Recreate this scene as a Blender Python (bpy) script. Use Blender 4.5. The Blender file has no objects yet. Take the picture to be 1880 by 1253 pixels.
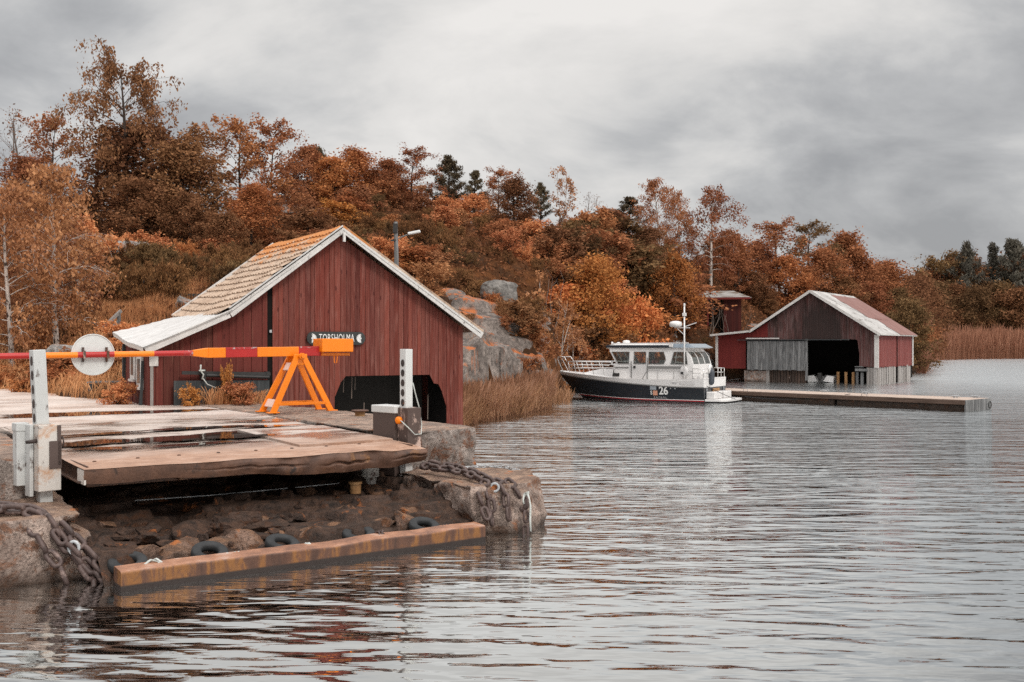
import bpy, bmesh, math, random
import numpy as np
from mathutils import Vector, Matrix, noise as mnoise
R = math.radians
random.seed(7); rng = np.random.default_rng(7)
S = bpy.context.scene
COL = S.collection

# ------------------------------------------------------------------ camera
CAMH, F, HZ = 2.3, 1828.0, 636.0          # eye height, focal length and horizon row of the 1880 px photograph
cam_d = bpy.data.cameras.new('camera'); cam = bpy.data.objects.new('camera', cam_d); COL.objects.link(cam)
cam.location = (0, 0, CAMH); cam.rotation_euler = (R(90), 0, 0)
cam_d.sensor_fit = 'HORIZONTAL'; cam_d.sensor_width = 36.0; cam_d.lens = 36.0 * F / 1880
cam_d.shift_y = (HZ - 626.5) / 1880
cam_d.clip_start = 0.1; cam_d.clip_end = 3000
S.camera = cam

# ------------------------------------------------------------------ exposure, sky, sun
S.view_settings.view_transform = 'Standard'; S.view_settings.look = 'None'
S.cycles.use_denoising = False; S.cycles.use_adaptive_sampling = False; S.cycles.max_bounces = 8; S.cycles.sample_clamp_indirect = 4.0
S.view_settings.exposure = 0.0; S.view_settings.gamma = 1.0
SUN_EL, SUN_AZ = R(42), R(140)            # azimuth clockwise from +Y: behind the camera, to the right
W = bpy.data.worlds.new('World'); S.world = W; W.use_nodes = True
wn, wl = W.node_tree.nodes, W.node_tree.links
wn.clear()
def wnode(t, **k):
    n = wn.new(t)
    for a, b in k.items(): setattr(n, a, b)
    return n
def wmath(op, a, b=None, clamp=False):
    n = wnode('ShaderNodeMath', operation=op, use_clamp=clamp)
    for i, v in enumerate((a, b)):
        if v is None: continue
        if isinstance(v, (int, float)): n.inputs[i].default_value = v
        else: wl.new(v, n.inputs[i])
    return n.outputs[0]
def wramp(f, stops):
    n = wnode('ShaderNodeValToRGB'); e = n.color_ramp.elements
    while len(e) > 1: e.remove(e[-1])
    e[0].position, e[0].color = stops[0][0], (*stops[0][1], 1)
    for p, c in stops[1:]:
        x = e.new(p); x.color = (*c, 1)
    wl.new(f, n.inputs[0]); return n.outputs[0]
tc = wnode('ShaderNodeTexCoord'); sep = wnode('ShaderNodeSeparateXYZ'); wl.new(tc.outputs['Generated'], sep.inputs[0])
up = wmath('MAXIMUM', sep.outputs[2], 0.0)
den = wmath('ADD', up, 0.60)
comb = wnode('ShaderNodeCombineXYZ')
wl.new(wmath('DIVIDE', sep.outputs[0], den), comb.inputs[0]); wl.new(wmath('DIVIDE', sep.outputs[1], den), comb.inputs[1])
mp = wnode('ShaderNodeMapping'); mp.inputs['Rotation'].default_value = (0, 0, R(28)); mp.inputs['Scale'].default_value = (0.75, 1.15, 1)
mp.inputs['Location'].default_value = (7.4, 2.9, 0)
wl.new(comb.outputs[0], mp.inputs[0])
def wnoise(scale, detail, rough, dist):
    n = wnode('ShaderNodeTexNoise'); n.inputs['Scale'].default_value = scale; n.inputs['Detail'].default_value = detail
    n.inputs['Roughness'].default_value = rough; n.inputs['Distortion'].default_value = dist
    wl.new(mp.outputs[0], n.inputs['Vector']); return n.outputs['Fac']
big = wnoise(1.7, 4, 0.5, 0.2); small = wnoise(5.0, 8, 0.58, 0.3)
cl = wmath('ADD', wmath('MULTIPLY', big, 0.66), wmath('MULTIPLY', small, 0.34))
cloud = wramp(cl, [(0.40, (0.345, 0.348, 0.356)), (0.46, (0.48, 0.481, 0.483)), (0.50, (0.61, 0.604, 0.594)), (0.545, (0.73, 0.713, 0.69)), (0.61, (0.84, 0.815, 0.785))])
# an overcast sky is much brighter overhead than near the horizon
lift = wnode('ShaderNodeMapRange'); lift.interpolation_type = 'SMOOTHSTEP'
lift.inputs['From Min'].default_value = 0.40; lift.inputs['From Max'].default_value = 0.85
lift.inputs['To Min'].default_value = 10.0; lift.inputs['To Max'].default_value = 42.0
wl.new(sep.outputs[2], lift.inputs['Value'])
sc = wnode('ShaderNodeVectorMath', operation='SCALE'); wl.new(cloud, sc.inputs[0]); wl.new(lift.outputs[0], sc.inputs['Scale'])
sky = wnode('ShaderNodeTexSky', sky_type='NISHITA'); sky.sun_disc = False
sky.sun_elevation = SUN_EL; sky.sun_rotation = SUN_AZ; sky.air_density = 1.0; sky.dust_density = 3.0
mx = wnode('ShaderNodeMix', data_type='RGBA'); mx.inputs['Factor'].default_value = 0.94
wl.new(sky.outputs[0], mx.inputs[6]); wl.new(sc.outputs[0], mx.inputs[7])
bg = wnode('ShaderNodeBackground'); bg.inputs['Strength'].default_value = 0.105
wl.new(mx.outputs[2], bg.inputs['Color'])
wo = wnode('ShaderNodeOutputWorld'); wl.new(bg.outputs[0], wo.inputs['Surface'])

sun_d = bpy.data.lights.new('sun', 'SUN'); sun_d.energy = 1.5; sun_d.angle = R(14); sun_d.color = (1.0, 0.95, 0.88)
sun = bpy.data.objects.new('sun', sun_d); COL.objects.link(sun)
sd = Vector((math.sin(SUN_AZ) * math.cos(SUN_EL), math.cos(SUN_AZ) * math.cos(SUN_EL), math.sin(SUN_EL)))
sun.rotation_euler = (-sd).to_track_quat('-Z', 'Y').to_euler(); sun.location = sd * 60

# ------------------------------------------------------------------ helpers: objects
def tag(o, label=None, cat=None, group=None, kind=None):
    if label: o['label'] = label
    if cat: o['category'] = cat
    if group: o['group'] = group
    if kind: o['kind'] = kind
    return o
def thing(name, label, cat, loc=(0, 0, 0), rz=0.0, group=None):
    o = bpy.data.objects.new(name, None); COL.objects.link(o)
    o.empty_display_size = 0.3
    o.location = loc; o.rotation_euler = (0, 0, rz)
    return tag(o, label, cat, group)
def link(name, me, mat, parent=None, smooth=False, bevel=0.0, loc=None):
    o = bpy.data.objects.new(name, me); COL.objects.link(o)
    mats = mat if isinstance(mat, (list, tuple)) else [mat]
    for m in mats: me.materials.append(m)
    if smooth: me.polygons.foreach_set('use_smooth', [True] * len(me.polygons))
    if parent: o.parent = parent
    if loc: o.location = loc
    if bevel:
        b = o.modifiers.new('bevel', 'BEVEL'); b.width = bevel; b.segments = 2; b.limit_method = 'ANGLE'; b.angle_limit = R(35)
    return o
class MB:
    """collects shapes and links them as one mesh"""
    def __init__(s): s.v = []; s.f = []; s.mi = []; s.n = 0
    def add(s, verts, faces, mi=0):
        b = s.n; s.v.extend([tuple(p) for p in verts]); s.n += len(verts)
        for f in faces: s.f.append(tuple(b + i for i in f)); s.mi.append(mi)
    def hexa(s, p, mi=0):
        s.add(p, [(0, 3, 2, 1), (4, 5, 6, 7), (0, 1, 5, 4), (1, 2, 6, 5), (2, 3, 7, 6), (3, 0, 4, 7)], mi)
    def box(s, c, d, rz=0.0, mi=0, mat=None):
        x, y, z = d[0] / 2, d[1] / 2, d[2] / 2
        p = [Vector(q) for q in ((-x, -y, -z), (x, -y, -z), (x, y, -z), (-x, y, -z), (-x, -y, z), (x, -y, z), (x, y, z), (-x, y, z))]
        m = mat if mat is not None else Matrix.Rotation(rz, 3, 'Z')
        s.hexa([m @ q + Vector(c) for q in p], mi)
    def bar(s, a, b, w, h, up=(0, 0, 1), mi=0):
        a, b = Vector(a), Vector(b); d = (b - a).normalized(); u = Vector(up)
        if abs(d.dot(u)) > 0.98: u = Vector((0, 1, 0))
        r = d.cross(u).normalized(); u = r.cross(d).normalized()
        r *= w / 2; u *= h / 2
        s.hexa([a - r - u, a + r - u, a + r + u, a - r + u, b - r - u, b + r - u, b + r + u, b - r + u], mi)
    def tube(s, pts, r, n=8, cap=True, mi=0):
        pts = [Vector(p) for p in pts]; rr = r if isinstance(r, (list, tuple)) else [r] * len(pts)
        vs = []; t0 = (pts[1] - pts[0]).normalized()
        u = t0.orthogonal().normalized()
        for i, p in enumerate(pts):
            t = (pts[min(i + 1, len(pts) - 1)] - pts[max(i - 1, 0)]).normalized()
            u = (u - t * u.dot(t)); u = u.normalized() if u.length > 1e-6 else t.orthogonal().normalized()
            w = t.cross(u)
            for k in range(n):
                a = 2 * math.pi * k / n
                vs.append(p + (u * math.cos(a) + w * math.sin(a)) * rr[i])
        fs = []
        for i in range(len(pts) - 1):
            for k in range(n):
                fs.append((i * n + k, i * n + (k + 1) % n, (i + 1) * n + (k + 1) % n, (i + 1) * n + k))
        if cap:
            fs.append(tuple(reversed(range(n)))); fs.append(tuple((len(pts) - 1) * n + k for k in range(n)))
        s.add(vs, fs, mi)
    def loop(s, pts, r, n=6, mi=0):
        pts = [Vector(p) for p in pts]; m = len(pts); c = sum(pts, Vector()) / m
        nrm = Vector()
        for i in range(m): nrm += (pts[i] - c).cross(pts[(i + 1) % m] - c)
        nrm.normalize(); vs = []; fs = []
        for i, p in enumerate(pts):
            t = (pts[(i + 1) % m] - pts[i - 1]).normalized(); w = t.cross(nrm).normalized()
            for k in range(n):
                a = 2 * math.pi * k / n
                vs.append(p + (nrm * math.cos(a) + w * math.sin(a)) * r)
        for i in range(m):
            j = (i + 1) % m
            for k in range(n): fs.append((i * n + k, i * n + (k + 1) % n, j * n + (k + 1) % n, j * n + k))
        s.add(vs, fs, mi)
    def lathe(s, prof, c=(0, 0, 0), n=20, mi=0, axis=None):
        c = Vector(c); m = Vector((0, 0, 1)).rotation_difference(Vector(axis)).to_matrix() if axis else Matrix.Identity(3)
        vs = []
        for r, z in prof:
            for k in range(n):
                a = 2 * math.pi * k / n; vs.append(m @ Vector((r * math.cos(a), r * math.sin(a), z)) + c)
        fs = []
        for i in range(len(prof) - 1):
            for k in range(n): fs.append((i * n + k, i * n + (k + 1) % n, (i + 1) * n + (k + 1) % n, (i + 1) * n + k))
        fs.append(tuple(reversed(range(n)))); fs.append(tuple((len(prof) - 1) * n + k for k in range(n)))
        s.add(vs, fs, mi)
    def prism(s, poly, z0, z1, mi=0):
        n = len(poly); vs = [(x, y, z0) for x, y in poly] + [(x, y, z1) for x, y in poly]
        fs = [tuple(reversed(range(n))), tuple(range(n, 2 * n))] + [(i, (i + 1) % n, n + (i + 1) % n, n + i) for i in range(n)]
        s.add(vs, fs, mi)
    def plate(s, poly3, nrm, mi=0):
        """polygon in 3-D extruded by vector nrm"""
        n = len(poly3); q = Vector(nrm); vs = [Vector(p) for p in poly3]; vs += [p + q for p in vs]
        fs = [tuple(reversed(range(n))), tuple(range(n, 2 * n))] + [(i, (i + 1) % n, n + (i + 1) % n, n + i) for i in range(n)]
        s.add(vs, fs, mi)
    def grid(s, P, mi=0):
        """P: rows x cols list of points"""
        r, c = len(P), len(P[0])
        s.add([p for row in P for p in row], [(i * c + j, i * c + j + 1, (i + 1) * c + j + 1, (i + 1) * c + j) for i in range(r - 1) for j in range(c - 1)], mi)
    def mesh(s, name, fix=True):
        me = bpy.data.meshes.new(name); me.from_pydata(s.v, [], s.f)
        if any(s.mi): me.polygons.foreach_set('material_index', s.mi)
        if fix:
            bm = bmesh.new(); bm.from_mesh(me); bmesh.ops.recalc_face_normals(bm, faces=bm.faces); bm.to_mesh(me); bm.free()
        me.update(); return me
    def build(s, name, mat, parent=None, smooth=False, bevel=0.0, fix=True, loc=None):
        return link(name, s.mesh(name, fix), mat, parent, smooth, bevel, loc)
def np_mesh(name, V, Q):
    me = bpy.data.meshes.new(name); V = np.asarray(V, dtype=np.float32); Q = np.asarray(Q, dtype=np.int32); k = Q.shape[1]
    me.vertices.add(len(V)); me.vertices.foreach_set('co', V.ravel())
    me.loops.add(Q.size); me.loops.foreach_set('vertex_index', Q.ravel())
    me.polygons.add(len(Q)); me.polygons.foreach_set('loop_start', np.arange(0, Q.size, k, dtype=np.int32))
    me.update(calc_edges=True); me.validate(); return me

# ------------------------------------------------------------------ helpers: noise
def _h(ix, iy, iz, s):
    n = (ix.astype(np.int64) * 374761393 + iy.astype(np.int64) * 668265263 + iz.astype(np.int64) * 2147483647 + s * 1442695041) & 0xFFFFFFFF
    n = ((n ^ (n >> 13)) * 1274126177) & 0xFFFFFFFF
    n = n ^ (n >> 16); return (n & 0xFFFF) / 65535.0
def vnoise(P, seed=0):
    P = np.asarray(P, dtype=np.float64); i = np.floor(P).astype(np.int64); f = P - i; f = f * f * (3 - 2 * f)
    x, y, z = i[:, 0], i[:, 1], i[:, 2]; a, b, c = f[:, 0], f[:, 1], f[:, 2]
    def L(p, q, t): return p + (q - p) * t
    return L(L(L(_h(x, y, z, seed), _h(x + 1, y, z, seed), a), L(_h(x, y + 1, z, seed), _h(x + 1, y + 1, z, seed), a), b),
             L(L(_h(x, y, z + 1, seed), _h(x + 1, y, z + 1, seed), a), L(_h(x, y + 1, z + 1, seed), _h(x + 1, y + 1, z + 1, seed), a), b), c) * 2 - 1
def fbm(P, scale, octs=4, seed=0):
    P = np.asarray(P, dtype=np.float64) * scale; t = 0; a = 1.0; n = 0
    for k in range(octs):
        t = t + vnoise(P + 17.3 * k, seed + k) * a; n += a; a *= 0.5; P = P * 2.03
    return t / n

# photo pixel -> world
def at(px, Y, z): return Vector(((px - 940) / F * Y, Y, z))
def zat(py, Y): return CAMH + (HZ - py) / F * Y

# ------------------------------------------------------------------ helpers: materials
class NT:
    def __init__(s, name):
        s.m = bpy.data.materials.new(name); s.m.use_nodes = True; s.t = s.m.node_tree; s.t.nodes.clear()
        s.tc = None
    def n(s, t, **k):
        x = s.t.nodes.new(t)
        for a, b in k.items(): setattr(x, a, b)
        return x
    def put(s, sock, v):
        if isinstance(v, bpy.types.NodeSocket): s.t.links.new(v, sock)
        elif isinstance(v, (tuple, list)) and len(v) == 3 and sock.type == 'RGBA': sock.default_value = (*v, 1)
        else: sock.default_value = v
    def co(s, scale=(1, 1, 1), rot=(0, 0, 0), loc=(0, 0, 0), kind='Object'):
        if s.tc is None: s.tc = s.n('ShaderNodeTexCoord')
        m = s.n('ShaderNodeMapping'); m.inputs['Scale'].default_value = scale; m.inputs['Rotation'].default_value = rot; m.inputs['Location'].default_value = loc
        s.t.links.new(s.tc.outputs[kind], m.inputs[0]); return m.outputs[0]
    def pos(s, scale=(1, 1, 1)):
        g = s.n('ShaderNodeNewGeometry'); m = s.n('ShaderNodeMapping'); m.inputs['Scale'].default_value = scale
        s.t.links.new(g.outputs['Position'], m.inputs[0]); return m.outputs[0]
    def noise(s, vec, scale=1.0, detail=5, rough=0.55, dist=0.0):
        x = s.n('ShaderNodeTexNoise'); s.put(x.inputs['Vector'], vec); x.inputs['Scale'].default_value = scale
        x.inputs['Detail'].default_value = detail; x.inputs['Roughness'].default_value = rough; x.inputs['Distortion'].default_value = dist
        return x.outputs['Fac']
    def ramp(s, f, stops, interp='LINEAR'):
        x = s.n('ShaderNodeValToRGB'); x.color_ramp.interpolation = interp; e = x.color_ramp.elements
        def c4(c): return (c, c, c, 1) if isinstance(c, (int, float)) else (*c, 1)
        while len(e) > 1: e.remove(e[-1])
        e[0].position, e[0].color = stops[0][0], c4(stops[0][1])
        for p, c in stops[1:]:
            y = e.new(p); y.color = c4(c)
        s.put(x.inputs[0], f); return x.outputs[0]
    def mix(s, f, a, b, mode='MIX'):
        x = s.n('ShaderNodeMix', data_type='RGBA', blend_type=mode); s.put(x.inputs[0], f); s.put(x.inputs[6], a); s.put(x.inputs[7], b); return x.outputs[2]
    def math(s, op, a, b=None, clamp=False):
        x = s.n('ShaderNodeMath', operation=op, use_clamp=clamp); s.put(x.inputs[0], a)
        if b is not None: s.put(x.inputs[1], b)
        return x.outputs[0]
    def sep(s, vec):
        x = s.n('ShaderNodeSeparateXYZ'); s.put(x.inputs[0], vec); return x.outputs
    def island(s): return s.n('ShaderNodeNewGeometry').outputs['Random Per Island']
    def orand(s): return s.n('ShaderNodeObjectInfo').outputs['Random']
    def bump(s, h, strength=0.3, dist=0.02):
        x = s.n('ShaderNodeBump'); x.inputs['Strength'].default_value = strength; x.inputs['Distance'].default_value = dist; s.put(x.inputs['Height'], h); return x.outputs[0]
    def bsdf(s, base, rough=0.7, normal=None, metal=0.0, spec=0.5, ior=1.45, **k):
        p = s.n('ShaderNodeBsdfPrincipled'); s.put(p.inputs['Base Color'], base); s.put(p.inputs['Roughness'], rough); s.put(p.inputs['Metallic'], metal)
        p.inputs['Specular IOR Level'].default_value = spec; p.inputs['IOR'].default_value = ior
        if normal is not None: s.put(p.inputs['Normal'], normal)
        for a, b in k.items(): s.put(p.inputs[a], b)
        return p.outputs[0]
    def out(s, sh):
        o = s.n('ShaderNodeOutputMaterial'); s.t.links.new(sh, o.inputs['Surface']); return s.m
def worn(name, a, b, scale=3.0, rough=0.75, bump=0.2, bscale=25.0, spec=0.35, stretch=(1, 1, 1), dist=0.015, extra=None, lo=0.35, hi=0.65, metal=0.0):
    """two tones broken up by noise, optional third tone in patches (colour, scale, lo, hi)"""
    t = NT(name); c = t.co(stretch)
    col = t.mix(t.ramp(t.noise(c, scale, 6, 0.6, 0.3), [(lo, 0.0), (hi, 1.0)]), a, b)
    if extra:
        for (ec, es, l, h) in (extra if isinstance(extra, list) else [extra]):
            col = t.mix(t.ramp(t.noise(t.co(stretch, loc=(5.1, 2.2, 3.3)), es, 6, 0.65, 0.4), [(l, 0.0), (h, 1.0)]), col, ec)
    fine = t.noise(c, bscale, 4, 0.7)
    col = t.mix(0.35, col, t.ramp(fine, [(0.3, 0.25), (0.7, 1.0)]), 'MULTIPLY') if bump else col
    return t.out(t.bsdf(col, rough, t.bump(t.noise(c, bscale, 6, 0.7), bump, dist) if bump else None, metal, spec))
def boards(name, cols, weather, wz=0.5, along=(9, 9, 0.55), knots=True, rough=0.8, stain=None, wamt=(0.52, 0.75), blot=None):
    """painted boards: every board its own tone, grain along z, weathered streaks"""
    t = NT(name); isl = t.island()
    col = t.ramp(isl, [(i / max(1, len(cols) - 1), c) for i, c in enumerate(cols)])
    off = t.n('ShaderNodeCombineXYZ'); t.put(off.inputs[2], t.math('MULTIPLY', isl, 37.0)); t.put(off.inputs[0], t.math('MULTIPLY', isl, 11.0))
    add = t.n('ShaderNodeVectorMath', operation='ADD'); t.put(add.inputs[0], t.co()); t.put(add.inputs[1], off.outputs[0])
    m = t.n('ShaderNodeMapping'); m.inputs['Scale'].default_value = along; t.put(m.inputs[0], add.outputs[0])
    g = t.noise(m.outputs[0], 2.2, 6, 0.65, 0.6)
    col = t.mix(t.ramp(g, [(wamt[0], 0.0), (wamt[1], wz)]), col, weather)
    col = t.mix(t.ramp(t.noise(m.outputs[0], 9, 3, 0.6), [(0.35, 0.45), (0.6, 1.0)]), (0, 0, 0), col) if False else t.mix(0.5, col, t.ramp(t.noise(m.outputs[0], 7, 4, 0.7), [(0.3, 0.4), (0.65, 1.0)]), 'MULTIPLY')
    if knots:
        v = t.n('ShaderNodeTexVoronoi', feature='DISTANCE_TO_EDGE') if False else t.n('ShaderNodeTexVoronoi')
        v.inputs['Scale'].default_value = 3.1; m2 = t.n('ShaderNodeMapping'); m2.inputs['Scale'].default_value = (2.2, 2.2, 0.75); t.put(m2.inputs[0], add.outputs[0])
        t.put(v.inputs['Vector'], m2.outputs[0])
        col = t.mix(t.ramp(v.outputs['Distance'], [(0.10, 0.75), (0.17, 0.0)]), col, (0.06, 0.012, 0.010))
    if stain:                                # dark wet streaks, patches with their own shape
        s_ = t.noise(t.co((1.6, 1.6, 0.35)), 1.3, 5, 0.6, 0.3)
        col = t.mix(t.ramp(s_, [(0.5, 0.0), (0.68, stain[1])]), col, stain[0])
    if blot:                                 # one big dark stain on the wood: centre x, z, radius
        q = t.sep(t.co()); dx = t.math('MULTIPLY', t.math('SUBTRACT', q[0], blot[0]), 1.0 / blot[2]); dz = t.math('MULTIPLY', t.math('SUBTRACT', q[2], blot[1]), 0.8 / blot[2])
        r = t.math('SQRT', t.math('ADD', t.math('MULTIPLY', dx, dx), t.math('MULTIPLY', dz, dz))); r = t.math('ADD', r, t.math('MULTIPLY', t.math('SUBTRACT', t.noise(t.co((3, 3, 0.5)), 1.5, 5, 0.65), 0.5), 1.3))
        col = t.mix(t.ramp(r, [(0.55, 0.9), (1.05, 0.0)]), col, (0.032, 0.022, 0.020))
    return t.out(t.bsdf(col, rough, t.bump(g, 0.25, 0.01), 0, 0.25))
def plain(name, c, rough=0.5, metal=0.0, spec=0.5, var=0.12, scale=6.0, bump=0.05):
    t = NT(name); n = t.noise(t.co(), scale, 5, 0.6)
    col = t.mix(1.0, c, t.ramp(n, [(0.3, 1 - var), (0.7, 1.0)]), 'MULTIPLY')
    return t.out(t.bsdf(col, rough, t.bump(t.noise(t.co(), scale * 8, 3), bump, 0.004) if bump else None, metal, spec))
def leafmat(name, cols, trans=0.35, noise_sc=0.6, vary=0.25):
    t = NT(name); isl = t.island()
    n = t.noise(t.co(), noise_sc, 3, 0.5)
    f = t.math('ADD', t.math('MULTIPLY', isl, 0.6), t.math('SUBTRACT', t.math('MULTIPLY', n, 0.9), 0.25), True)
    col = t.ramp(f, [(i / (len(cols) - 1), c) for i, c in enumerate(cols)])
    hs = t.n('ShaderNodeHueSaturation'); t.put(hs.inputs['Color'], col)
    r = t.orand(); t.put(hs.inputs['Value'], t.math('ADD', t.math('MULTIPLY', r, 2 * vary), 1.10 - vary))
    hs.inputs['Saturation'].default_value = 0.92; t.put(hs.inputs['Hue'], t.math('ADD', t.math('MULTIPLY', r, 0.012), 0.497))
    d = t.n('ShaderNodeBsdfDiffuse'); t.put(d.inputs['Color'], hs.outputs[0])
    tr = t.n('ShaderNodeBsdfTranslucent'); t.put(tr.inputs['Color'], hs.outputs[0])
    mx_ = t.n('ShaderNodeMixShader'); mx_.inputs[0].default_value = trans
    t.t.links.new(d.outputs[0], mx_.inputs[1]); t.t.links.new(tr.outputs[0], mx_.inputs[2]); return t.out(mx_.outputs[0])

# ------------------------------------------------------------------ materials
RED = [(0.095, 0.022, 0.016), (0.185, 0.040, 0.027), (0.125, 0.032, 0.023), (0.23, 0.058, 0.040), (0.15, 0.033, 0.024), (0.20, 0.060, 0.044), (0.11, 0.025, 0.019)]
m_red = boards('red_boards', RED, (0.29, 0.125, 0.10), 0.7, wamt=(0.48, 0.72))
m_red_left = boards('old_red_boards', [(0.11, 0.024, 0.018), (0.15, 0.032, 0.024), (0.13, 0.03, 0.024), (0.10, 0.028, 0.02)], (0.21, 0.095, 0.065), 0.6)
m_red_far = boards('faded_red_boards', [(0.085, 0.030, 0.027), (0.125, 0.045, 0.040), (0.10, 0.040, 0.036)], (0.21, 0.155, 0.148), 0.75, along=(4, 4, 0.3), knots=False, stain=((0.04, 0.026, 0.022), 0.95), wamt=(0.42, 0.68), blot=(6.9, 3.2, 1.9))
m_red_side = boards('red_side_boards', [(0.19, 0.048, 0.042), (0.235, 0.062, 0.054), (0.21, 0.053, 0.046)], (0.36, 0.19, 0.17), 0.6, along=(3, 3, 0.3), knots=False)
m_red_shed = boards('dark_red_boards', [(0.075, 0.016, 0.013), (0.09, 0.019, 0.015), (0.06, 0.014, 0.012)], (0.1, 0.04, 0.03), 0.4, along=(4, 4, 0.3), knots=False)
m_red_lean = boards('deep_red_boards', [(0.15, 0.022, 0.02), (0.17, 0.026, 0.022), (0.16, 0.024, 0.021)], (0.2, 0.06, 0.05), 0.3, along=(4, 4, 0.3), knots=False)
m_grey_wood = boards('grey_weathered_boards', [(0.075, 0.075, 0.076), (0.16, 0.16, 0.162), (0.10, 0.10, 0.10), (0.21, 0.21, 0.21), (0.06, 0.06, 0.062)], (0.36, 0.355, 0.35), 0.8, along=(7, 7, 0.5), knots=False, wamt=(0.45, 0.7))
m_dark_wood = boards('dark_grey_boards', [(0.035, 0.04, 0.043), (0.055, 0.06, 0.062), (0.042, 0.045, 0.048)], (0.16, 0.16, 0.16), 0.6, along=(9, 9, 0.6), knots=False, wamt=(0.55, 0.75))
m_stilt = boards('bleached_stilts', [(0.30, 0.27, 0.25), (0.38, 0.35, 0.33), (0.25, 0.225, 0.21), (0.42, 0.39, 0.37)], (0.5, 0.47, 0.44), 0.5, along=(8, 8, 0.7), knots=False)
m_stilt_dark = boards('dark_stilts', [(0.05, 0.036, 0.030), (0.09, 0.062, 0.05), (0.06, 0.045, 0.038)], (0.2, 0.12, 0.08), 0.7, along=(8, 8, 0.7), knots=False)
m_pier_wood = worn('pier_timber', (0.44, 0.34, 0.28), (0.54, 0.43, 0.36), 2.0, 0.8, 0.25, 30, stretch=(1, 9, 9), extra=((0.3, 0.22, 0.17), 1.5, 0.55, 0.75))
m_pier_side = worn('wet_pier_timber', (0.075, 0.045, 0.032), (0.15, 0.095, 0.07), 2.0, 0.6, 0.3, 20, stretch=(0.5, 6, 6))
m_white_old = worn('old_white_paint', (0.70, 0.67, 0.64), (0.56, 0.54, 0.52), 3.0, 0.6, 0.25, 40, stretch=(1, 1, 1), extra=((0.22, 0.2, 0.185), 9.0, 0.60, 0.70))
m_white_trim = worn('white_trim_paint', (0.72, 0.69, 0.66), (0.6, 0.57, 0.54), 4.0, 0.6, 0.15, 30)
m_black = plain('interior_shade', (0.012, 0.010, 0.009), 0.95, spec=0.1)  # near-black colour stands in for shade in openings
m_dark_board = boards('dark_boards', [(0.02, 0.018, 0.016), (0.03, 0.026, 0.023), (0.016, 0.014, 0.013)], (0.05, 0.045, 0.04), 0.5, knots=False)  # near-black tone puts interior shade into the colour
m_soot = plain('sooty_steel', (0.03, 0.028, 0.027), 0.6, var=0.4)

t = NT('roof_tiles'); p = t.co(); z = t.sep(p)[2]
base = t.ramp(t.noise(p, 2.2, 6, 0.6), [(0.3, (0.33, 0.23, 0.165)), (0.5, (0.43, 0.315, 0.235)), (0.7, (0.50, 0.385, 0.295))])
base = t.mix(t.ramp(t.noise(p, 9.0, 4, 0.7), [(0.52, 0.0), (0.62, 0.6)]), base, (0.17, 0.12, 0.09))
lich = t.math('ADD', t.math('MULTIPLY', t.noise(p, 3.2, 6, 0.7, 0.4), 1.0), t.math('MULTIPLY', t.math('SUBTRACT', z, 4.05), 0.42))
base = t.mix(t.ramp(lich, [(0.66, 0.0), (0.78, 0.85)]), base, (0.46, 0.165, 0.035))
m_tile = t.out(t.bsdf(base, 0.85, t.bump(t.noise(p, 30, 5, 0.7), 0.4, 0.01), 0, 0.25))
m_metal_roof = worn('white_sheet_roof', (0.50, 0.48, 0.46), (0.60, 0.58, 0.565), 1.2, 0.42, 0.08, 12, stretch=(0.5, 3, 1), extra=((0.42, 0.38, 0.35), 5.0, 0.66, 0.74))
m_shed_roof = worn('dull_shed_roof', (0.22, 0.20, 0.185), (0.33, 0.31, 0.29), 1.5, 0.85, 0.3, 10, extra=((0.12, 0.085, 0.06), 1.2, 0.5, 0.62))
m_far_roof = worn('mossy_felt_roof', (0.36, 0.345, 0.33), (0.52, 0.50, 0.48), 1.2, 0.85, 0.3, 10, stretch=(1, 0.6, 1), extra=((0.17, 0.15, 0.135), 1.6, 0.54, 0.64))
m_rust_roof = worn('faded_red_sheet_roof', (0.20, 0.088, 0.072), (0.255, 0.135, 0.115), 0.8, 0.6, 0.15, 6, stretch=(1, 3, 1), extra=((0.3, 0.2, 0.175), 2.0, 0.6, 0.72))

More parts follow.
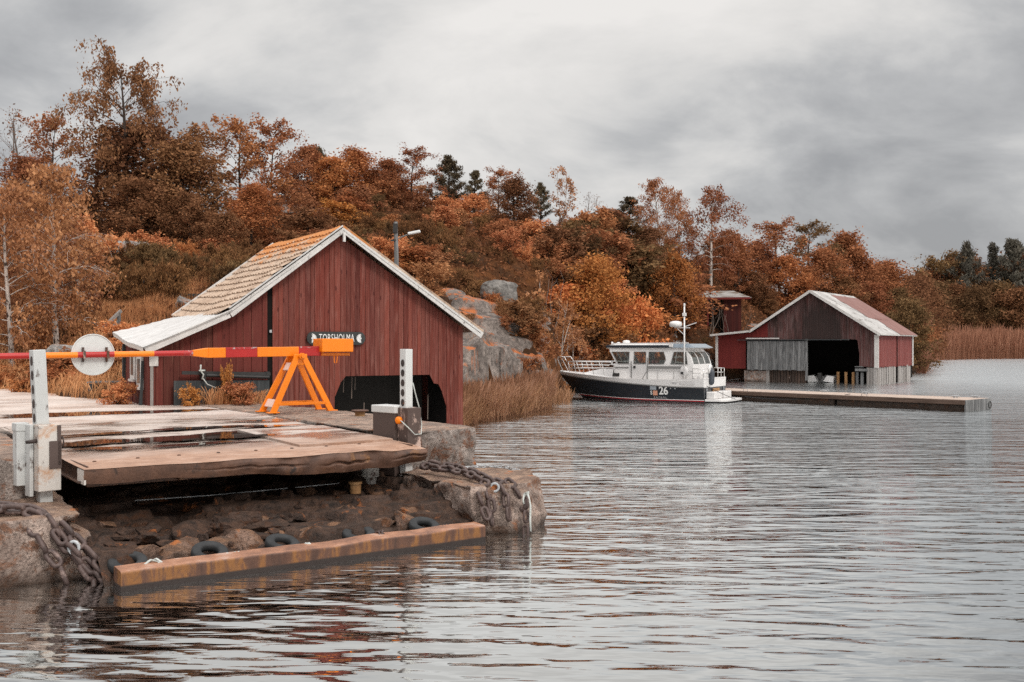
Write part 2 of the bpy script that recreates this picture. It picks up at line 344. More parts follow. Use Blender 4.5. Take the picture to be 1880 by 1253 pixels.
# concrete
t = NT('quay_concrete'); p = t.pos()
c1 = t.ramp(t.noise(p, 0.7, 6, 0.6), [(0.3, (0.46, 0.375, 0.325)), (0.7, (0.62, 0.53, 0.475))])
c1 = t.mix(t.ramp(t.noise(p, 14, 5, 0.7), [(0.4, 0.0), (0.7, 0.45)]), c1, (0.3, 0.235, 0.2))
c1 = t.mix(t.ramp(t.noise(p, 0.45, 5, 0.6, 0.6), [(0.52, 0.0), (0.66, 0.5)]), c1, (0.40, 0.27, 0.2))
m_quay_top = t.out(t.bsdf(c1, t.ramp(t.noise(p, 0.8, 4, 0.5), [(0.4, 0.28), (0.6, 0.7)]), t.bump(t.noise(p, 30, 5, 0.7), 0.18, 0.01), 0, 0.5))
def concrete(name, top, a, b, stain, orange=0.7):
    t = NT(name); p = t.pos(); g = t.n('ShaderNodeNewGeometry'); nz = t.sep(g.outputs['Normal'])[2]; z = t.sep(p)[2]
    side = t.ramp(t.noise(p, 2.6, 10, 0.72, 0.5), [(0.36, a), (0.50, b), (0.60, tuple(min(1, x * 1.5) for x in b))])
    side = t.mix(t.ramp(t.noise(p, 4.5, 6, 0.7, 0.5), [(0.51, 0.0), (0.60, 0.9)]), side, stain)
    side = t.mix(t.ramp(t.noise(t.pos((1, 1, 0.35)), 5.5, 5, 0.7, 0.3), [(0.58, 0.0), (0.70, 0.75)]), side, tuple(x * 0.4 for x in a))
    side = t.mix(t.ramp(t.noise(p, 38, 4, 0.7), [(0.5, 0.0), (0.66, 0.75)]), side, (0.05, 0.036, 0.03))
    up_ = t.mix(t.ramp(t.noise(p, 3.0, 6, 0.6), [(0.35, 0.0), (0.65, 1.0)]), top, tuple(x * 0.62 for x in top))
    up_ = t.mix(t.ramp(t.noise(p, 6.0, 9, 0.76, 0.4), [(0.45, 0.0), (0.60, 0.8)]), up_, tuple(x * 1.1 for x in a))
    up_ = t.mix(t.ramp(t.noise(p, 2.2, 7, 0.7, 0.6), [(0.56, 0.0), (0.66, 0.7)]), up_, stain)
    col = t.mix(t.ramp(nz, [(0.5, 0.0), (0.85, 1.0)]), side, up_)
    col = t.mix(t.ramp(t.noise(t.pos((1, 1, 1.2)), 3.3, 5, 0.6, 0.5), [(0.62, 0.0), (0.68, orange)]), col, (0.42, 0.13, 0.03))
    wet = t.math('ADD', z, t.math('MULTIPLY', t.noise(p, 3.0, 4), 0.22))   # water-line band of weed
    col = t.mix(t.ramp(wet, [(0.10, 1.0), (0.30, 0.0)]), col, (0.045, 0.026, 0.017))
    rough = t.ramp(wet, [(0.12, 0.3), (0.32, 0.85)])
    h = t.math('ADD', t.noise(p, 9, 6, 0.7), t.math('MULTIPLY', t.noise(p, 45, 4, 0.7), 0.35))
    return t.out(t.bsdf(col, rough, t.bump(h, 0.9, 0.07), 0, 0.4))
m_conc = concrete('worn_concrete', (0.40, 0.28, 0.215), (0.11, 0.085, 0.072), (0.27, 0.225, 0.2), (0.20, 0.085, 0.045))
m_conc_r = concrete('pale_broken_concrete', (0.36, 0.235, 0.165), (0.135, 0.085, 0.066), (0.35, 0.265, 0.222), (0.19, 0.085, 0.045), 0.8)
m_conc_dark = concrete('dark_concrete', (0.11, 0.07, 0.05), (0.03, 0.022, 0.018), (0.06, 0.045, 0.037), (0.09, 0.04, 0.02), 0.2)  # darkened concrete: the ramp cavity's shade is put into the colour
m_stone = concrete('rubble_stone', (0.25, 0.13, 0.072), (0.055, 0.035, 0.026), (0.20, 0.125, 0.092), (0.17, 0.07, 0.03), 0.8)
m_stone_shaded = concrete('wet_shaded_rubble', (0.085, 0.045, 0.028), (0.013, 0.009, 0.007), (0.062, 0.037, 0.027), (0.075, 0.03, 0.013), 0.5)  # wet stone darkened overall to paint in the shade under the ramp

# steel
m_rust = worn('rusty_steel', (0.075, 0.040, 0.028), (0.15, 0.074, 0.046), 3.0, 0.55, 0.45, 34, extra=[((0.27, 0.125, 0.045), 3.6, 0.60, 0.72), ((0.04, 0.026, 0.021), 6.0, 0.56, 0.66), ((0.2, 0.13, 0.10), 9.0, 0.64, 0.72)], stretch=(1, 1, 0.8))
t = NT('rust_beam'); p = t.co(); g = t.n('ShaderNodeNewGeometry'); nz = t.sep(g.outputs['Normal'])[2]; z = t.sep(p)[2]
st = t.noise(t.co((2.2, 2.2, 0.5)), 2.2, 7, 0.65, 0.5)
face = t.ramp(st, [(0.32, (0.060, 0.029, 0.020)), (0.48, (0.115, 0.052, 0.031)), (0.57, (0.24, 0.10, 0.028)), (0.63, (0.14, 0.06, 0.032)), (0.75, (0.19, 0.085, 0.045))])
topc = t.ramp(t.noise(p, 3, 6, 0.65), [(0.35, (0.17, 0.08, 0.05)), (0.55, (0.33, 0.155, 0.088)), (0.7, (0.42, 0.28, 0.22))])
col = t.mix(t.ramp(nz, [(0.5, 0.0), (0.9, 1.0)]), face, topc)
col = t.mix(t.ramp(z, [(0.045, 1.0), (0.062, 0.0)]), col, (0.03, 0.02, 0.017))
m_beam = t.out(t.bsdf(col, 0.5, t.bump(t.noise(p, 22, 6, 0.7), 0.4, 0.015), 0, 0.45))
t = NT('ramp_deck'); p = t.co(); x, y, z = t.sep(p)[0], t.sep(p)[1], t.sep(p)[2]
back = t.ramp(t.noise(t.co((1.0, 1.2, 1)), 1.3, 9, 0.72, 0.3), [(0.3, (0.33, 0.265, 0.225)), (0.5, (0.43, 0.36, 0.315)), (0.7, (0.52, 0.455, 0.41))])
front = t.ramp(t.noise(t.co((1.5, 3, 1)), 2.0, 7, 0.7, 0.3), [(0.3, (0.23, 0.122, 0.078)), (0.5, (0.36, 0.205, 0.132)), (0.68, (0.45, 0.30, 0.225))])
edge = t.math('ADD', y, t.math('MULTIPLY', t.noise(p, 1.2, 4), 1.6))
col = t.mix(t.ramp(edge, [(0.0, 0.0), (1.0, 1.0)]) if False else t.ramp(t.math('MULTIPLY', t.math('SUBTRACT', edge, 1.3), 0.6), [(0.0, 0.0), (1.0, 1.0)]), front, back)
col = t.mix(t.ramp(t.noise(p, 26, 5, 0.75), [(0.45, 0.0), (0.7, 0.4)]), col, (0.22, 0.12, 0.08))
wetm = t.ramp(t.noise(t.co((0.8, 1.5, 1), loc=(2, 1, 0)), 1.0, 6, 0.6, 0.3), [(0.46, 0.0), (0.56, 1.0)])
wetm = t.math('MULTIPLY', wetm, t.ramp(t.math('MULTIPLY', y, 0.2), [(0.16, 0.0), (0.30, 1.0)]))
col = t.mix(t.math('MULTIPLY', wetm, 0.55), col, (0.10, 0.065, 0.05))
rough = t.mix(wetm, (0.55, 0.55, 0.55), (0.10, 0.10, 0.10))
wv = t.n('ShaderNodeTexVoronoi'); wv.inputs['Scale'].default_value = 26; t.put(wv.inputs['Vector'], p)
m_deck = t.out(t.bsdf(col, rough, t.bump(wv.outputs['Distance'], 0.25, 0.012), 0, 0.5))
t = NT('puddle_water'); at_ = t.n('ShaderNodeAttribute'); at_.attribute_name = 'edge'
ef = t.math('ADD', at_.outputs['Fac'], t.math('MULTIPLY', t.math('SUBTRACT', t.noise(t.pos((1.3, 1.3, 1)), 5.0, 6, 0.65), 0.5), 1.1))
ps = t.n('ShaderNodeBsdfPrincipled'); ps.inputs['Base Color'].default_value = (0.045, 0.024, 0.017, 1); ps.inputs['Roughness'].default_value = 0.02; t.put(ps.inputs['Normal'], t.bump(t.noise(t.pos(), 3.0, 3), 0.02, 0.01))
trp = t.n('ShaderNodeBsdfTransparent'); mp_ = t.n('ShaderNodeMixShader'); t.put(mp_.inputs[0], t.ramp(ef, [(0.35, 0.0), (0.62, 1.0)])); t.t.links.new(ps.outputs[0], mp_.inputs[1]); t.t.links.new(trp.outputs[0], mp_.inputs[2]); m_puddle = t.out(mp_.outputs[0])
m_wet = plain('wet_steel_film', (0.09, 0.05, 0.035), 0.06, bump=0)
def painted(name, c, rust, amt=(0.60, 0.68), rough=0.45, scale=7, streak=(1, 1, 0.5), second=None):
    t = NT(name); p = t.co(streak)
    col = t.mix(t.ramp(t.noise(p, 2.5, 5, 0.6), [(0.3, 0.0), (0.7, 0.5)]), c, tuple(x * 0.72 for x in c))
    if second: col = t.mix(t.ramp(t.noise(p, 3.0, 7, 0.7, 0.5), [(second[1], 0.0), (second[2], 0.85)]), col, second[0])
    col = t.mix(t.ramp(t.noise(t.co(streak, loc=(4, 1, 2)), scale, 7, 0.7, 0.3), [(amt[0], 0.0), (amt[1], 1.0)]), col, rust)
    return t.out(t.bsdf(col, rough, t.bump(t.noise(p, scale * 3, 4, 0.7), 0.15, 0.006), 0, 0.4))
m_post = painted('chipped_white_post', (0.52, 0.525, 0.515), (0.10, 0.075, 0.065), (0.58, 0.66), 0.55, 9)
m_post_clean = painted('white_post_paint', (0.60, 0.60, 0.585), (0.25, 0.22, 0.2), (0.66, 0.74), 0.45, 9)
m_sleeve = painted('rust_streaked_sleeve', (0.56, 0.52, 0.48), (0.10, 0.052, 0.04), (0.57, 0.64), 0.55, 3.5, (1, 1, 0.8), ((0.42, 0.18, 0.055), 0.52, 0.66))
m_brown_box = painted('brown_steel_box', (0.085, 0.058, 0.05), (0.42, 0.29, 0.235), (0.60, 0.66), 0.55, 4)
m_brown_box2 = painted('flaking_steel_sleeve', (0.085, 0.055, 0.046), (0.52, 0.37, 0.31), (0.52, 0.58), 0.55, 4, (1, 1, 0.5))
m_orange = painted('orange_paint', (0.86, 0.215, 0.004), (0.5, 0.12, 0.02), (0.70, 0.80), 0.40, 6)
m_orange_d = painted('orange_paint_dirty', (0.80, 0.20, 0.006), (0.22, 0.08, 0.03), (0.60, 0.72), 0.45, 8)
m_redp = painted('red_paint', (0.42, 0.018, 0.016), (0.5, 0.3, 0.28), (0.72, 0.80), 0.4, 8)
m_redp_worn = painted('worn_red_paint', (0.40, 0.03, 0.028), (0.42, 0.38, 0.38), (0.52, 0.60), 0.5, 9)
m_pale = painted('pale_peeling_paint', (0.80, 0.55, 0.46), (0.75, 0.3, 0.1), (0.64, 0.74), 0.5, 6)
m_sign = painted('galvanised_disc', (0.62, 0.63, 0.615), (0.46, 0.46, 0.45), (0.66, 0.78), 0.42, 3)
m_iron = worn('dark_iron', (0.03, 0.022, 0.02), (0.065, 0.045, 0.04), 6, 0.5, 0.3, 60, extra=((0.2, 0.09, 0.05), 9.0, 0.62, 0.72))
m_chain = worn('rusty_chain', (0.060, 0.040, 0.036), (0.12, 0.078, 0.068), 8, 0.45, 0.3, 60, extra=((0.27, 0.19, 0.165), 6.0, 0.58, 0.7))
m_galv = worn('galvanised_steel', (0.34, 0.35, 0.36), (0.5, 0.51, 0.52), 8, 0.4, 0.1, 50, extra=((0.2, 0.15, 0.12), 9.0, 0.62, 0.72))
m_rubber = worn('old_rubber', (0.018, 0.019, 0.02), (0.035, 0.035, 0.036), 8, 0.7, 0.25, 50)
m_rope = worn('pale_rope', (0.50, 0.52, 0.48), (0.62, 0.63, 0.60), 20, 0.9, 0.4, 120)
m_rope_dark = plain('dark_rope', (0.03, 0.03, 0.032), 0.9)
m_brass = worn('ochre_steel', (0.30, 0.15, 0.06), (0.42, 0.24, 0.11), 8, 0.6, 0.3, 50)

# boat
m_gel = plain('white_gelcoat', (0.70, 0.68, 0.665), 0.22, spec=0.5, var=0.04, bump=0)
m_gel_shade = plain('pale_grey_gelcoat', (0.60, 0.58, 0.57), 0.35, var=0.05, bump=0)
m_navy = plain('dark_blue_gelcoat', (0.022, 0.026, 0.032), 0.16, spec=0.55, var=0.15, bump=0)
m_antif = plain('red_boot_stripe', (0.36, 0.012, 0.02), 0.35, bump=0)
m_bottom = plain('black_antifouling', (0.014, 0.014, 0.016), 0.6, bump=0)
m_steel = plain('stainless_steel', (0.72, 0.70, 0.68), 0.22, metal=0.75, var=0.05, bump=0)
m_grey_trim = plain('grey_trim', (0.20, 0.195, 0.19), 0.5, bump=0)
m_navy_canvas = plain('dark_roof_edge', (0.018, 0.022, 0.03), 0.45, bump=0)
m_roof_glass = plain('blue_grey_roof_panel', (0.20, 0.24, 0.28), 0.12, bump=0)
m_fender = plain('blue_grey_vinyl', (0.055, 0.062, 0.075), 0.5, bump=0)
m_white_letter = plain('white_letters', (0.72, 0.71, 0.69), 0.5, bump=0, var=0.03)
m_grey_letter = plain('grey_letters', (0.42, 0.41, 0.42), 0.5, bump=0, var=0.03)
m_salmon = plain('salmon_mark', (0.62, 0.30, 0.20), 0.5, bump=0)
m_bluegrey = plain('grey_blue_mark', (0.30, 0.33, 0.36), 0.5, bump=0)
m_black_sign = worn('black_sign_board', (0.03, 0.032, 0.030), (0.05, 0.052, 0.05), 5, 0.6, 0.15, 40)
t = NT('cabin_glass'); g1 = t.n('ShaderNodeBsdfGlossy'); g1.inputs['Roughness'].default_value = 0.03; g1.inputs['Color'].default_value = (0.9, 0.92, 0.92, 1)
tr = t.n('ShaderNodeBsdfTransparent'); tr.inputs['Color'].default_value = (0.62, 0.65, 0.63, 1)
fr = t.n('ShaderNodeFresnel'); fr.inputs['IOR'].default_value = 1.6; ms = t.n('ShaderNodeMixShader')
t.t.links.new(fr.outputs[0], ms.inputs[0]); t.t.links.new(tr.outputs[0], ms.inputs[1]); t.t.links.new(g1.outputs[0], ms.inputs[2]); m_glass = t.out(ms.outputs[0])
m_pane = plain('old_window_pane', (0.10, 0.115, 0.12), 0.08, bump=0)
m_pink = plain('pink_cloth', (0.7, 0.35, 0.33), 0.8, bump=0)
m_lamp = plain('lamp_housing', (0.68, 0.68, 0.67), 0.4, bump=0)

# rock
def rock(name, a, b, lichen=None, moss=0.0):
    t = NT(name); p = t.pos(); g = t.n('ShaderNodeNewGeometry'); nz = t.sep(g.outputs['Normal'])[2]
    col = t.ramp(t.noise(t.pos((1, 1, 1.3)), 1.5, 12, 0.74, 0.4), [(0.36, a), (0.54, b), (0.66, tuple(x * 1.5 for x in b))])
    col = t.mix(t.ramp(t.noise(p, 6, 6, 0.7), [(0.46, 0.0), (0.66, 0.7)]), col, tuple(x * 0.33 for x in a))
    if lichen:
        m_ = t.math('MULTIPLY', t.ramp(t.noise(p, 0.75, 6, 0.65, 0.5), [(0.52, 0.0), (0.57, 1.0)]), t.ramp(nz, [(0.45, 0.0), (0.75, 1.0)]))
        col = t.mix(t.math('MULTIPLY', m_, moss), col, lichen)
    h = t.math('ADD', t.noise(p, 2.2, 8, 0.7), t.math('MULTIPLY', t.noise(p, 14, 5, 0.7), 0.4))
    return t.out(t.bsdf(col, 0.85, t.bump(h, 0.8, 0.12), 0, 0.3))
m_rock = rock('granite', (0.080, 0.064, 0.056), (0.215, 0.178, 0.156), (0.40, 0.115, 0.030), 0.9)
m_rock_grey = rock('grey_granite', (0.12, 0.115, 0.11), (0.28, 0.265, 0.25), (0.3, 0.1, 0.03), 0.35)
m_boulder = rock('boulder_granite', (0.085, 0.078, 0.072), (0.19, 0.175, 0.16))

# leaves: autumn colours
L_ORANGE = leafmat('orange_leaves', [(0.24, 0.075, 0.022), (0.40, 0.128, 0.034), (0.50, 0.19, 0.055)], 0.22)
L_BRIGHT = leafmat('bright_orange_leaves', [(0.36, 0.085, 0.020), (0.55, 0.150, 0.030), (0.60, 0.22, 0.055)], 0.22)
L_CORAL = leafmat('coral_leaves', [(0.38, 0.115, 0.034), (0.52, 0.18, 0.06), (0.60, 0.25, 0.10)], 0.22)
L_RUSSET = leafmat('russet_leaves', [(0.18, 0.060, 0.023), (0.30, 0.100, 0.036), (0.42, 0.155, 0.058)], 0.2)
L_BROWN = leafmat('brown_leaves', [(0.12, 0.050, 0.022), (0.20, 0.082, 0.035), (0.30, 0.125, 0.052)], 0.2)
L_BIRCH = leafmat('copper_leaves', [(0.20, 0.073, 0.028), (0.31, 0.118, 0.046), (0.43, 0.185, 0.082)], 0.22)
L_YELLOW = leafmat('amber_leaves', [(0.25, 0.085, 0.017), (0.44, 0.155, 0.025), (0.56, 0.215, 0.042)], 0.22)
L_OLIVE = leafmat('olive_brown_leaves', [(0.075, 0.042, 0.019), (0.14, 0.073, 0.031), (0.23, 0.118, 0.048)], 0.2)
L_PINE = leafmat('dark_needles', [(0.060, 0.046, 0.028), (0.098, 0.072, 0.043), (0.14, 0.10, 0.06)], 0.15)
L_FARPINE = leafmat('hazed_needles', [(0.072, 0.066, 0.052), (0.11, 0.098, 0.077), (0.15, 0.13, 0.10)], 0.15)  # paler, greyer needles: distance haze is mixed into the colour
L_JUNIPER = leafmat('brown_juniper', [(0.075, 0.037, 0.015), (0.18, 0.078, 0.028), (0.33, 0.14, 0.052)], 0.2)
L_GRASS = leafmat('orange_grass', [(0.34, 0.125, 0.040), (0.50, 0.205, 0.075), (0.64, 0.33, 0.15)], 0.25, 0.3)
L_REED = leafmat('tan_reed', [(0.17, 0.078, 0.035), (0.34, 0.16, 0.08), (0.52, 0.28, 0.17)], 0.35, 0.5)
L_FARREED = leafmat('red_brown_reed', [(0.20, 0.078, 0.045), (0.31, 0.13, 0.075), (0.42, 0.205, 0.13)], 0.35, 0.05)
L_HEATH = leafmat('heath_leaves', [(0.09, 0.039, 0.016), (0.22, 0.085, 0.031), (0.40, 0.155, 0.058)], 0.25, 0.16)
m_bark = worn('dark_bark', (0.035, 0.024, 0.018), (0.07, 0.05, 0.04), 4, 0.9, 0.4, 20, stretch=(3, 3, 0.6))
t = NT('birch_bark'); p = t.co((3, 3, 1.2))
m_birch = t.out(t.bsdf(t.mix(t.ramp(t.noise(p, 3.0, 5, 0.7), [(0.50, 0.0), (0.58, 1.0)]), (0.52, 0.45, 0.40), (0.06, 0.04, 0.03)), 0.8, None, 0, 0.3))
m_twig = plain('grey_twigs', (0.16, 0.12, 0.10), 0.9, bump=0)

# ------------------------------------------------------------------ water
def build_water():
    rs = [2.0]
    while rs[-1] < 1400:
        r = rs[-1]; rs.append(r + min(max(0.028, 0.9 * r * r / 2290), 0.035 * r))
    rs = np.array(rs)
    az = np.concatenate([np.linspace(-180, -40, 60)[:-1], np.linspace(-40, 40, 760), np.linspace(40, 180, 60)[1:-1]]) * math.pi / 180
    n, m = len(rs), len(az)
    RR, AA = np.meshgrid(rs, az, indexing='ij'); X = RR * np.sin(AA); Y = RR * np.cos(AA); Z = np.zeros_like(X)
    g = np.random.default_rng(3)
    lam = np.exp(g.uniform(math.log(0.10), math.log(0.70), 140))
    for l in lam:
        th = R(82) + g.normal(0, 0.26); k = 2 * math.pi / l; ph = g.uniform(0, 6.283)
        a = 0.0013 * (l / 0.8) ** 0.95 * g.uniform(0.5, 1.3)
        dr = np.maximum(0.028, 0.9 * RR * RR / 2290); dr = np.minimum(dr, 0.035 * RR)
        fade = np.clip((l / dr - 2.5) / 3.0, 0, 1)
        Z += a * fade * np.sin(k * (X * math.cos(th) + Y * math.sin(th)) + ph + 0.6 * np.sin(0.21 * X + 0.13 * Y + ph))
    P = np.stack([X, Y, np.zeros_like(X)], -1).reshape(-1, 3)
    gust = 0.75 + 0.9 * fbm(P, 0.10, 3, 5).reshape(n, m)
    lee = np.clip((np.hypot(X + 2.2, Y - 11.0) - 2.2) / 6.0, 0, 1); Z *= np.clip(gust, 0.25, 1.5) * (0.42 + 0.58 * lee)      # the quay shelters the water in front of it
    V = np.stack([X, Y, Z], -1).reshape(-1, 3)
    i, j = np.meshgrid(np.arange(n - 1), np.arange(m), indexing='ij'); j2 = (j + 1) % m
    Q = np.stack([i * m + j, i * m + j2, (i + 1) * m + j2, (i + 1) * m + j], -1).reshape(-1, 4)
    V = np.concatenate([V, [[0, 0, 0]]]); c = len(V) - 1
    me = np_mesh('water', V, Q[:, ::-1])
    t = NT('lake_water'); p = t.pos()
    h1 = t.noise(t.pos((0.42, 1.9, 1)), 1.25, 3, 0.5, 0.5); h2 = t.noise(t.pos((0.7, 3.0, 1)), 3.1, 2, 0.5, 0.3)
    h = t.math('ADD', h1, t.math('MULTIPLY', h2, 0.25))
    far_ = t.ramp(t.math('MULTIPLY', t.sep(p)[1], 0.02), [(0.16, 0.12), (0.5, 1.0)])            # the bay is ruffled, the lee of the quay is not
    gst = t.ramp(t.noise(t.pos((0.05, 0.16, 1)), 1.0, 3, 0.5, 0.3), [(0.36, 0.45), (0.62, 1.25)])      # ruffled and calmer patches
    nb = t.bump(t.math('MULTIPLY', t.math('MULTIPLY', h, far_), gst), 1.0, 0.16)
    lw = t.n('ShaderNodeLayerWeight'); lw.inputs['Blend'].default_value = 0.5; t.put(lw.inputs['Normal'], nb)
    rf = t.ramp(lw.outputs['Facing'], [(0.0, 0.03), (0.35, 0.09), (0.52, 0.26), (0.64, 0.62), (0.76, 0.90), (1.0, 1.0)])
    xyz = t.sep(p); open_ = t.math('ADD', t.math('MULTIPLY', xyz[0], 0.02), t.math('MULTIPLY', xyz[1], 0.006))      # sheltered by the quay, wind-ruffled farther out
    gl = t.n('ShaderNodeBsdfGlossy'); gl.inputs['Color'].default_value = (0.95, 0.975, 0.975, 1); t.put(gl.inputs['Roughness'], t.ramp(open_, [(0.05, 0.012), (0.3, 0.05), (0.6, 0.16), (1.0, 0.26)])); t.put(gl.inputs['Normal'], nb)
    df = t.n('ShaderNodeBsdfDiffuse'); df.inputs['Color'].default_value = (0.020, 0.015, 0.012, 1)
    mxs = t.n('ShaderNodeMixShader'); t.put(mxs.inputs[0], rf); t.t.links.new(df.outputs[0], mxs.inputs[1]); t.t.links.new(gl.outputs[0], mxs.inputs[2]); sh = mxs.outputs[0]
    o = link('water', me, t.out(sh), smooth=True); tag(o, kind='structure')
build_water()
bed = MB(); bed.box((0, 700, -3.2), (3000, 2200, 0.2)); tag(bed.build('water_bed_ground', plain('lake_bed', (0.02, 0.016, 0.012), 0.9)), kind='structure')

# ------------------------------------------------------------------ terrain
CP = []   # (x, y, z)
for px, py, Y in [(150, 742, 22), (60, 735, 25), (0, 725, 28), (100, 712, 28), (0, 706, 33), (200, 690, 26), (215, 640, 31), (150, 640, 33), (222, 632, 35.4), (270, 580, 38), (330, 562, 41),
                  (150, 575, 41), (60, 600, 38), (0, 600, 40), (300, 478, 50), (150, 478, 50), (0, 510, 48), (250, 440, 57), (60, 425, 60), (0, 420, 62), (400, 445, 58), (450, 396, 66), (600, 396, 69),
                  (700, 390, 70), (800, 396, 72), (900, 412, 73), (1000, 432, 75), (1100, 445, 78), (1200, 470, 82), (1300, 495, 86), (1400, 535, 92), (1500, 565, 96), (1600, 592, 101), (1680, 615, 112),
                  (750, 480, 53), (850, 515, 49), (650, 480, 52), (560, 480, 50), (900, 557, 43), (1000, 562, 47), (1000, 505, 57), (860, 602, 36), (955, 602, 41), (900, 650, 33), (960, 668, 37), (1000, 685, 44),
                  (1100, 600, 60), (1200, 618, 63), (1100, 505, 65), (1200, 540, 71), (1330, 608, 78), (1290, 655, 66), (1400, 606, 84), (1500, 622, 90), (480, 560, 42), (560, 600, 36), (700, 600, 36), (430, 620, 33)]:
    CP.append((*at(px, Y, 0).xy, zat(py, Y)))
for x, y, z in [(-60, 30, 1.6), (-60, 60, 10), (-90, 90, 12), (-30, 100, 10.5), (0, 100, 9.5), (30, 110, 8), (38, 140, 5), (-60, 140, 9), (0, 160, 7), (48, 175, 3), (-14, 15, 0.6), (-25, 16, 0.7), (-8, 15, 0.3), (-6, 18, 0.5), (-4, 20.0, 0.45), (-12, 20, 0.85), (-20, 20, 0.9),
                (-3.2, 21.5, -0.5), (-1.5, 22.5, -0.9), (-2.2, 26.5, -0.1), (-4.5, 25, 0.9), (-6.5, 22.5, 1.0), (-7.6, 20.2, 1.02), (-1.3, 28, -0.5), (-1.2, 31, 0.0), (1.2, 36, -0.45), (0.0, 38, 0.0), (2.5, 43, -0.4), (0.8, 45, 0.3), (1.0, 52, 0.6), (3.6, 52, -0.3),
                (4, 56, 0.5), (7, 57, -0.4), (8, 61, 0.5), (11, 60, -0.5), (12.5, 63.5, 0.4), (14, 61, -0.7), (16, 66, -0.6), (20, 72, -0.5), (21, 77, 0.8), (26, 70, -0.8), (27, 76, -0.3), (30, 74, -0.9), (31, 80, 0.4), (35, 84, -0.3),
                (40, 96, 0.2), (46, 100, -0.5), (48, 118, 0.15), (60, 118, -0.6), (68, 150, -0.3), (57, 150, 0.3), (80, 178, 0.1), (86, 172, -0.5), (100, 186, 0.0), (120, 190, 0.0), (104, 178, -0.6), (140, 186, -0.5),
                (2, 18, -1.6), (8, 30, -1.8), (20, 45, -1.8), (40, 70, -1.8), (70, 100, -1.8), (100, 140, -1.6), (0, 10, -1.6), (-3, 6, -1.6), (-12, 6, -1.6), (-30, 6, -1.5), (30, 10, -2), (150, 100, -2), (150, 150, -1.6),
                (80, 150, -0.8), (66, 130, -0.9), (57, 108, -0.9), (90, 165, -0.8), (80, 215, 1.2), (110, 215, 1.0), (140, 220, 1.0), (95, 260, 3), (150, 270, 3), (60, 220, 3.0)]:
    CP.append((x, y, z))
CP = np.array(CP)
SHORE = [(400, 4), (1.0, 11.5), (-1.9, 18.0), (-3.3, 21.4), (-1.4, 23.7)] + [tuple(at(px, Y, 0).xy) for px, Y in [(845, 31.5), (930, 35.5), (1000, 39.5), (1030, 44), (1010, 49), (978, 51.5), (1040, 55), (1130, 58.5), (1250, 62.5), (1300, 66), (1335, 70), (1480, 75), (1600, 76), (1684, 82), (1684, 112), (1692, 150), (1698, 176), (1800, 184), (2000, 190)]] + [(400, 190)]
_A = np.linalg.norm(CP[:, None, :2] - CP[None, :, :2], axis=2)
_n = len(CP); _M = np.zeros((_n + 1, _n + 1)); _M[:_n, :_n] = -_A - 0.05 * np.eye(_n); _M[:_n, _n] = 1; _M[_n, :_n] = 1
_w = np.linalg.solve(_M, np.concatenate([CP[:, 2], [0]]))
def ground(XY):
    XY = np.asarray(XY, dtype=np.float64).reshape(-1, 2); out = np.zeros(len(XY))
    for s in range(0, len(XY), 20000):
        q = XY[s:s + 20000]; d = np.linalg.norm(q[:, None] - CP[None, :, :2], axis=2); out[s:s + 20000] = -d @ _w[:_n] + _w[_n]
    P = np.column_stack([XY, np.zeros(len(XY))])
    amp = np.clip((out - 1.2) / 2.0, 0.03, 1.0)
    out = out + amp * (0.55 * fbm(P, 0.16, 4, 11) + 0.22 * fbm(P, 0.8, 3, 21))
    out = np.clip(out, -2.0, 15)
    x, y = XY[:, 0], XY[:, 1]; ins = np.zeros(len(XY), bool); j = len(SHORE) - 1
    for i in range(len(SHORE)):
        xi, yi = SHORE[i]; xj, yj = SHORE[j]; ins ^= ((yi > y) != (yj > y)) & (x < (xj - xi) * (y - yi) / (yj - yi + 1e-9) + xi); j = i
    out = np.where(ins, np.minimum(out, -0.45), out)
    return out
def gz(x, y): return float(ground([(x, y)])[0])
def build_terrain():
    xs = np.concatenate([[-1500, -900, -500, -300, -200, -140, -100, -80, -65], np.arange(-52, 62, 0.7), np.arange(62, 150, 2.5), [160, 180, 220, 300, 500, 900, 1500]])
    ys = np.concatenate([np.arange(13, 104, 0.7), np.arange(104, 250, 2.5), [260, 280, 320, 400, 600, 1000, 1600]])
    Yg, Xg = np.meshgrid(ys, xs, indexing='ij'); n, m = Xg.shape
    Z = ground(np.column_stack([np.clip(Xg.ravel(), -120, 170), np.clip(Yg.ravel(), 13, 290)])).reshape(n, m)
    # the water's reach to the right and behind the reeds stays under water
    V = np.stack([Xg, Yg, Z], -1).reshape(-1, 3)
    i, j = np.meshgrid(np.arange(n - 1), np.arange(m - 1), indexing='ij')
    Q = np.stack([i * m + j, i * m + j + 1, (i + 1) * m + j + 1, (i + 1) * m + j], -1).reshape(-1, 4)
    me = np_mesh('hill', V, Q)
    t = NT('heath_ground'); p = t.pos()
    col = t.ramp(t.noise(p, 0.22, 8, 0.65, 0.4), [(0.3, (0.035, 0.017, 0.008)), (0.5, (0.085, 0.034, 0.013)), (0.64, (0.17, 0.062, 0.02)), (0.76, (0.2, 0.11, 0.06))])
    col = t.mix(t.ramp(t.noise(p, 1.9, 7, 0.7), [(0.42, 0.0), (0.62, 0.7)]), col, (0.035, 0.018, 0.009))
    z = t.sep(p)[2]
    col = t.mix(t.ramp(t.math('ADD', z, t.math('MULTIPLY', t.noise(p, 0.6, 4), 0.6)), [(0.45, 0.8), (0.75, 0.0)]), col, (0.05, 0.03, 0.018))
    o = link('hill', me, t.out(t.bsdf(col, 0.95, t.bump(t.noise(p, 3, 8, 0.75), 0.9, 0.2), 0, 0.15)), smooth=True); tag(o, kind='structure')
build_terrain()

